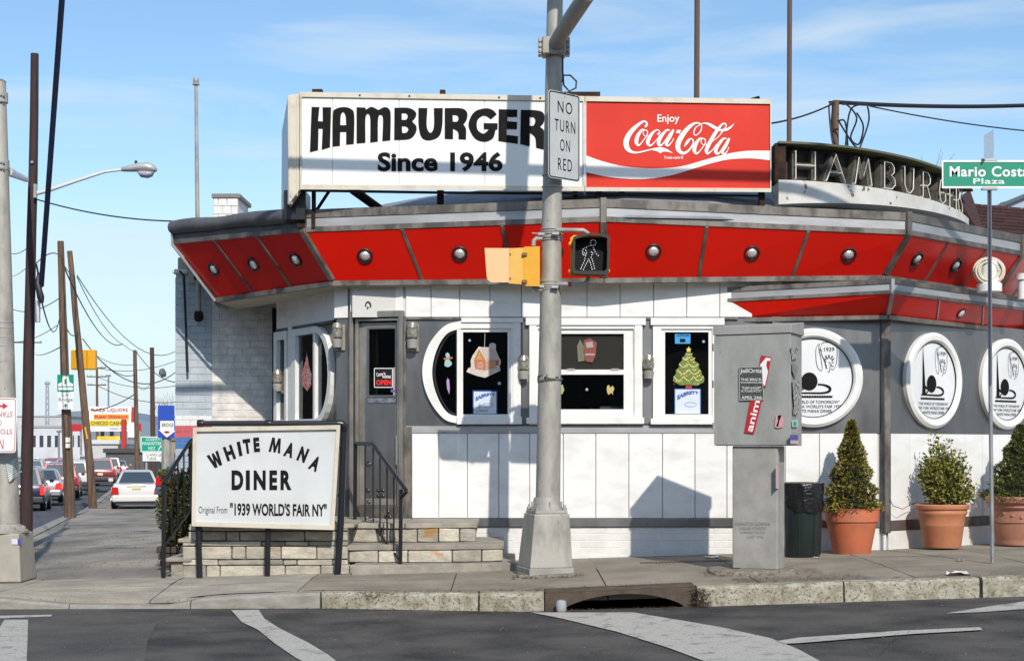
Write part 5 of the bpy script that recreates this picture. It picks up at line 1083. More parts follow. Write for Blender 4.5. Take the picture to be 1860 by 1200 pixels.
dots = [(815, 208), (829, 214), (834, 228), (828, 242), (815, 247), (801, 242), (797, 228), (802, 214), (800, 247), (785, 250), (770, 257), (757, 264), (747, 272), (744, 288), (743, 302), (750, 312), (762, 318), (768, 262), (765, 280), (770, 296), (755, 300), (766, 308), (760, 334), (756, 350), (750, 366), (742, 380), (736, 394), (731, 406), (817, 262), (822, 276), (828, 290), (838, 304), (850, 316), (804, 292), (812, 300), (806, 312), (802, 328), (808, 342), (812, 356), (817, 372), (821, 388), (825, 404), (784, 340), (778, 354), (770, 368), (762, 382), (756, 396), (750, 410), (790, 352), (796, 364), (800, 378), (804, 394), (808, 408)]
mb = MB()
for x, y in dots: mb.lathe([(.0052, 0), (.0045, .004), (0, .005)], PX.ray(860 + x / 3.75, 380 + y / 3.75, -.114), 6, axis=(0, -1, 0))
mb.build('walking_man_lights', M('led_white', (.9, .9, 1), .4, emit=(.8, .88, 1.0, .25)), ws)
for (x, y) in ((1036, 443), (1036, 493), (1104, 492)): mb = MB(); mb.lathe([(.02, -.01), (.022, .02), (.012, .03), (0, .03)], PX.ray(x, y, -.08), 8, axis=(0, -1, 0)); mb.build('hinge', YELL, ws)
for y, y2 in ((418, 430), (516, 502)):
    mb = MB(); mb.tube([P(1012, y, 14.4), P(1030, y, 14.34), P(1060, y + .5, 14.34), P(1068, (y + y2) / 2, 14.34), P(1068, y2, 14.34)], .022, 10); mb.build('bracket_pipe', GALV, ws, smooth=True)
mb = MB(); mb.lathe([(.024, -.015), (.024, .015)], P(1035, 516, 14.34), 10, axis=(1, 0, 0)); mb.build('red_tape', M('red_tape', (.4, .03, .03), .5), ws)
# --- side facing signal
ys2 = thing('pedestrian_signal', 'yellow walk signal seen from its side with faded visor, left of the pole', 'pedestrian signal', tuple(P(930, 512, 14.35)))
PY = Plane(0, 14.3, 1, 14.3); z8 = lambda L: [(860 + x / 3.75, 380 + y / 3.75) for x, y in L]
shape('housing', [z8([(350, 255), (452, 252), (452, 525), (362, 522), (346, 500)])], PY.ray, -.01, .30, YELL, ys2)
shape('housing_rim', [z8([(345, 255), (362, 255), (362, 523), (345, 510)])], PY.ray, .01, .34, YELL, ys2)
shape('visor', [z8([(248, 265), (346, 262), (346, 512), (240, 505)])], PY.ray, .0, .30, M('signal_yellow_warm', (.72, .42, .09), .45, col2=(.7, .38, .05), scale=6), ys2)
shape('visor_end', [z8([(76, 264), (246, 265), (240, 498), (120, 497), (96, 480), (90, 455)])], PY.ray, .004, .006, YELP, ys2)
for (x, y) in ((350, 305), (350, 490)): shape('latch', [z8(rect(x - 18, y - 10, x + 16, y + 10))], PY.ray, .03, .03, M('latch_brown', (.2, .1, .02), .5), ys2)
for (x, y) in ((250, 305), (250, 470)): shape('visor_rivet', [z8(rect(x - 4, y - 4, x + 4, y + 4))], PY.ray, .012, .01, RUST, ys2)
for y, y2 in ((199, 250), (548, 525)):
    mb = MB(); mb.tube([P(860 + 470 / 3.75, 380 + y / 3.75, 14.38), P(860 + 430 / 3.75, 380 + y / 3.75, 14.38), P(860 + 412 / 3.75, 380 + (y + (15 if y < 300 else -15)) / 3.75, 14.38), P(860 + 408 / 3.75, 380 + y2 / 3.75, 14.38)], .022, 10); mb.build('bracket_pipe', PEDG, ys2, smooth=True)
# --- no turn on red
nt_ = thing('no_turn_sign', 'white NO TURN ON RED sign strapped to the signal pole', 'sign', tuple(P(1020, 328, 14.3)))
PN = Plane(X(996, 14.17), 14.17, X(1053, 14.44), 14.44)
zz = lambda py: Zp(py, 14.17)
def rrect(u0, u1, z0, z1, r_):
    o = []
    for (cx, cz_, a0_) in ((u1 - r_, z1 - r_, 0), (u0 + r_, z1 - r_, 90), (u0 + r_, z0 + r_, 180), (u1 - r_, z0 + r_, 270)):
        for i in range(6): a_ = R(a0_ + i * 18); o.append((cx + r_ * math.cos(a_), cz_ + r_ * math.sin(a_)))
    return o
un = (Vector((X(1053, 14.44), 14.44, 0)) - PN.o).length; za_, zb2 = zz(322), zz(162)
SGREY = M('sign_reflective_white', (.48, .49, .49), .45, col2=(.42, .43, .43), scale=5)
shape('sign_plate', [rrect(0, un, za_, zb2, .035)], PN.loc, .0, .004, SGREY, nt_)
shape('border_line', [rrect(.008, un - .008, za_ + .008, zb2 - .008, .03), rrect(.018, un - .018, za_ + .018, zb2 - .018, .024)], PN.loc, .0022, .001, INK, nt_)
mb = MB(); ml = lambda x, y, o: PN.loc(x, y, o)
def fitrow(mb, s, cx, y, h, w_, bold=.0): text(mb, s, (cx - w_ / 2, y + h, cx + w_ / 2, y), ml, .002, bold=bold, sp_=1.25)
HH = zb2 - za_
for s, f_, w_ in (('NO', .76, .19), ('TURN', .545, .27), ('ON', .325, .13), ('RED', .105, .185)): fitrow(mb, s, un / 2 + .01, za_ + HH * f_, HH * .135, w_)
print_obj('lettering', mb, INK, nt_)
for y in (170, 318): mb = MB(); mb.lathe([(.008, 0), (.006, .003)], PN.loc(un / 2 + .01, zz(y), .002), 8, axis=PN.n); mb.build('sign_bolt', PEDG, nt_)

# ================================================================== UTILITY CABINET
uc_ = thing('utility_cabinet', 'grey metal utility cabinet on a pedestal covered in old stickers', 'utility cabinet', (2.4, 14.2, .05))
ang = R(25); ux = Vector((math.cos(ang), -math.sin(ang), 0)); uy = Vector((math.sin(ang), math.cos(ang), 0))
fl = Vector((X(1297, 14.17), 14.17, 0)); wC, dC = .742, .46
def cab(mb, a0_, a1_, b0, b1, z0, z1):
    q = lambda u, v, z: fl + ux * u + uy * v + Vector((0, 0, z))
    return mb.hexa([q(a0_, b0, z0), q(a1_, b0, z0), q(a1_, b1, z0), q(a0_, b1, z0)], [q(a0_, b0, z1), q(a1_, b0, z1), q(a1_, b1, z1), q(a0_, b1, z1)])
cab(MB(), .01, wC - .01, .01, dC, 1.265, 2.325).build('cabinet_body', BOXG, uc_, bevel=.006)
cab(MB(), 0, wC, 0, .012, 1.27, 2.31).build('cabinet_door', BOXG, uc_, bevel=.005)
q = lambda u, v, z: fl + ux * u + uy * v + Vector((0, 0, z))
mb = MB(); mb.hexa([q(-.008, -.012, 2.315), q(wC + .01, -.012, 2.315), q(wC + .01, dC + .01, 2.315), q(-.008, dC + .01, 2.315)], [q(-.008, -.012, 2.398), q(wC + .01, -.012, 2.398), q(wC + .01, dC + .01, 2.448), q(-.008, dC + .01, 2.448)]); mb.build('cabinet_lid', BOXG, uc_, bevel=.005)
pu0, pu1 = .168, .605
for zz_ in (1.45, 1.85, 2.2): mb = MB(); mb.lathe([(.012, -.035), (.012, .035)], q(-.004, .0, zz_), 8); mb.build('hinge', BOXG, uc_)
cab(MB(), pu0, pu1, .04, .30, .10, 1.262).build('pedestal', PEDG, uc_, bevel=.008)
cab(MB(), pu0 + .07, pu1 - .09, .045, .28, .02, .12).build('pedestal_foot', PEDG, uc_, bevel=.004)
for u in (pu0 + .03, pu1 - .05): mb = MB(); mb.lathe([(.02, 0), (.02, .03), (.01, .03), (.01, .07), (0, .07)], q(u, .07, .03), 6); mb.build('anchor_bolt', RUST, uc_)
PFc = Plane(fl.x, fl.y, (fl + ux).x, (fl + ux).y); PSd = Plane((fl + ux * wC).x, (fl + ux * wC).y, (fl + ux * wC + uy).x, (fl + ux * wC + uy).y)
z3 = lambda L: [(1320 + x / 6, 630 + y / 6) for x, y in L]
def sticker(label, polys, pl, off, prn=()):
    c_ = polys[0][0]; t = thing('sticker', label, 'sticker', tuple(pl.ray(sum(p[0] for p in c_) / len(c_), max(p[1] for p in c_), off)))
    for i, (lp, m_) in enumerate(polys): shape('sticker_sheet' if i == 0 else 'print_patch', [lp], pl.ray, off + .0012 * (i + 1), .001, m_, t)
    for mb_, m_ in prn: print_obj('print', mb_, m_, t)
STR = M('sticker_red', (.45, .015, .02), .5)
mb = MB(); mr = lambda x, y, o: PFc.ray(1320 + x / 6, 630 + y / 6, o)
def rotmap(cx, cy, a_): return lambda x, y, o: mr(cx + x * math.cos(a_) - y * math.sin(a_), cy + x * math.sin(a_) + y * math.cos(a_), o)
text(mb, 'anim', (-178, -32, 170, 36), rotmap(288, 745, R(-76)), .016, bold=.02)
sticker('long red sticker with white lettering, lower one on the cabinet front', [(z3([(258, 578), (385, 575), (298, 945), (192, 930)]), STR)], PFc, .013, [(mb, PRINTW)])
sticker('torn red sticker with a white curl at the upper right of the black flyer', [(z3([(375, 90), (485, 110), (460, 250), (425, 440), (400, 430), (385, 300), (362, 180)]), STR), (z3([(400, 150), (430, 115), (478, 125), (475, 150), (440, 150), (430, 200), (450, 270), (415, 425), (395, 400), (385, 250), (362, 195)]), PRINTW)], PFc, .0125)
mb = MB(); FM = lambda x, y, o: PFc.ray(1320 + x / 6, 630 + y / 6, o)
for s, b in (('JellOrtiz', (145, 235, 385, 295)), ('THE BRICK', (150, 340, 385, 368)), ('WAREHOUSE', (148, 378, 388, 395)), ('"HIP-HOP"', (165, 432, 375, 460)), ('& "CLASS ACTS"', (160, 465, 378, 490)), ('APRIL 24th', (160, 532, 385, 568))): text(mb, s, b, FM, .0185, bold=.03)
strokes(mb, [[(x, y, 5) for x, y in l] for l in ([(135, 222), (383, 215)], [(383, 215), (403, 572)], [(403, 572), (142, 578)], [(142, 578), (135, 222)])], FM, .0185)
sticker('black and white concert flyer pasted on the cabinet front', [(z3([(131, 218), (386, 211), (406, 575), (140, 582)]), M('flyer_dark', (.09, .095, .09), .6, col2=(.03, .03, .03), scale=50))], PFc, .0155, [(mb, M('flyer_white', (.55, .55, .52), .6))])
sticker('small torn pink and black sticker at the lower right of the cabinet front', [(z3([(535, 740), (600, 738), (622, 780), (612, 870), (560, 885), (522, 870)]), M('sticker_pink', (.6, .30, .32), .5)), (z3([(555, 745), (600, 740), (575, 800), (560, 870), (540, 860), (560, 800)]), INK)], PFc, .013)
pS = lambda L: z3(L)
sticker('peeling grey and black sticker high on the cabinet side', [(pS([(700, 0), (775, -5), (775, 60), (765, 130), (710, 135), (705, 60)]), M('peel_grey', (.42, .41, .38), .7, col2=(.05, .05, .05), scale=45, lo=.48, hi=.56))], PSd, .008)
sticker('shredded black and white sticker halfway down the cabinet side', [(pS([(718, 362), (798, 365), (795, 500), (790, 620), (800, 640), (770, 740), (725, 730), (735, 640), (722, 500)]), MATS['peel_grey'])], PSd, .008)
sticker('faint torn paper scrap between the two side stickers', [(pS([(705, 160), (775, 200), (765, 300), (745, 340), (715, 260)]), M('faint_scrap', (.26, .26, .25), .7, col2=(.16, .16, .15), scale=30))], PSd, .008)
sticker('small pale green square sticker on the cabinet side', [(pS(rect(710, 795, 778, 868)), M('st_mint', (.35, .55, .48), .5)), (pS(rect(728, 815, 760, 855)), M('st_teal', (.02, .28, .18), .5))], PSd, .008)
sticker('tiny blue over pink sticker at the bottom of the cabinet side', [(pS(rect(690, 955, 778, 1055)), M('st_blue', (.06, .06, .30), .5)), (pS(rect(694, 1015, 782, 1055)), M('st_pink', (.55, .38, .40), .5))], PSd, .008)
mb = MB(); PEm = lambda x, y, o: PFc.ray(1280 + x / 2.4, 560 + y / 2.4, o)
for s, b in (('FLEMINGTON ALUMINUM', (132, 930, 285, 945)), ('& BRASS FOUNDRY', (150, 950, 272, 964)), ('FLEMINGTON N.J.', (155, 970, 262, 983)), ('CAST 1976', (185, 988, 255, 1001))): text(mb, s, b, PEm, -.036, bold=.01)
print_obj('cast_lettering', mb, M('cast_letters', (.27, .258, .235), .7), uc_)
sticker('narrow pale pink strip sticker on the pedestal side', [([(1409, 845), (1414, 845), (1415, 888), (1409, 886)], M('st_pink', (.55, .38, .40), .5))], Plane((fl + ux * pu1).x, (fl + ux * pu1).y, (fl + ux * pu1 + uy).x, (fl + ux * pu1 + uy).y), .004)

# concrete pads under pole and cabinet
PADM = M('rough_pad_concrete', (.27, .24, .19), .95, col2=(.15, .13, .10), scale=14, bump=1, bscale=50, speck=(.08, .07, .05), sscale=50, sat=(.58, .64))
def pad(x0, x1, y0, y1, h, lab):
    mb = MB(); n = 18; V = []; cx, cy = (x0 + x1) / 2, (y0 + y1) / 2
    for lay, (s, z) in enumerate(((1.12, -.05), (1.06, h * .6), (.97, h))):
        for i in range(n):
            a_ = 2 * math.pi * i / n; c_, s_ = math.cos(a_), math.sin(a_); f_ = 1 / max(abs(c_), abs(s_)) ** .8; rr_ = s * f_ * (1 + rnd(-.03, .03))
            px_, py_ = cx + c_ * rr_ * (x1 - x0) / 2, cy + s_ * rr_ * (y1 - y0) / 2; V.append((px_, py_, ground_z(px_, py_) + z + rnd(-.004, .004)))
    Fc = [(l * n + i, l * n + (i + 1) % n, (l + 1) * n + (i + 1) % n, (l + 1) * n + i) for l in range(2) for i in range(n)] + [tuple(2 * n + i for i in range(n))]
    mb.add(V, Fc); tag(mb.build('concrete_pad', PADM), lab, 'concrete pad')
pad(.06, .60, 14.22, 14.75, .03, 'rough concrete pad under the signal pole base'); pad(1.9, 2.7, 13.85, 14.5, .04, 'rough concrete pad under the utility cabinet')

# ================================================================== DINER NAME SIGN
wm = thing('name_sign', 'white diner name board in a cream frame on black pipe posts', 'sign', tuple(P(485, 1045, 14.85)))
PT = Plane(0, 14.82, 1, 14.82)
oq = [(350.5, 776), (618, 771.5), (607, 962), (348, 955)]
iq = [(357.5, 783.5), (611, 779.5), (600, 953.5), (355, 947)]
shape('frame', [oq, iq], PT.ray, .03, .12, CREAM, wm); shape('board', [[(354, 780), (614, 776), (604, 957), (352, 951)]], PT.ray, .0, .04, SIGNG, wm)
shape('back_board', [[(352, 778), (616, 774), (605, 960), (350, 953)]], PT.ray, -.05, .03, STEELD, wm)
z5 = lambda x, y: (370 + x / 7.058, 780 + y / 7.058)
mW = lambda x, y, o: PT.ray(*z5(x, y), o)
mb = MB()
GLY = {'W': [(0, 1), (.23, 1), (.32, .42), (.43, .97), (.60, .97), (.69, .42), (.77, 1), (1, 1), (.82, 0), (.59, 0), (.51, .5), (.41, 0), (.18, 0)], 'M': [(0, 0), (.21, 0), (.27, .56), (.42, 0), (.59, 0), (.73, .56), (.79, 0), (1, 0), (.87, 1), (.65, 1), (.505, .44), (.35, 1), (.13, 1)]}
for s, cx, cy, rt, w_, h_ in (('W', 150, 385, -26, 150, 190), ('H', 330, 297, -19, 118, 190), ('I', 460, 244, -11, 44, 186), ('T', 556, 212, -8, 98, 188), ('E', 678, 192, -4, 78, 186), ('M', 920, 198, 9, 140, 188), ('A', 1100, 258, 17, 120, 188), ('N', 1272, 318, 22, 112, 190), ('A', 1428, 432, 26, 118, 190)):
    if s in GLY:
        V, Fc = fill([GLY[s]]); idx = {}; vv = []; c_, s_ = math.cos(R(rt)), math.sin(R(rt))
        for i, v in enumerate(V):
            if v[2] > 0: idx[i] = len(vv); dx, dy = (v[0] - .5) * w_ * 1.08, (.5 - v[1]) * h_; vv.append(mW(cx + dx * c_ - dy * s_, cy + dx * s_ + dy * c_, .004))
        mb.add(vv, [tuple(idx[i] for i in f) for f in Fc if all(i in idx for i in f)]); continue
    text(mb, s, (cx - w_ / 2, cy - h_ / 2, cx + w_ / 2, cy + h_ / 2), mW, .004, bold=(.06 if s in 'HITEN' else .052), rot=R(rt), skew=(12 if s in 'M' and 0 else 0))
print_obj('lettering', mb, INK, wm); mb = MB()
for s, x0, x1 in (('D', 357, 508), ('I', 540, 592), ('N', 640, 795), ('E', 842, 942), ('R', 984, 1126)): text(mb, s, (x0, 520, x1, 772), mW, .004, bold=.05)
print_obj('lettering', mb, INK, wm); mb = MB()
text(mb, '"1939 WORLD\'S FAIR NY"', (338, 935, 1578, 1100), lambda x, y, o: mW(x, y + (x - 338) * .012, o), .004, bold=.03)
print_obj('lettering', mb, INK, wm)
mb = MB(); text(mb, 'Original From', (-65, 985, 303, 1100), lambda x, y, o: mW(x, y - 3, o), .004, bold=.0); print_obj('small_lettering', mb, M('grey_print', (.06, .055, .05), .6), wm)
PIPE = M('black_pipe_paint', (.014, .015, .02), .3, bump=.1, bscale=40)
for x0, x1, r_, y0 in ((360, 363, .030, 957), (487, 485.5, .028, 957), (625, 612.5, .034, 775)):
    mb = MB(); mb.tube([P(x0 + (0 if y0 > 900 else 0), y0 if y0 < 900 else 950, 14.88), P(lerp(x0, x1, .5), 950 if y0 < 900 else 1000, 14.88), P(x1, 1048, 14.88)], r_, 12); mb.build('post', PIPE, wm, smooth=True)
for a, b in ((362, 486), (488, 618)): mb = MB(); mb.tube([P(a, 769, 14.86), P(b, 768.5, 14.86)], .028, 12); mb.build('top_pipe', PIPE, wm, smooth=True)
for x in (487, 364): mb = MB(); mb.lathe([(.034, -.03), (.036, -.02), (.036, .02), (.034, .03)], P(x, 768.5, 14.86), 12, axis=(1, 0, 0)); mb.build('pipe_coupling', PIPE, wm, smooth=True)
mb = MB(); mb.tube([P(612, 768.5, 14.86), P(622, 769, 14.86), P(626, 773, 14.86), P(626, 781, 14.87)], .036, 12); mb.build('pipe_elbow', PIPE, wm, smooth=True)
for a_, b_ in ((813, 8), (900, 8)): mb = MB(); x_ = lerp(625, 612.5, (a_ - 775) / 270); mb.lathe([(.037, -.012), (.037, .012)], P(x_, a_, 14.88), 12); mb.build('pipe_band', PIPE, wm)

# ================================================================== STONE STEPS AND WALL
st = thing('stone_steps', 'cream ledge stone entrance steps with low front wall', 'steps', (-1.8, 15.6, 0))
def stone_row(f, x0, x1, z0, z1, lens, th=.16):
    x = x0
    while x < x1 - .02:
        l = random.choice(lens); b = min(x + l, x1)
        if x1 - b < .08: b = x1
        g = .005; mb = MB(); ya, yb = f(x + g), f(b - g); d = rnd(-.008, .012)
        mb.hexa([(x + g, ya - d, z0 + g), (b - g, yb - d, z0 + g), (b - g, yb + th, z0 + g), (x + g, ya + th, z0 + g)], [(x + g, ya - d - rnd(0, .006), z1 - g), (b - g, yb - d + rnd(-.004, .004), z1 - g), (b - g, yb + th, z1 - g), (x + g, ya + th, z1 - g)]); mb.v = [(vx, vy + (rnd(-.007, .007) if i_ % 4 < 2 else 0), vz + rnd(-.005, .005)) for i_, (vx, vy, vz) in enumerate(mb.v)]
        mb.build('stone', STONE, st, bevel=.007, seg=1); x = b
def slabs(f, x0, x1, z0, z1, depth, lens):
    x = x0
    while x < x1 - .02:
        b = min(x + random.choice(lens), x1)
        if x1 - b < .2: b = x1
        g = .004; mb = MB(); ya, yb = f(x) - .03, f(b) - .03
        mb.hexa([(x + g, ya, z0), (b - g, yb, z0), (b - g, depth, z0), (x + g, depth, z0)], [(x + g, ya + rnd(-.008, .004), z1), (b - g, yb + rnd(-.008, .004), z1), (b - g, depth, z1), (x + g, depth, z1)])
        mb.build('tread', STONET, st, bevel=.008); x = b
xw0, xw1 = X(342, 15.05), X(632, 15.05)
fw = lambda x: 15.05
# front wall under the name sign
zs = [-.09, .055, .115, .25, .30, .40, .452]
for a, b in zip(zs, zs[1:]): stone_row(fw, xw0 + (.0 if b > .3 else -.06), xw1, a, b, [.14, .24, .36, .5, .66])
mb = MB(); mb.box(xw0 + .02, xw1 - .0, 15.09, 16.9, -.15, .43); mb.build('mortar_core', MORT, st)
# steps to the right
f0 = lambda x: 14.80 + .36 * max(0, (x + 1.0) / 1.1) ** 2 * 1.0
f1 = lambda x: 15.12 + .22 * max(0, (x + .9) / .9) ** 2
f2 = lambda x: 15.55 + .20 * max(0, (x + .9) / .7) ** 2
xr0 = xw1 + .0
slabs(f0, -1.60, .04, -.10, .075, 16.5, [1.7, 1.7])
stone_row(f1, -1.66, -.09, .075, .20, [.22, .3, .38, .45]); slabs(f1, -1.68, -.08, .20, .255, 16.5, [1.0, 1.6])
stone_row(f2, -1.75, -.38, .255, .40, [.22, .3, .38]); slabs(f2, -1.82, -.36, .40, .455, 16.58, [.7, .8])
mb = MB(); mb.add([(-1.66, 15.2, -.1), (-.12, 15.4, -.1), (-.1, 16.58, -.1), (-1.66, 16.58, -.1), (-1.66, 15.2, .2), (-.12, 15.42, .2), (-.1, 16.58, .2), (-1.66, 16.58, .2)], [(0, 1, 5, 4), (1, 2, 6, 5), (4, 5, 6, 7)]); mb.add([(-1.7, 15.62, .2), (-.42, 15.75, .2), (-.4, 16.58, .2), (-1.7, 16.58, .2), (-1.7, 15.62, .41), (-.42, 15.75, .41), (-.4, 16.58, .41), (-1.7, 16.58, .41)], [(0, 1, 5, 4), (1, 2, 6, 5), (4, 5, 6, 7)])
mb.build('mortar_core', MORT, st)
slabs(lambda x: 15.1, xw0 - .0, -1.6, .43, .47, 16.9, [1.0, 1.3])
stone_row(lambda x: 15.0, -1.74, -1.45, -.08, .06, [.1, .14])
# left return steps
xl = X(303, 15.1)
slabs(lambda x: 15.06, xl, xw0 + .04, .09, .13, 15.9, [2]); stone_row(lambda x: 15.08, xl + .04, xw0, -.10, .09, [.12, .2, .25])
slabs(lambda x: 15.06, X(325, 15.1), xw0 + .06, .285, .325, 16.2, [2]); stone_row(lambda x: 15.09, X(331, 15.1), xw0, .13, .285, [.15, .2])

# --- handrails
def handrail(name_label, zf, Ya, Yb, xa_, xb_, posts, topl, botl, bal, scrolls):
    t = thing('handrail', name_label, 'handrail', tuple(P(*posts[-1][1], Yb)))
    yy_ = lambda px: lerp(Ya, Yb, (px - xa_) / (xb_ - xa_)); Q = lambda px, py: P(px, py, yy_(px))
    for (a_, b_) in posts:
        p0, p1 = Q(*a_), Q(*b_); mb = MB(); mb.obox((p0 + p1) / 2, (.019, 0, 0), (0, .019, 0), (p0 - p1) / 2); mb.build('post', BLACK, t, bevel=.003)
    mb = MB(); mb.tube([Q(*p) for p in topl], .021, 8); mb.build('top_rail', BLACK, t, smooth=True)
    mb = MB(); mb.tube([Q(*p) for p in botl], .013, 6); mb.build('bottom_rail', BLACK, t)
    for (x, y0, y1) in bal: mb = MB(); mb.tube([Q(x, y0), Q(x, y1)], .0085, 6); mb.build('baluster', BLACK, t)
    for (cx, cy, r_) in scrolls:
        mb = MB(); pts_ = []
        for i in range(20):
            a_ = i / 19 * 4.6 * math.pi / 1.6; rr_ = r_ * (1 - i / 24); pts_.append(Q(cx + rr_ * math.cos(a_), cy + rr_ * math.sin(a_) * 1.1))
        mb.tube(pts_, .0055, 5); mb.build('scroll', BLACK, t)
    return t
z4_ = lambda x, y: (640 + x / 4.8, 790 + y / 4.8)
t = handrail('black iron handrail with scrolls on the right side of the entrance steps', None, 16.05, 14.95, 645, 729, [(z4_(28, 70), z4_(22, 750)), (z4_(425, 470), z4_(418, 1150))],
  [z4_(20, 72), z4_(178, 78), z4_(468, 478), z4_(470, 495), z4_(435, 530)], [z4_(20, 755), z4_(160, 762), z4_(185, 790), z4_(405, 1080)],
  [(640 + 112 / 4.8, 806, 946), (640 + 182 / 4.8, 807, 952), (640 + 242 / 4.8, 790 + 180 / 4.8, 790 + 860 / 4.8), (640 + 303 / 4.8, 790 + 265 / 4.8, 790 + 940 / 4.8), (640 + 362 / 4.8, 790 + 350 / 4.8, 790 + 1020 / 4.8)],
  [(*z4_(142, 250), 5.5), (*z4_(135, 480), 4.2), (*z4_(140, 580), 3.8), (*z4_(225, 480), 3), (*z4_(265, 480), 3), (*z4_(225, 528), 3), (*z4_(265, 528), 3), (*z4_(290, 710), 3.5), (*z4_(325, 710), 3.5), (*z4_(310, 665), 3.2)])
handrail('black iron handrail on the left side of the steps beside the shrub', None, 16.1, 15.0, 346, 298, [((346, 800), (346, 935)), ((298, 882), (297, 1050))],
  [(349, 799), (346, 800), (302, 868), (297, 878)], [(346, 925), (340, 935), (300, 990)], [(312, 852, 972), (323, 836, 955), (334, 818, 940)], [(343, 825, 3), (343, 850, 3), (343, 876, 3)])

# ================================================================== PLANTS
LEAFS = {}
def leaves(name, pts, size, mats, par, ln=1.7, flat_=.0):
    """many small pointed leaf faces; pts = list of (point, outward direction)"""
    mb = MB()
    for (p, d) in pts:
        d = (Vector(d) + Vector((rnd(-1, 1), rnd(-1, 1), rnd(-.8, 1))) * .9).normalized(); s_ = d.cross(Vector((rnd(-1, 1), rnd(-1, 1), rnd(-1, 1)))).normalized()
        L_ = size * rnd(.6, 1.25); w_ = L_ / ln * .5; up = d.cross(s_).normalized() * L_ * .12
        mb.add([p, p + d * L_ * .5 + s_ * w_ + up, p + d * L_, p + d * L_ * .5 - s_ * w_ + up], [(0, 1, 2, 3)], random.randrange(len(mats)) if len(mats) > 1 else 0)
    me = bpy.data.meshes.new(name); me.from_pydata(mb.v, [], mb.f)
    for q_ in mats: me.materials.append(q_)
    me.polygons.foreach_set('material_index', mb.m); me.update(); return link(name, me, None, par)
def leafmat(n, c):
    m = M(n, c, .5, spec=.4, col2=tuple(v * .7 for v in c), scale=30); return m
def cone_plant(label, x, y, z, h, r_, cols, pot, n=8000):
    t = thing('potted_conifer', label, 'potted plant', (x, y, z), 'potted plants along the diner wall')
    pot(t, x, y, z); zt = z + t['ph']
    mb = MB(); mb.tube([(x, y, zt - .05), (x + .01, y, zt + h * .5), (x, y, zt + h * .85)], [.03, .02, .006], 6); mb.build('trunk', WOODB, t)
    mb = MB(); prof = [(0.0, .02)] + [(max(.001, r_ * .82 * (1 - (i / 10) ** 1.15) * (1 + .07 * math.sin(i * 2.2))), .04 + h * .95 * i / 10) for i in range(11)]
    mb.lathe(prof, (x, y, zt), 14, cap=False); mb.build('shade_core', M('core_shade_paint', (.018, .022, .008), .95, bump=1, bscale=60), t)  # solid core coloured near black as the shade inside the crown
    pts = []
    for i in range(n):
        v = rnd(0, 1) ** 1.35; a_ = rnd(0, 2 * math.pi)
        lump = 1 + .16 * math.sin(v * 30 + 1.3 * math.sin(a_ * 2 + v * 5)) + .10 * math.sin(a_ * 5 + v * 17) + .06 * math.sin(a_ * 11 + v * 40)
        rr_ = r_ * (1 - v ** 1.15) * lump * rnd(.86, 1.02) + .012; dd_ = Vector((math.cos(a_), math.sin(a_), .35)); pts.append((Vector((x, y, zt + .01 + v * h)) + Vector((math.cos(a_), math.sin(a_), 0)) * rr_, dd_))
    leaves('crown', pts, .035, cols, t, ln=2.0); return t
def pot_maker(rt, rb, h, mat, rim, kind):
    def f(t, x, y, z):
        mb = MB()
        if kind == 'a': prof = [(rb * .97, 0), (rb, .01), (rt * .90, h * .62), (rt * .93, h * .66), (rt * .94, h * .70), (rt, h * .72), (rt * 1.03, h * .97), (rt * 1.06, h * .985), (rt * 1.06, h), (rt * .97, h), (rt * .9, h * .88)]
        elif kind == 'b': prof = [(rb * .97, 0), (rb, .01), (rt * .86, h * .5), (rt * .87, h * .51), (rt * .87, h * .53), (rt * .93, h * .74), (rt * .98, h * .77), (rt * 1.0, h * .82), (rt * .97, h * .86), (rt * 1.06, h * .9), (rt * 1.08, h * .97), (rt * 1.04, h), (rt * .93, h), (rt * .9, h * .9)]
        else: prof = [(rb * .98, 0), (rb * 1.02, .03), (rb, .05), (rb * 1.03, .07), (rt * .84, h * .45), (rt * .88, h * .47), (rt * .88, h * .5), (rt * .9, h * .72), (rt * .97, h * .75), (rt * 1.0, h * .78), (rt * .98, h * .82), (rt * 1.1, h * .88), (rt * 1.12, h * .96), (rt * 1.08, h), (rt * .95, h), (rt * .9, h * .9)]
        mb.lathe(prof, (x, y, z), 40, cap=False); mb.build('pot', mat, t, smooth=True)
        mb = MB(); mb.lathe([(rt * .93, 0), (0, .01)], (x, y, z + h * .9), 24, cap=False); mb.build('soil', SOIL, t)
        if kind == 'c':
            for i in range(9):
                a_ = R(200 + i * 18); mb = MB(); mb.lathe([(.02, 0), (.018, .012), (.006, .018), (0, .018)], Vector((x, y, z + h * .62)) + Vector((math.cos(a_), math.sin(a_), 0)) * rt * .885 + Vector((0, 0, .02 * math.sin(i * 1.6))), 8, axis=(math.cos(a_), math.sin(a_), 0)); mb.build('relief', mat, t, smooth=True)
        t['ph'] = h * .9
    return f
OL1, OL2, OL3 = leafmat('conifer_olive', (.27, .24, .04)), leafmat('conifer_bronze', (.32, .24, .05)), leafmat('conifer_dark', (.05, .065, .016))
x1 = X(1547, 16.02); z1_ = Zp(1005, 16.02)
cone_plant('narrow bronze green cone conifer in a bright orange pot by the trash can', x1, 16.02, z1_, .98, .265, [OL1, OL2, OL3], pot_maker(.285, .20, .49, TERRA, 0, 'a'))
x3 = X(1853, 17.25); z3_ = Zp(988, 17.25)
cone_plant('dark green bushy conifer in a dusty relief pot by the street sign', x3, 17.25, z3_, .86, .36, [leafmat('conifer_green', (.13, .15, .035)), leafmat('conifer_green2', (.19, .19, .045)), OL3], pot_maker(.36, .27, .56, TERRC, 0, 'c'), n=9000)
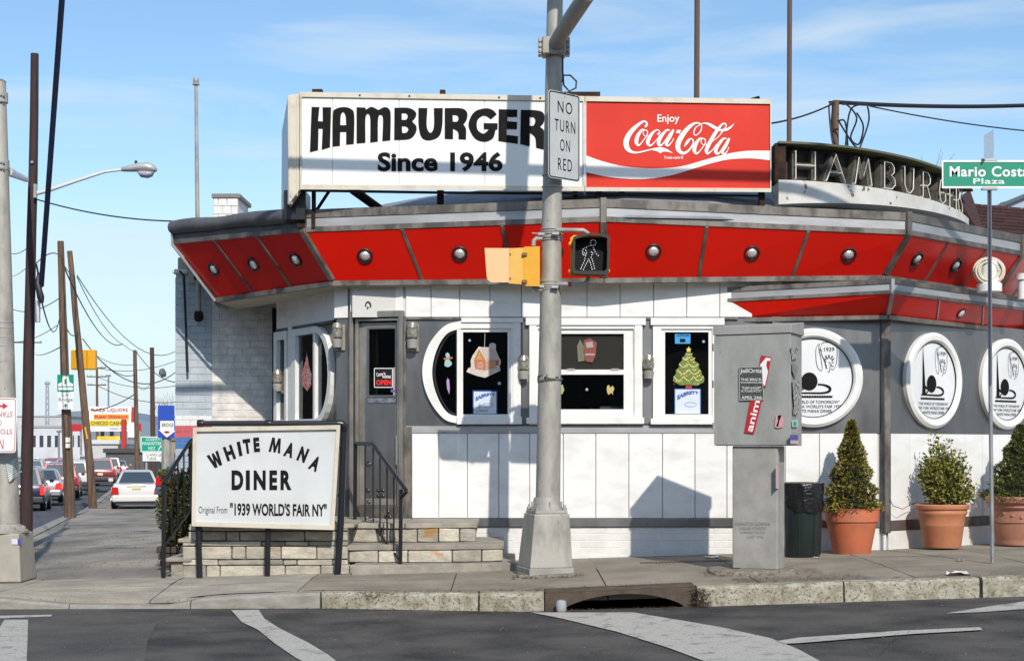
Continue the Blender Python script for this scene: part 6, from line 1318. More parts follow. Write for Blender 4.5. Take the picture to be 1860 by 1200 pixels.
# boxwood
x2, y2, z2_ = X(1711, 16.55), 16.55, Zp(993, 16.55)
t = thing('potted_boxwood', 'loose yellow green leafy boxwood in a smooth terracotta pot', 'potted plant', (x2, y2, z2_), 'potted plants along the diner wall')
pot_maker(.275, .205, .48, TERRB, 0, 'b')(t, x2, y2, z2_); zt = z2_ + .44
BL1, BL2, BL3 = leafmat('box_yellow', (.34, .31, .06)), leafmat('box_green', (.16, .18, .035)), leafmat('box_dark', (.045, .07, .02))
pts = []; mb = MB()
sprays = [(rnd(-.18, .16), rnd(-.1, .12), rnd(.25, .5), .09) for _ in range(26)] + [(-.10, 0, .74, .07), (-.06, .02, .66, .08), (.0, .03, .62, .08), (.06, .03, .66, .06), (.20, 0, .42, .08), (.27, .0, .38, .06), (.28, -.02, .22, .07), (.33, .0, .18, .05), (-.2, 0, .3, .07), (.22, 0, .52, .05), (.12, -.03, .3, .1), (-.16, -.04, .5, .07), (.33, .02, .1, .05), (.17, .05, .56, .05)]
for (sx, sy, sz, sr) in sprays:
    base = Vector((x2 + sx * .35, y2 + sy * .35, zt)); tip = Vector((x2 + sx, y2 + sy, zt + sz + .03)); mb.tube([base, (base + tip) / 2 + Vector((sx * .1, 0, 0)), tip], [.006, .004, .002], 4)
    for k_ in range(150):
        u_ = rnd(.25, 1.05); c = along(base, tip, u_); d = Vector((rnd(-1, 1), rnd(-1, 1), rnd(-1, 1))).normalized(); pts.append((c + d * sr * rnd(.3, 1), d + Vector((0, 0, .5))))
mb.build('stems', WOODB, t); leaves('crown', pts, .045, [BL1, BL2, BL1, BL3], t, ln=1.6)
# string of lights cord along the wall
mb = MB(); mb.tube([P(1616, 905, 16.45), P(1622, 918, 16.45), P(1640, 924, 16.5), P(1655, 915, 16.6), P(1668, 912, 16.7)], .004, 4); tag(mb.build('light_cord', CABLE), 'thin dark cord sagging between the corner post and the boxwood pot', 'cord')
# left planter and shrub
pb = thing('planter_shrub', 'dark leafy shrub in a weathered wooden planter box left of the steps', 'planter', tuple(P(316, 1046, 16.2)))
PLW = M('planter_wood', (.085, .055, .05), .85, col2=(.05, .035, .03), scale=6, stretch=(1, 1, 6), bump=.5)
pz0, pz1 = Zp(1040, 16.1), Zp(991, 16.1); pxa, pxb = X(288, 16.1), X(348, 16.1)
for i in range(4):
    za_, zb2 = lerp(pz0, pz1, i / 4) + .004, lerp(pz0, pz1, (i + 1) / 4) - .004; e_ = .015 * (3 - i)
    mb = MB(); mb.box(pxa + e_, pxb, 16.0 + e_, 16.04 + e_, za_, zb2); mb.build('board', PLW, pb, bevel=.004)
    mb = MB(); mb.box(pxa + e_, pxa + .03 + e_, 16.05 + e_, 16.45, za_, zb2); mb.build('board', PLW, pb, bevel=.004)
mb = MB(); mb.box(pxa + .05, pxb - .01, 16.06, 16.44, pz0, pz1 - .04); mb.build('soil', SOIL, pb)
pts = []; cxs = X(326, 16.25)
for i in range(4200):
    a_ = rnd(0, 6.283); v = rnd(0, 1); rr_ = .20 * math.sin(min(1, .25 + v) * math.pi * .62) ** .5 * (1 + .15 * math.sin(a_ * 3 + v * 9)) * rnd(.7, 1.05); c = Vector((cxs + rr_ * math.cos(a_) * 1.0, 16.25 + rr_ * .85 * math.sin(a_), pz1 - .04 + v * .86)); pts.append((c, Vector((math.cos(a_), math.sin(a_), .3))))
mb = MB(); mb.tube([(cxs, 16.25, pz1 - .1), (cxs, 16.25, pz1 + .6)], .02, 6); mb.build('trunk', WOODB, pb)
mb = MB(); mb.lathe([(.0, 0), (.12, .02), (.14, .4), (.12, .7), (0, .8)], (cxs, 16.25, pz1), 10, cap=False); mb.build('shade_core', MATS['core_shade_paint'], pb)  # same near-black core paints the shade within the shrub
leaves('crown', pts, .042, [leafmat('shrub_a', (.08, .11, .03)), leafmat('shrub_b', (.05, .07, .02)), leafmat('shrub_c', (.17, .18, .05)), leafmat('shrub_berry', (.12, .035, .02))], pb, ln=1.8)

# trash can
tc_ = thing('trash_can', 'dark green round trash can lined with a black plastic bag', 'trash can', tuple(P(1458, 1012, 15.7)))
cx, cy, cz0 = X(1457, 15.75), 15.75, Zp(1013, 15.6)
mb = MB(); mb.lathe([(.175, 0), (.185, .02), (.195, .3), (.205, .60)], (cx, cy, cz0), 28); mb.build('can_body', M('can_green', (.011, .019, .018), .35, bump=.1, bscale=5), tc_, smooth=True)
for a_ in (250, 300, 340): mb = MB(); d = Vector((math.cos(R(a_)), math.sin(R(a_)), 0)); mb.tube([Vector((cx, cy, cz0 + .03)) + d * .188, Vector((cx, cy, cz0 + .52)) + d * .203], .008, 6); mb.build('rib', MATS['can_green'], tc_)
mb = MB(); n = 40; V = []
for j, (r_, z) in enumerate(((.214, .50), (.222, .54), (.218, .62), (.226, .70), (.222, .76), (.226, .785), (.20, .79), (.18, .72))):
    for i in range(n):
        a_ = 2 * math.pi * i / n; wob = .010 * math.sin(i * 1.9 + j * .8) + rnd(-.006, .006); dz_ = (.03 * math.sin(a_ * 2 + 1) + .012 * math.sin(a_ * 7)) if j < 2 else 0
        V.append((cx + (r_ + wob) * math.cos(a_), cy + (r_ + wob) * math.sin(a_), cz0 + z + dz_))
mb.add(V, [(j * n + i, j * n + (i + 1) % n, (j + 1) * n + (i + 1) % n, (j + 1) * n + i) for j in range(7) for i in range(n)]); mb.build('liner_bag', M('bag_black', (.010, .010, .011), .22, bump=.9, bscale=18, stretch=(1, 1, 2.5)), tc_, smooth='all')

# ================================================================== STREET NAME SIGN
sn = thing('street_name_sign', 'green street name sign with white lettering on a galvanised post', 'street sign', tuple(P(1802, 1020, 14.4)))
mb = MB(); mb.tube([P(1802.5, 1021, 14.4), P(1799, 720, 14.4), P(1797, 345, 14.4)], .02, 6); mb.build('post', M('post_galv', (.36, .38, .40), .45, .5, col2=(.25, .26, .28), scale=10, stretch=(1, 1, .4)), sn)
mb = MB(); mb.obox(P(1799.5, 520, 14.37), (.006, 0, 0), (0, .012, 0), (0, 0, .95)); mb.build('post_channel', M('channel_dark', (.10, .11, .15), .5, .4), sn)
PG = Plane(0, 14.36, 1, 14.36)
shape('sign_blade', [rect(1712, 292, 1882, 341)], PG.ray, .0, .012, GREEN, sn)
shape('blade_edge', [rect(1711, 291, 1883, 342), rect(1713.5, 294.5, 1880.5, 338.5)], PG.ray, .006, .024, PRINTW, sn)
mb = MB(); text(mb, 'Mario Costa', (1725, 302, 1869, 321), PG.ray, .002, bold=.022, sp_=1.08); print_obj('lettering', mb, PRINTW, sn); mb = MB(); text(mb, 'Plaza', (1768, 324, 1825, 334), PG.ray, .002, bold=.012, sp_=1.05); print_obj('lettering', mb, PRINTW, sn)
mb = MB(); p0 = P(1789, 292, 14.36); mb.slab([P(1789, 246, 14.3), P(1805, 235, 14.9), P(1805, 286, 14.9), P(1789, 290, 14.3)], .01); mb.build('cross_blade', M('blade_back', (.45, .52, .60), .4, .3), sn)
for y in (291, 343): mb = MB(); mb.obox(P(1797, y, 14.37), (.075, 0, 0), (0, .02, 0), (0, 0, .014)); mb.build('bracket', STEELL, sn, bevel=.003)
# ================================================================== LEFT FOREGROUND
lp_ = thing('lamp_pole', 'grey tapered street pole on a square base at the left edge', 'street pole', tuple(P(4, 1055, 15.0)))
YL = 15.0; rz_ = lambda y: lerp(.058, .145, (y - 150) / 800)
mb = MB(); mb.tube([P(lerp(0, 9, (y - 150) / 800), y, YL) for y in (950, 700, 450, 300, 150)], [rz_(y) for y in (950, 700, 450, 300, 150)], 26); mb.build('pole', GALV, lp_, smooth=True)
cxl = X(8, YL)
mb = MB(); zq0, zq1 = Zp(1056, 14.85), Zp(968, 14.85); mb.hexa([(cxl - .26, 14.76, zq0), (cxl + .245, 14.76, zq0), (cxl + .245, 15.26, zq0), (cxl - .26, 15.26, zq0)], [(cxl - .23, 14.79, zq1), (cxl + .215, 14.79, zq1), (cxl + .215, 15.23, zq1), (cxl - .23, 15.23, zq1)]); mb.build('base_box', M('base_cast', (.40, .37, .31), .6, .1, col2=(.30, .28, .24), scale=4, bump=.1), lp_, bevel=.02, seg=3)
mb = MB(); mb.lathe([(.235, 0), (.235, .02), (.2, .04), (.17, .06), (.15, .09)], (cxl, 15.0, zq1), 24); mb.build('pole_collar', GALV, lp_, smooth=True)
for k_ in range(8): a_ = k_ * math.pi / 4; mb = MB(); mb.lathe([(.025, 0), (.025, .03), (0, .04)], (cxl + .19 * math.cos(a_), 15 + .19 * math.sin(a_), zq1 + .03), 6); mb.build('anchor_nut', GALV, lp_)
for y in (585, 595, 612, 628, 656): c = P(4, y, YL); mb = MB(); r_ = rz_(y); mb.lathe([(r_ + .001, -.01), (r_ + .007, -.008), (r_ + .007, .008), (r_ + .001, .01)], c, 24, cap=False); mb.build('steel_band', STEELL, lp_, smooth=True)
for y in (178, 300): c = P(1, y, YL); mb = MB(); mb.lathe([(rz_(y) + .012, -.05), (rz_(y) + .012, .05)], c, 20); mb.build('arm_clamp', GALV, lp_, smooth=True)
for y in (178, 300):
    for dx, dzz in ((2, -.03), (2, .03), (7, -.03), (7, .03)): mb = MB(); mb.lathe([(.012, 0), (.012, .015), (0, .015)], P(dx, y, YL - rz_(y) - .008) + Vector((0, 0, dzz)), 6, axis=(0, -1, 0)); mb.build('clamp_bolt', STEELL, lp_)
mb = MB(); mb.lathe([(rz_(150), 0), (rz_(150) + .004, .01), (.03, .03), (0, .035)], P(0, 150, YL), 20); mb.build('pole_cap', GALV, lp_, smooth=True)
stt = thing('sticker', 'small white and blue sticker on the left pole base', 'sticker', tuple(P(30, 985, 14.77))); shape('sticker_sheet', [rect(21, 978, 38, 988)], Plane(0, 14.775, 1, 14.775).ray, .002, .001, M('st_white', (.6, .6, .68), .5), stt); shape('print_patch', [rect(32, 978, 38, 988)], Plane(0, 14.775, 1, 14.775).ray, .003, .001, M('st_blue2', (.08, .06, .35), .5), stt)
# taped rag on the pole
mb = MB(); cxp = P(12, 850, YL)
for i in range(9):
    y = 834 + i * 4; mb.tube([P(10 + i * .8, y + 8, YL - .13), P(22, y + 2, YL - .11), P(33, y - 3 + rnd(-3, 3), YL + .02), P(37 + rnd(-2, 3), y - 6, YL + .08)], [.012, .014, .012, .006], 5)
tag(mb.build('torn_plastic', M('torn_plastic', (.48, .52, .50), .4, col2=(.30, .38, .38), scale=12), smooth=True), 'torn pale plastic wrapped round the left street pole', 'torn plastic')
# upside down no stopping sign
ns2 = thing('no_stopping_sign', 'upside down white and red no stopping sign at the left edge', 'sign', tuple(P(-5, 822, 14.7)))
PQ = Plane(0, 14.72, 1, 14.72)
def rr_px(x0, y0, x1, y1, r_):
    o = []
    for (cx_, cy_, a0_) in ((x1 - r_, y1 - r_, 0), (x0 + r_, y1 - r_, 90), (x0 + r_, y0 + r_, 180), (x1 - r_, y0 + r_, 270)):
        for i in range(6): a_ = R(a0_ + i * 18); o.append((cx_ + r_ * math.cos(a_), cy_ + r_ * math.sin(a_)))
    return o
LN = lambda x, y, o: PQ.ray(x + (772 - y) * .02, y, o)
shape('sign_plate', [rr_px(-36, 722, 30, 822, 6)], LN, 0, .004, SIGNW, ns2); shape('border_line', [rr_px(-34, 724, 28, 820, 5), rr_px(-33, 725, 27, 819, 4.4)], LN, .002, .001, STR, ns2)
mb = MB()
def ut(s, x0, y0, x1, y1): text(mb, s, (x0, y0, x1, y1), LN, .002, rot=math.pi, bold=.0)
ut('NO', -12, 797, 7, 816); ut('STOPPING', -31, 779, 22, 788); ut('OR', -10, 764, 3, 772); ut('STANDING', -31, 747, 22, 757)
shp_ = [(14, 736), (14, 739), (-26, 739), (-26, 736)]
mb.add([LN(x, y, .002) for x, y in [(-24, 735.5), (6, 735.5), (6, 739), (-24, 739)]], [(0, 1, 2, 3)]); mb.add([LN(x, y, .0025) for x, y in [(4, 731), (14, 737), (4, 743)]], [(0, 1, 2)])
print_obj('lettering', mb, M('sign_red_print', (.55, .03, .05), .5), ns2)

# ================================================================== POLES AND STREET FURNITURE ALONG THE SIDE STREET
def wpole(label, top, bot, Y, r0, r1, mat, group='wooden utility poles along the side street', arms=()):
    t = thing('utility_pole', label, 'utility pole', tuple(P(*bot, Y)), group)
    a, b = P(*bot, Y), P(*top, Y); mb = MB(); a2 = a - Vector((0, 0, .4)); n = 8
    mb.tube([a2] + [along(a, b, i / n) + Vector((rnd(-.01, .01), 0, 0)) for i in range(1, n)] + [b], [r0] + [lerp(r0, r1, i / n) for i in range(1, n + 1)], 14); mb.build('pole', mat, t, smooth=True)
    for (y, hw) in arms:
        c = P(lerp(top[0], bot[0], (y - top[1]) / (bot[1] - top[1])), y, Y); mb = MB(); mb.box(c.x - hw, c.x + hw, c.y - .17, c.y - .05, c.z - .06, c.z + .06); mb.build('crossarm', WOODB, t)
        for k_ in (-1, -.6, .6, 1): mb = MB(); mb.lathe([(.04, 0), (.06, .06), (.03, .14), (0, .16)], (c.x + hw * k_ * .95, c.y - .1, c.z + .06), 6); mb.build('insulator', GALV, t)
    return t
t = wpole('very dark tall wooden pole carrying a street light at the left', (63, 98), (47.5, 972), 22.0, .094, .058, WOODD)
mb = MB(); mb.lathe([(.02, 0), (.02, .03), (0, .03)], P(59, 295, 21.93), 10, axis=(0, -1, 0)); mb.build('pole_bolt', STEELL, t)
mb = MB(); c = P(63, 570, 21.95); mb.box(c.x, c.x + .06, c.y, c.y + .08, c.z - .12, c.z + .2); mb.build('cable_guard', M('white_guard', (.6, .6, .62), .5), t)
sl_ = thing('street_light', 'silver cobra head street light on a long white arm', 'street light', tuple(P(66, 350, 21.9)))
mb = MB(); mb.tube([P(68, 351, 21.9), P(90, 345, 21.9), P(140, 328, 21.9), P(190, 312, 21.9), P(222, 308, 21.9)], [.032, .030, .026, .022, .02], 10); mb.build('arm', M('white_arm', (.70, .70, .70), .4, .2), sl_, smooth=True)
mb = MB(); c = P(66, 348, 21.93); mb.box(c.x - .02, c.x + .02, 21.86, 21.92, c.z - .1, c.z + .1); mb.build('arm_bracket', STEELL, sl_)
def blob(name, secs, mat, par, n=14):
    mb = MB(); V = []
    for (c_, rx, rz__) in secs:
        for i in range(n): a_ = 2 * math.pi * i / n; V.append((c_.x, c_.y + rx * math.cos(a_), c_.z + rz__ * math.sin(a_)))
    m_ = len(secs); mb.add(V, [(j * n + i, j * n + (i + 1) % n, (j + 1) * n + (i + 1) % n, (j + 1) * n + i) for j in range(m_ - 1) for i in range(n)] + [tuple(range(n)), tuple((m_ - 1) * n + i for i in range(n))]); return mb.build(name, mat, par, smooth='all')
blob('lamp_housing', [(P(221, 308, 21.9), .03, .03), (P(235, 306, 21.9), .06, .05), (P(252, 304, 21.9), .09, .065), (P(268, 304, 21.9), .11, .075), (P(278, 306, 21.9), .10, .065), (P(284, 308, 21.9), .05, .03)], M('lamp_silver', (.50, .50, .49), .4, .3), sl_)
blob('lens', [(P(250, 313, 21.9), .05, .01), (P(256, 316, 21.9), .08, .05), (P(268, 317, 21.9), .09, .055), (P(276, 316, 21.9), .07, .04), (P(280, 312, 21.9), .04, .01)], M('lens_grey', (.35, .36, .42), .15), sl_)
mb = MB(); c = P(247, 297, 21.9); mb.lathe([(.02, 0), (.02, .04), (0, .045)], c, 8); mb.build('photocell', BLACK, sl_)
a2 = thing('pole_bracket_arm', 'short white bracket arm between the grey pole and the dark wooden pole', 'bracket arm', tuple(P(30, 320, 18)))
mb = MB(); mb.tube([P(14, 311, 15.1), P(48, 326, 21.8)], [.05, .04], 8); mb.build('arm', MATS['white_arm'], a2)
wpole('brown wooden pole carrying the green bridge sign', (110, 438), (127, 938), 40, .15, .085, WOODB)
wpole('leaning brown wooden pole with a yellow strip', (126.5, 456), (170, 917), 56, .16, .10, WOODB)
wpole('thin brown wooden pole beyond the parked white sedan', (245, 636), (250, 880), 95, .16, .12, WOODB)
wpole('short dark wooden pole by the blue arrow sign', (276, 631), (279, 900), 90, .17, .13, M('dark_brown_wood', (.07, .04, .03), .9, bump=.5))
wpole('far wooden pole with three crossarms', (176, 668), (177, 850), 160, .16, .12, WOODB, arms=((668, 1.0), (684, 1.05), (699, 1.0)))
wpole('tiny far wooden pole with one crossarm left of the bridge sign', (44, 618), (44, 850), 150, .14, .1, WOODB, arms=((622, 1.8),))
t = thing('yellow_strip', 'yellow reflective strip nailed to the leaning pole', 'strip', tuple(P(156, 790, 55.8))); mb = MB(); mb.slab([P(153, 775, 55.8), P(156, 775, 55.8), P(160, 797, 55.8), P(157, 797, 55.8)], .02); mb.build('strip', YELL, t)
t = thing('pole_notices', 'two small white notices on the pole with the bridge sign', 'notice', tuple(P(123, 812, 39.8)))
for a, b in ((794, 803), (805, 813)): mb = MB(); mb.slab([P(119, a, 39.8), P(127, a, 39.8), P(127, b, 39.8), P(119, b, 39.8)], .02); mb.build('notice_sheet', PRINTW, t)
# bridge sign
t = thing('bridge_sign', 'green and white bridge direction sign with an up arrow on the brown pole', 'sign', tuple(P(119, 742, 39.7))); PJ = Plane(0, 39.7, 1, 39.7)
shape('upper_plate', [rect(104, 680, 134, 711)], PJ.ray, 0, .02, GREEN, t); shape('lower_plate', [rect(105, 712, 133, 743)], PJ.ray, 0, .02, SIGNW, t)
shape('bridge_symbol', [[(105.5, 697), (112, 694), (114, 683), (124, 683), (126, 694), (132.5, 697), (132.5, 701), (105.5, 701)], rect(117, 688, 121, 698)], PJ.ray, .01, .006, PRINTW, t); shape('bridge_symbol', [rect(106, 703, 132, 708)], PJ.ray, .01, .006, PRINTW, t)
mb = MB(); text(mb, 'G.W.', (111, 714, 126, 720), PJ.ray, .008, bold=.0); text(mb, 'Bridge', (106.5, 722, 132, 730), PJ.ray, .008, bold=.0); print_obj('lettering', mb, M('grn_grey', (.10, .16, .13), .6), t)
shape('arrow', [[(119, 732), (123, 737), (120.2, 737), (120.2, 741), (117.8, 741), (117.8, 737), (115, 737)]], PJ.ray, .01, .006, GREEN, t)
# yellow signal back
t = thing('yellow_signal', 'yellow traffic signal housing hanging by the leaning pole', 'traffic signal', tuple(P(150, 671, 57)))
for i, (a, b) in enumerate(((128, 140), (140.5, 157), (157.5, 173))): mb = MB(); mb.slab([P(a, 635, 56.6 + .1 * (i == 0)), P(b, 635, 56.6), P(b, 671, 56.6), P(a, 671, 56.6 + .1 * (i == 0))], .3); mb.build('signal_section', YELL, t, bevel=.03)
# county road sign
t = thing('direction_sign', 'green COUNTY RD MANHATTAN AVE WEST sign over a white turns sign', 'sign', tuple(P(283, 880, 60))); PK = Plane(0, 60, 1, 60)
shape('green_plate', [rect(256, 793, 309.5, 820)], PK.ray, 0, .03, M('sign_green2', (.0, .33, .22), .4), t); shape('plate_edge', [rect(255.5, 792.5, 310, 820.5), rect(257, 794, 308.5, 819)], PK.ray, .01, .01, PRINTW, t)
mb = MB(); text(mb, 'COUNTY RD', (265, 795, 300, 800), PK.ray, .012); text(mb, 'MANHATTAN AVE', (258.5, 802, 307, 808), PK.ray, .012); text(mb, 'WEST', (269, 811, 282, 817), PK.ray, .012); strokes(mb, [[(288, 818, 1.2), (289.5, 813, 1.4), (294, 810.5, 1.4)], [(291, 809.5, 1), (295.5, 810, 1), (294, 814, 1)]], PK.ray, .012); print_obj('lettering', mb, PRINTW, t)
shape('white_plate', [rect(259, 821, 305, 837)], PK.ray, 0, .03, SIGNW, t)
mb = MB(); text(mb, 'U AND LEFT', (266, 823, 299, 828), PK.ray, .012); text(mb, 'TURNS', (267, 830, 284, 835), PK.ray, .012); strokes(mb, [[(291, 835, .8), (296, 830, .8)], [(293, 829.5, .8), (297, 829, .8), (296.5, 832.5, .8)]], PK.ray, .012); print_obj('lettering', mb, M('grey_print', (.06, .055, .05), .6), t)
for px in (266, 300): mb = MB(); mb.tube([P(px, 820, 60.1), P(px, 895, 60.1)], .05, 6); mb.build('post', GALV, t)
# blue arrow sign
t = thing('arrow_sign', 'tall blue pylon sign with a white down arrow shield', 'sign', tuple(P(301, 880, 48))); PM = Plane(0, 48, 1, 48)
shape('blue_panel', [rect(287, 736, 317, 795)], PM.ray, 0, .3, M('pylon_blue', (.02, .07, .40), .4), t)
shape('arrow_shield', [[(291, 764), (316, 764), (316, 782), (319, 782), (303, 794), (288, 780), (291, 780)]], PM.ray, .01, .01, PRINTW, t)
mb = MB(); text(mb, 'BRIDGE', (294, 768, 315, 775), PM.ray, .014, bold=.02); print_obj('lettering', mb, M('grey_print', (.06, .055, .05), .6), t)
shape('red_oval', [[(303 + 5 * math.cos(a_), 784.5 + 2.4 * math.sin(a_)) for a_ in fr(0, 5.9, 14)]], PM.ray, .014, .003, STR, t); mb = MB(); mb.tube([P(302, 795, 48.2), P(302, 885, 48.2)], .15, 10); mb.build('post', GALV, t)

# --- billboard plaza and far buildings
YB_ = 150
t = thing('billboard', 'white red and yellow CHECKS CASHED plaza sign far down the street', 'sign', tuple(P(195, 850, YB_))); PV = Plane(0, YB_, 1, YB_)
shape('panel', [rect(162, 738, 238, 783)], PV.ray, 0, .6, SIGNW, t); shape('orange_band', [rect(170, 752, 234, 761)], PV.ray, .05, .05, M('sg_orange', (.80, .28, .03), .5), t); shape('yellow_band', [rect(163, 763, 234, 773)], PV.ray, .05, .05, M('sg_yel', (.75, .55, .02), .5), t)
shape('red_side', [rect(239, 739, 246, 783)], PV.ray, .05, .5, M('sg_red', (.45, .03, .03), .5), t)
mb = MB(); text(mb, 'CHECKS CASHED', (165, 764.5, 231, 771.5), PV.ray, .07, bold=.03); print_obj('lettering', mb, M('sg_olive', (.16, .14, .01), .6), t)
mb = MB(); text(mb, 'PLAZA LIQUORS', (165, 741, 232, 748), PV.ray, .07, bold=.01); print_obj('lettering', mb, MATS['sg_red'], t); mb = MB(); text(mb, 'Super Discount', (172, 753.5, 232, 759.5), PV.ray, .12, bold=.02); print_obj('lettering', mb, MATS['sg_red'], t)
mb = MB(); text(mb, 'FOOD MART', (199, 776, 232, 780), PV.ray, .07); print_obj('lettering', mb, M('sg_blue', (.08, .12, .4), .6), t)
for px in (186, 203, 222): mb = MB(); mb.tube([P(px, 783, YB_), P(px, 850, YB_)], .2, 8); mb.build('post', BLACK, t)
t = thing('shop_sign', 'small yellow shop sign hanging below the plaza sign', 'sign', tuple(P(197, 806, YB_ - 2))); shape('panel', [rect(176, 792, 218, 804)], Plane(0, YB_ - 2, 1, YB_ - 2).ray, 0, .3, MATS['sg_yel'], t)
mb = MB(); text(mb, 'TIRE SHOP', (183, 794.5, 211, 801), Plane(0, YB_ - 2, 1, YB_ - 2).ray, .02, bold=.01); print_obj('lettering', mb, MATS['sg_orange'], t)
def block(label, x0, x1, y0, Y, c_, depth=12, cat='building', roofc=None, wins=0, name='low_building'):
    t = thing(name, label, cat, tuple(P((x0 + x1) / 2, 850, Y))); zb = table(DROP, Y) - .5
    a, b = X(x0, Y), X(x1, Y); mb = MB(); mb.box(a, b, Y, Y + depth, zb, Zp(y0, Y)); mb.build('wall', M('wall_%d_%d' % (x0, y0), c_, .8, col2=tuple(v * .8 for v in c_), scale=.3), t)
    mb = MB(); mb.box(a - .2, b + .2, Y - .2, Y + depth, Zp(y0, Y), Zp(y0, Y) + .4); mb.build('roof', M('roofc_%d' % x0, roofc or tuple(v * .6 for v in c_), .8), t)
    for i in range(wins):
        u = lerp(a, b, (i + .3) / wins); u2 = lerp(a, b, (i + .8) / wins); mb = MB(); mb.box(u, u2, Y - .06, Y + .02, Zp(y0, Y) - 3.4, Zp(y0, Y) - 1.4); mb.build('window', M('far_glass', (.04, .05, .07), .2), t)
block('long white warehouse far behind the traffic', 40, 165, 776, 260, (.62, .63, .65), 30, wins=9)
block('very pale low warehouse roofline further behind the traffic', -40, 120, 757, 420, (.55, .56, .57), 30, wins=0)
for px0, px1, y0_, y1_, Y, lab in ((128, 149, 770, 783, 235, 'bright red shop sign beside the bridge sign pole'), (247, 257, 769, 782, 150, 'dull red shop sign behind the thin brown pole')):
    t = thing('shop_sign', lab, 'sign', tuple(P((px0 + px1) / 2, 850, Y))); shape('panel', [rect(px0, y0_, px1, y1_)], Plane(0, Y, 1, Y).ray, 0, .5, STR, t)
    for px in (px0 + 2, px1 - 2): mb = MB(); mb.tube([P(px, y1_, Y + .2), P(px, 855, Y + .2)], .2, 5); mb.build('post', GALV, t)
block('white canopied petrol station below the plaza sign', 158, 214, 806, 140, (.62, .61, .6), 8, roofc=(.6, .6, .6))
block('grey walled low building behind the yellow shop sign', 192, 262, 822, 135, (.10, .10, .10), 8, wins=0)
block('tan low building behind the green direction sign', 236, 330, 800, 170, (.30, .24, .18), 8, wins=5)
t = thing('street_sign', 'tall red shop pylon right of the small yellow sign', 'sign', tuple(P(224, 850, 139))); mb = MB(); c = P(224, 790, 139); mb.box(c.x - .2, c.x + .2, 139, 139.4, c.z - 3, c.z + 1.5); mb.build('pylon', MATS['sg_red'], t); mb = MB(); mb.box(c.x + .4, c.x + 1.3, 139, 139.3, c.z - .2, c.z + 1.2); mb.build('panel', SIGNW, t)
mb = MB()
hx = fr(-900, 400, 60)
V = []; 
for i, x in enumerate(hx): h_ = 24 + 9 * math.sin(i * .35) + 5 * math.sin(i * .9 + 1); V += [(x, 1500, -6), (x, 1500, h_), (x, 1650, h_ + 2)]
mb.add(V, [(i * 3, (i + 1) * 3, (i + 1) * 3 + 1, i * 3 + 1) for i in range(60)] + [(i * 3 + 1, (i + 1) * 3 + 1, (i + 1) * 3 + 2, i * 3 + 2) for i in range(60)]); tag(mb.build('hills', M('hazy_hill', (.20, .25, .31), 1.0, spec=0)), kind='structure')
# lattice tower
t = thing('lattice_tower', 'faint steel lattice tower far behind the traffic', 'tower', tuple(P(86, 790, 420))); mb = MB()
for px in (83, 89): mb.tube([P(px, 800, 420), P(86 + (px - 86) * .6, 692, 420)], .22, 4)
for i in range(9): y = 695 + i * 11; mb.tube([P(83.5, y, 420), P(88.5, y + 11, 420)], .12, 3); mb.tube([P(88.5, y, 420), P(83.5, y + 11, 420)], .12, 3)
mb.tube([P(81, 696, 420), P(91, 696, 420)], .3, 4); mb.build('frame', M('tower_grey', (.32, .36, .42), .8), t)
for px, y0, Y, lab in ((197, 682, 200, 'thin far lamp mast with a small crossbar'), (53, 780, 150, 'short far lamp post left of the bridge sign'), (107, 783, 170, 'short far lamp post behind the cars')):
    t = thing('lamp_mast', lab, 'lamp post', tuple(P(px, 850, Y))); mb = MB(); mb.tube([P(px, y0, Y), P(px, 850, Y)], .12, 5); mb.build('post', M('tower_grey2', (.22, .24, .27), .8), t); mb = MB(); mb.tube([P(px - 4, y0, Y), P(px + 4, y0, Y)], .14, 5); mb.build('crossbar', MATS['tower_grey2'], t)

# --- bare trees
def bare_tree(label, x, Y, z0, h, n0=4, col=(.24, .20, .18)):
    t = thing('bare_tree', label, 'tree', (x, Y, z0)); tr = MB(); cr_ = MB(); random.seed(int(x * 10) + 3)
    def br(p, d, L_, r_, dep):
        m_ = p + d * L_ * .5 + Vector((rnd(-1, 1), 0, rnd(-.5, .5))) * L_ * .06; e = p + d * L_
        (tr if dep == 0 else cr_).tube([p, m_, e], [r_, r_ * .8, r_ * .6], 3 if dep > 1 else 5, cap=False)
        if dep < 5:
            for i in range(2 if dep else n0):
                dd_ = (d + Vector((rnd(-.7, .7), rnd(-.7, .7), rnd(.0, .45)))).normalized(); br(along(p, e, rnd(.6, 1)), dd_, L_ * rnd(.55, .8), r_ * .6, dep + 1)
    br(Vector((x, Y, z0)), Vector((0, 0, 1)), h * .35, h * .012, 0); mt = M('bark_%d' % int(col[0] * 100), col, .9)
    tr.build('trunk', mt, t); cr_.build('crown', mt, t)
for i, (px, Y, y1, y0, lab) in enumerate(((1590, 60, 250, 800, 'bare twiggy tree top above the neon sign'), (1643, 55, 270, 800, 'bare twiggy tree top right of the cable pole'), (310, 85, 690, 850, 'bare tree behind the blue arrow sign'), (292, 120, 700, 840, 'smaller bare tree left of the blue arrow sign'), (1668, 60, 285, 800, 'bare twiggy tree top behind the street name sign'))):
    z0 = Zp(y0, Y) if i in (2, 3) else 0; bare_tree(lab, X(px, Y), Y, z0, (Zp(y1, Y) - z0) * (1.02 if i in (2, 3) else 1.12))
random.seed(11)
bare_tree('bare street tree across the road, reflected in the door glass', -4.5, -24, 0, 10)
random.seed(11)
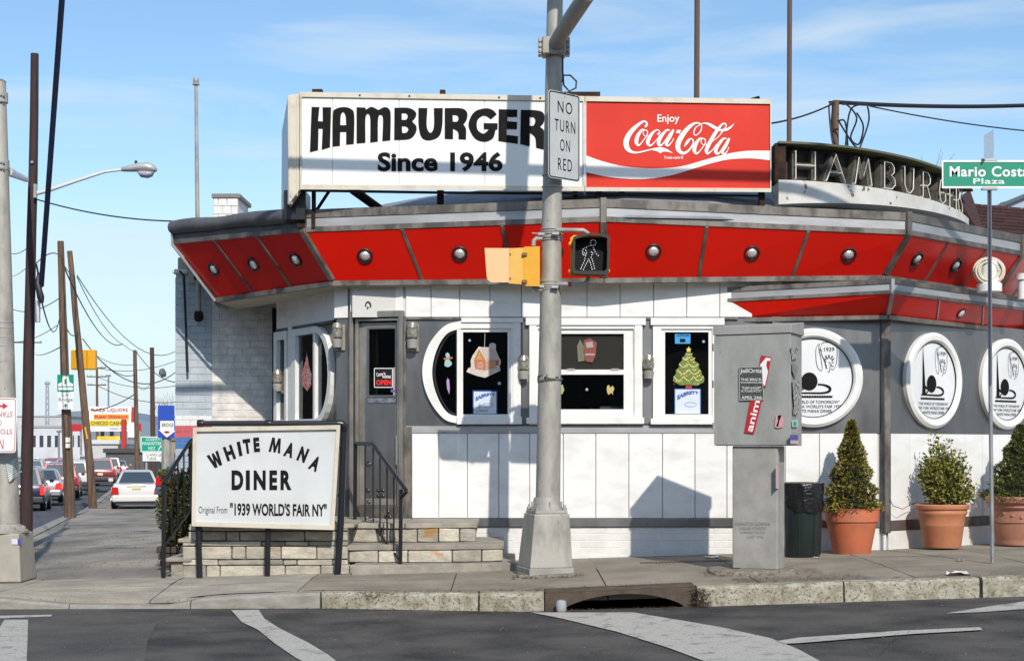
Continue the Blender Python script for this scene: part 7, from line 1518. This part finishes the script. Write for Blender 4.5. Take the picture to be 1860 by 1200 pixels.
# --- right cable pole and wires
t = wpole('short brown pole tangled with black cables behind the neon sign', (1518, 183), (1519, 700), 24.0, .06, .055, WOODB, group=None)
mb = MB()
for (pts_) in ([(1505, 186), (1512, 190), (1510, 240), (1520, 268)], [(1530, 190), (1540, 192), (1556, 215), (1545, 250), (1560, 262), (1568, 230), (1556, 205)], [(1522, 220), (1535, 222), (1540, 268)], [(1522, 218), (1548, 260), (1560, 270)], [(1536, 265), (1545, 200), (1575, 189)], [(1575, 189), (1578, 220), (1562, 268)], [(1510, 186), (1506, 200), (1514, 265), (1530, 268)]):
    mb.tube([P(x, y, 23.8) for x, y in sample([(a_, b_, 1) for a_, b_ in pts_], 6, False)], .015, 5)
tag(mb.build('cable_tangle', CABLE), 'tangle of black looping service cables on the short brown pole', 'cables', kind='thing')
def wire(label, a, b, sag, r_, grp='overhead wires over the side street', mat=CABLE, n=14, group=True):
    (x0, y0, Y0), (x1, y1, Y1) = a, b; A, B = P(x0, y0, Y0), P(x1, y1, Y1); mb = MB()
    mb.tube([along(A, B, i / n) - Vector((0, 0, sag * 4 * (i / n) * (1 - i / n))) for i in range(n + 1)], r_, 4); tag(mb.build('overhead_wire', mat), label, 'wire', grp if group else None)
wire('thick twisted black cable running right from the brown pole', (1522, 186, 24), (1900, 190, 26), .05, .034, group=False)
wire('thin wire sloping down right beneath the thick twisted cable', (1580, 193, 24), (1900, 241, 26), .05, .012, group=False)
wire('wire from the red sign up to the brown cable pole', (1395, 225, 22), (1518, 186, 24), .05, .014, group=False)
wire('thick blue black cable dropping past the street light arm', (114, -20, 19), (75, 520, 21.9), -.02, .038, mat=M('cable_blue', (.015, .02, .05), .4), group=False)
wire('thin wire from the dark pole to the diner roof', (66, 362, 21.9), (400, 400, 20.5), .12, .010, group=False)
mb = MB(); mb.tube([P(70, 495, 21.9), P(68, 515, 21.85), P(74, 540, 21.85), P(76, 550, 21.85)], [.02, .04, .055, .03], 8); mb.tube([P(66, 480, 21.9), P(75, 525, 21.85)], .015, 5); tag(mb.build('splice_case', CABLE, smooth=True), 'black cable splice bundle hanging at the dark pole', 'cable splice')
WL = [((76, 548, 21.9), (108, 578, 40), .5, .02), ((122, 598, 40), (140, 602, 56), .2, .03), ((64, 480, 22), (114, 470, 40), -.2, .02), ((114, 480, 40), (222, 625, 75), .9, .035), ((222, 625, 75), (320, 660, 90), .5, .05), ((140, 503, 56), (222, 625, 75), .5, .03), ((140, 500, 56), (320, 637, 90), 1.6, .035), ((114, 478, 40), (135, 500, 56), .1, .03),
  ((245, 635, 95), (320, 694, 100), .6, .05), ((250, 640, 95), (222, 624, 75), .1, .03), ((150, 615, 57), (245, 680, 95), .7, .04), ((152, 660, 57), (243, 680, 95), 1.5, .045), ((176, 646, 100), (243, 662, 95), .3, .03), ((178, 650, 100), (320, 675, 110), 1.6, .06),
  ((0, 720, 90), (245, 755, 95), .8, .05), ((165, 745, 95), (245, 715, 95), .3, .05), ((176, 668, 160), (320, 655, 150), .8, .05), ((176, 684, 160), (320, 700, 150), .8, .05), ((60, 615, 150), (176, 684, 160), 1.4, .06), ((20, 560, 60), (110, 540, 40), .3, .025), ((20, 620, 60), (105, 590, 40), .2, .02), ((15, 500, 60), (50, 485, 22), .1, .012), ((20, 460, 30), (50, 450, 22), .05, .012), ((60, 640, 150), (110, 630, 40), .3, .03), ((60, 730, 120), (130, 760, 170), .8, .06), ((177, 700, 160), (320, 730, 150), .8, .06), ((60, 700, 200), (176, 740, 160), 1, .07), ((250, 700, 95), (277, 690, 90), .5, .03)]
WN = ['wire from the black splice case down to the bridge sign pole', 'short wire between the two leaning brown poles at mid height', 'wire from the dark pole top run to the bridge sign pole', 'upper heavy wire from the bridge sign pole to the thin pole', 'wire from the thin pole to the blue annex wall', 'upper wire from the leaning pole to the thin pole', 'long wire from the leaning pole top to the annex corner', 'short jumper wire between the two brown pole tops', 'wire dropping from the thin pole to the annex edge', 'short tie wire at the thin pole top', 'low wire from the leaning pole past the yellow signal', 'deeply sagging wire below the yellow signal', 'short wire from the yellow signal towards the thin pole', 'wire from the yellow signal to the annex side', 'low wire crossing behind the bridge sign at car height', 'short wire ending on the thin pole above the plaza sign', 'far wire from the top crossarm towards the annex', 'far wire from the middle crossarm towards the annex', 'far wire from the small left pole to the crossarm pole', 'wire from the left frame edge to the bridge sign pole, higher one', 'wire from the left frame edge to the bridge sign pole, lower one', 'wire between the grey street pole and the dark pole at mid height', 'short wire between the grey street pole and the dark pole, upper one', 'small far wire left of the bridge sign pole', 'low far wire running down towards the red awning shop', 'far wire from the lowest crossarm towards the annex', 'far wire between the dark pole and the crossarm pole', 'wire from the thin pole to the short dark pole']
for i_, ((a, b, s_, r_), l_) in enumerate(zip(WL, WN)):
    if i_ not in (4, 11, 14, 18, 24, 26): wire(l_, a, b, s_ * .8, r_ * .6)
lt = MB(); lt.lathe([(0, -.25), (.28, -.1), (.28, .15), (.0, .25)], P(295, 677, 95), 10, axis=(1, 0, .3)); tag(lt.build('hanging_signal', M('sig_grey', (.12, .12, .13), .6)), 'small dark lamp head hanging from wires near the annex', 'lamp')
# heavy cable bundle spanning the junction above the frame
mb = MB(); mb.tube([Vector((x, 13.0 + .02 * x, 6.62 + .012 * x - .0)) for x in fr(-14, 14, 20)], .05, 8); tag(mb.build('overhead_cable', CABLE), 'heavy cable bundle strung along the kerb above the diner front', 'cable')

# ================================================================== VEHICLES
CGL = M('car_glass', (.05, .065, .08), .06, spec=1.0, coat=1.0); TYRE = M('tyre', (.015, .015, .015), .8); RIM = M('rim', (.35, .35, .36), .35, .7); CHR = M('car_trim', (.04, .04, .045), .5); TL = M('tail_light', (.50, .008, .012), .2, coat=.5); TLL = M('brake_light', (.6, .01, .01), .3, emit=(1.0, .03, .02, 1.2))
HEAD = math.atan2(-DIRX, 1)
KIND = {'sedan': dict(L=4.9, W=1.84, H=1.45, st=[(0, .42, .80, .82), (.06, .30, .95, .90), (.8, .25, 1.0, .92), (1.9, .22, .95, .92), (3.6, .22, .93, .92), (4.6, .28, .76, .88), (4.85, .38, .62, .78)], cab=(.95, 1.75, 2.7, 3.65), sh=.98),
 'suv': dict(L=4.7, W=1.88, H=1.76, st=[(0, .48, .98, .84), (.06, .36, 1.08, .92), (.8, .32, 1.1, .94), (1.9, .30, 1.08, .94), (3.4, .30, 1.06, .94), (4.4, .34, .95, .9), (4.65, .42, .75, .8)], cab=(.06, .34, 2.6, 3.35), sh=1.08),
 'van': dict(L=5.3, W=1.98, H=2.05, st=[(0, .48, 1.1, .92), (.06, .36, 1.15, .98), (.8, .32, 1.15, .99), (2.5, .30, 1.15, .99), (4.2, .30, 1.1, .99), (5.0, .34, .95, .93), (5.25, .42, .7, .85)], cab=(.03, .14, 3.6, 4.4), sh=1.15)}
def car(kind, name, label, cat, px, py, Y, paint, brake=False, rotz=None, simple=False, plate=True, lx=0):
    K = KIND[kind]; x = X(px, Y); z = Zp(py, Y)
    t = thing(name, label, cat, (x, Y, z), 'vehicles on the side street', rotz=HEAD if rotz is None else rotz)
    Lb = lambda n_, mb, mat, par=t, **k: mb.build(n_, mat, par, local=True, **k)
    mb = MB(); V = []; sc_ = K['W'] / 2 / .94
    for (s, zb, zt, hw) in K['st']:
        hw *= sc_; V += [(-hw * .92, s, zb), (-hw, s, zb + .15), (-hw, s, (zb + zt) / 2 + .05), (-hw * .93, s, zt - .06), (-hw * .86, s, zt), (hw * .86, s, zt), (hw * .93, s, zt - .06), (hw, s, (zb + zt) / 2 + .05), (hw, s, zb + .15), (hw * .92, s, zb)]
    n = 10; m_ = len(K['st']); mb.add(V, [(j * n + i, j * n + (i + 1) % n, (j + 1) * n + (i + 1) % n, (j + 1) * n + i) for j in range(m_ - 1) for i in range(n)] + [tuple(range(n)), tuple((m_ - 1) * n + i for i in range(n))])
    b0, b1, b2, b3 = K['cab']; hb = K['W'] / 2 * (.82 if kind == 'sedan' else .88); hr = K['W'] / 2 * (.60 if kind == 'sedan' else .70) if kind != 'van' else K['W'] / 2 * .8; zs_ = K['sh'] - .03; H_ = K['H']
    A_ = [(-hb, b0, zs_), (hb, b0, zs_), (hb, b3, zs_ - .06), (-hb, b3, zs_ - .06)]; B_ = [(-hr, b1, H_ - .05), (hr, b1, H_ - .05), (hr, b2, H_ - .05), (-hr, b2, H_ - .05)]; C2 = [(-hr * .8, b1 + .2, H_), (hr * .8, b1 + .2, H_), (hr * .8, b2 - .15, H_), (-hr * .8, b2 - .15, H_)]
    Lb('body', mb, paint, smooth=True)
    mb = MB(); mb.hexa(A_, B_); mb.hexa(B_, C2); Lb('cabin', mb, paint, smooth=True)
    def win(nm, q, ins, o):
        q = [Vector(p) for p in q]; c = sum(q, Vector()) / 4; nn = (q[1] - q[0]).cross(q[3] - q[0]).normalized(); cc_ = Vector((0, (b1 + b2) / 2, 1.2)); nn = nn if nn.dot(c - cc_) > 0 else -nn
        q = [c + (p - c) * ins + nn * o for p in q]; mb = MB(); mb.hexa(q, [p - nn * .02 for p in q]); Lb(nm, mb, CGL)
    win('rear_window', [A_[0], A_[1], B_[1], B_[0]], .86, .012)
    if kind == 'van' and simple: pass
    win('windscreen', [A_[3], A_[2], B_[2], B_[3]], .88, .012); win('side_window', [A_[1], A_[2], B_[2], B_[1]], .84, .012); win('side_window', [A_[0], A_[3], B_[3], B_[0]], .84, .012)
    hw = K['W'] / 2
    for sx in (-1, 1):
        mb = MB(); zt_ = K['sh'] - (.12 if kind == 'sedan' else .05); tw = .27 if kind == 'sedan' else .13; th = .27 if kind == 'sedan' else .34
        mb.hexa([(sx * (hw * .96), -.03, zt_ - th), (sx * (hw * .96 - tw), -.035, zt_ - th), (sx * (hw * .96 - tw), .1, zt_ - th), (sx * (hw * 1.0), .3, zt_ - th)], [(sx * (hw * .93), -.02, zt_), (sx * (hw * .93 - tw * .75), -.025, zt_), (sx * (hw * .93 - tw * .75), .1, zt_), (sx * (hw * .97), .3, zt_)]); Lb('tail_light', mb, TLL if brake else TL, bevel=.01)
        mb = MB(); mb.box(sx * hw * .97 if sx > 0 else sx * hw * .97 - .18, sx * hw * .97 + .18 if sx > 0 else sx * hw * .97, b3 - .35, b3 - .25, K['sh'] + .0, K['sh'] + .14); Lb('mirror', mb, paint, bevel=.02)
        mb = MB(); mb.box(sx * hw * .8 - .14, sx * hw * .8 + .14, K['L'] - .18, K['L'] - .02, .58, .72); Lb('headlight', mb, STEELL, bevel=.02)
    mb = MB(); mb.box(-hw * .93, hw * .93, -.06, .12, K['st'][0][1] - .08, K['st'][0][1] + .14); Lb('bumper', mb, paint if kind == 'sedan' else CHR, bevel=.04, seg=2)
    mb = MB(); mb.box(-hw * .8, hw * .8, .05, K['L'] - .2, .2, .34); Lb('underbody', mb, CHR)
    if plate: mb = MB(); pzz = .78 if kind == 'sedan' else .72; mb.box(-.16, .16, -.035, -.01, pzz, pzz + .16); Lb('licence_plate', mb, M('plate_cream', (.62, .55, .35), .5))
    if kind == 'sedan': mb = MB(); mb.box(-.35, .35, -.01, .02, .88 - .0, .895); Lb('trunk_trim', mb, CHR)
    for sx in (-1, 1):
        for sy in (.95, K['L'] - .95):
            mb = MB(); mb.lathe([(.32, -.1), (.33, -.06), (.33, .09), (.31, .11)], (0, 0, 0), 18, axis=(1, 0, 0)); wh = Lb('wheel', mb, TYRE, smooth=True); wh.location = (sx * (hw - .12), sy, .33)
            mb = MB(); mb.lathe([(.2, -.118), (.2, .118)], (0, 0, 0), 12, axis=(1, 0, 0)); Lb('rim', mb, RIM, wh)
    return t
pn = lambda n_, c, mt=.2: M(n_, c, .28, mt, coat=.6)
WHT = pn('paint_white', (.62, .60, .56), 0); SIL = pn('paint_silver', (.42, .43, .44), .4); NAV = pn('paint_navy', (.02, .025, .05)); MAR = pn('paint_maroon', (.16, .015, .02)); BLU = pn('paint_blue', (.03, .07, .16)); TEAL = pn('paint_teal', (.08, .28, .40)); REDC = pn('paint_red', (.45, .02, .03)); TANC = pn('paint_tan', (.35, .33, .28)); DG = pn('paint_grey', (.08, .085, .09))
car('sedan', 'parked_car', 'white sedan parked on the pavement apron facing away', 'car', 248, 927, 54, WHT)
car('suv', 'dark_car', 'dark navy car nearest in the queue beside the dark wooden pole', 'car', 34, 932, 56, NAV, True)
car('sedan', 'queued_car', 'silver white sedan right behind the dark navy car with lit brake lights', 'car', 72, 914, 63, SIL, True)
car('suv', 'queued_car', 'red and silver hatchback left of the pole with the bridge sign', 'car', 107, 906, 72, MAR, False)
car('suv', 'queued_car', 'white sport utility vehicle half behind the pole with the bridge sign', 'car', 133, 894, 84, WHT)
car('van', 'queued_van', 'tall white van in the queue between the two brown poles', 'van', 143, 884, 112, WHT)
car('suv', 'queued_car', 'dark red utility vehicle right of the leaning pole', 'car', 182, 884, 92, MAR)
car('suv', 'queued_car', 'tan and red utility vehicle beyond the dark red one', 'car', 198, 873, 112, TANC)
car('sedan', 'queued_car', 'pale blue sedan beside the parked white sedan in the distance', 'car', 214, 868, 122, SIL)
car('suv', 'queued_car', 'dark blue vehicle far down the street left of the petrol station', 'car', 196, 860, 150, BLU)
car('sedan', 'queued_car', 'dark blue sedan far down the street above the pale blue one', 'car', 219, 858, 160, BLU)
car('van', 'queued_van', 'light tan van far down the street behind the thin pole', 'van', 240, 866, 150, TANC)
car('suv', 'queued_car', 'silver pickup left of the red hatchback in the queue', 'car', 70, 890, 90, SIL)
car('van', 'queued_van', 'bright red van far away above the queue of cars', 'van', 98, 866, 160, REDC, True)
car('suv', 'queued_car', 'blue utility vehicle far away left of the bright red van', 'car', 70, 866, 165, BLU)
car('sedan', 'queued_car', 'blue grey sedan between the silver pickup and white utility vehicle', 'car', 96, 880, 105, BLU)
car('sedan', 'blue_car', 'teal blue car behind the left handrail and shrub', 'car', 337, 918, 44, pn('paint_dull_teal', (.04, .12, .18)), rotz=R(4))
for kd, px, Y, p_, lab in (('suv', 52, 78, DG, 'dark grey utility vehicle behind the navy car in the queue'), ('sedan', 152, 98, NAV, 'navy sedan just left of the leaning pole'), ('sedan', 58, 118, WHT, 'small white sedan between the dark pole and the bridge sign pole'), ('suv', 118, 130, MAR, 'maroon vehicle just left of the bridge sign pole, farther away'), ('van', 156, 172, WHT, 'white box van far behind the leaning pole'), ('sedan', 92, 135, WHT, 'white sedan under the lattice tower in the queue'), ('suv', 232, 178, DG, 'dark vehicle far away beyond the parked white sedan'), ('sedan', 10, 60, DG, 'dark grey car at the left frame edge beside the grey pole')):
    car(kd, 'queued_car', lab, 'van' if kd == 'van' else 'car', px, CY + (EYE - table(DROP, Y)) / Y * F, Y, p_)
for i, (px, Y, p_) in enumerate(((118, 190, DG), (130, 200, SIL), (60, 200, SIL), (85, 220, DG), (150, 210, BLU), (108, 230, SIL), (165, 180, WHT), (45, 130, DG), (22, 100, SIL))):
    car('sedan' if i % 2 else 'suv', 'distant_car', 'small distant %s car in the far traffic queue, %s' % ({DG: 'dark grey', SIL: 'silver', BLU: 'blue', WHT: 'white'}[p_], ('behind the bridge sign pole', 'right of the bridge sign pole', 'beside the dark pole', 'under the lattice tower', 'behind the leaning pole', 'under the short lamp post', 'before the petrol station', 'behind the dark pole', 'between the grey and dark poles')[i]), 'car', px, CY + (EYE - table(DROP, Y)) / Y * F, Y, p_)

# ================================================================== LITTER
lb = thing('plastic_bottle', 'clear plastic bottle standing at the left corner of the storm drain', 'bottle', tuple(on_road(1018, 1112)))
c = Vector((X(1019, 12.97), 12.90, road_z(.4) + .0)); mb = MB(); mb.lathe([(0, 0), (.04, .0), (.047, .02), (.047, .07), (.04, .1), (0, .11)], c, 16); mb.build('bottle_body', M('clear_plastic', (.34, .36, .36), .12, spec=.8), lb, smooth=True)
tb = thing('bottle_cap_litter', 'small white and teal bottle lying in the gutter', 'bottle', tuple(on_road(932, 1110)))
p_ = on_road(925, 1110) + Vector((0, .1, .02)); mb = MB(); mb.tube([p_, p_ + Vector((.05, .01, 0))], .016, 10); mb.build('bottle_body', PRINTW, tb); mb = MB(); mb.tube([p_ + Vector((.052, .01, 0)), p_ + Vector((.105, .02, 0))], .018, 10); mb.build('bottle_label', M('teal_plastic', (.0, .35, .27), .4), tb)
mb = MB(); NM = []
def needles(n, f, s=.05, ms=None):
    for _ in range(n):
        p = f(); a_ = rnd(0, 6.283); L_ = s * rnd(.4, 1.2); d = Vector((math.cos(a_), math.sin(a_), rnd(-.1, .25))) * L_; q_ = Vector((-d.y, d.x, 0)).normalized() * .004
        mb.add([p - q_, p + q_, p + d], [(0, 1, 2)], random.randrange(2))
def near(px, py, sx, sy, Y=None):
    def f():
        x = X(px + random.gauss(0, sx), 13.2); y = 13.3 + random.gauss(0, sy); return Vector((x, y, ground_z(x, y) + .012))
    return f
def strp(x0, x1, y0, y1, onr=False):
    def f():
        x = rnd(x0, x1); y = rnd(y0, y1); return Vector((x, y, (road_z(x) if onr else ground_z(x, y)) + .012))
    return f
needles(900, strp(-1.4, 1.6, 13.2, 13.36)); needles(500, strp(.0, .7, 14.15, 14.45)); needles(700, strp(1.8, 2.9, 13.75, 14.3)); needles(1000, strp(2.0, 3.2, 13.2, 13.6)); needles(300, lambda: Vector((rnd(1.58, 1.72), rnd(12.93, 13.0), rnd(-.15, .02))), .09); needles(500, strp(-1.2, 1.7, 12.85, 13.0, True), .04); needles(300, strp(3.4, 4.7, 13.15, 13.4)); needles(200, strp(-2.6, -1, 13.2, 13.38, True), .03)
me = bpy.data.meshes.new('pine_needles'); me.from_pydata(mb.v, [], mb.f)
for c_ in (M('needle_orange', (.20, .09, .035), .9), M('needle_brown', (.09, .055, .03), .9)): me.materials.append(c_)
me.polygons.foreach_set('material_index', mb.m); tag(link('pine_needles', me, None), 'brown fallen needles and leaf litter along the kerb', 'leaf litter', kind='stuff')
gm = MB()
for _ in range(420):
    x = rnd(-9, 9); y = rnd(7.5, 13.0); s_ = rnd(.003, .009); z = road_z(x) + .004; gm.lathe([(0, 0), (s_, s_ * .3), (0, s_ * .8)], (x, y, z), 4, cap=False)
for _ in range(700):
    y = rnd(16, 30); x = rnd(kerb_x(y) + .6, -4.0); s_ = rnd(.006, .018); z = table(GZ, max(-9, x)) + table(DROP, y); gm.lathe([(0, 0), (s_, s_ * .3), (0, s_ * .8)], (x, y, z), 4, cap=False)
tag(gm.build('gravel', M('grit', (.20, .19, .17), .95)), 'scattered grit on the road and path', 'grit', kind='stuff')
def scrap(px, py, Y, s_, lab, mat=PRINTW):
    mb = MB(); x = X(px, Y); z = ground_z(x, Y) + .006; V = []
    for j in range(5):
        for i in range(5): V.append((x + (i - 2) / 2 * s_ + rnd(-.01, .01), Y + (j - 2) / 2 * s_ * .7, z + rnd(0, .3) * s_))
    mb.add(V, [(j * 5 + i, j * 5 + i + 1, (j + 1) * 5 + i + 1, (j + 1) * 5 + i) for j in range(4) for i in range(4)]); tag(mb.build('paper_scrap', mat, smooth='all'), lab, 'litter')
scrap(1293, 1012, 15.9, .07, 'crumpled white paper by the plinth left of the cabinet'); scrap(1744, 1020, 14.7, .045, 'small crumpled paper on the sidewalk below the boxwood pot'); scrap(1484, 1013, 15.5, .03, 'white paper cup scrap at the foot of the trash can'); scrap(1740, 1037, 13.35, .10, 'flattened white paper on the kerb left of the street sign')
scrap(1412, 1021, 14.5, .04, 'tiny foil scrap at the right foot of the cabinet')
mb = MB()
for i in range(26):
    x = rnd(1.0, 1.95); y = 15.55 + rnd(-.06, .06) * 0 + i * .0; 
gx0, gx1 = X(1165, 15.5), X(1330, 15.5); t = thing('sidewalk_grate', 'flat black grate set in the sidewalk behind the utility cabinet', 'grate', ((gx0 + gx1) / 2, 15.5, .05))
for i in range(30):
    x = lerp(gx0, gx1, i / 29); mb = MB(); mb.box(x - .008, x + .008, 15.42, 15.62, ground_z(x, 15.5) - .01, ground_z(x, 15.5) + .006); mb.build('bar', IRON, t)
mb = MB(); V = []
sc.cycles.max_bounces = 6
print('objects', len(bpy.data.objects))
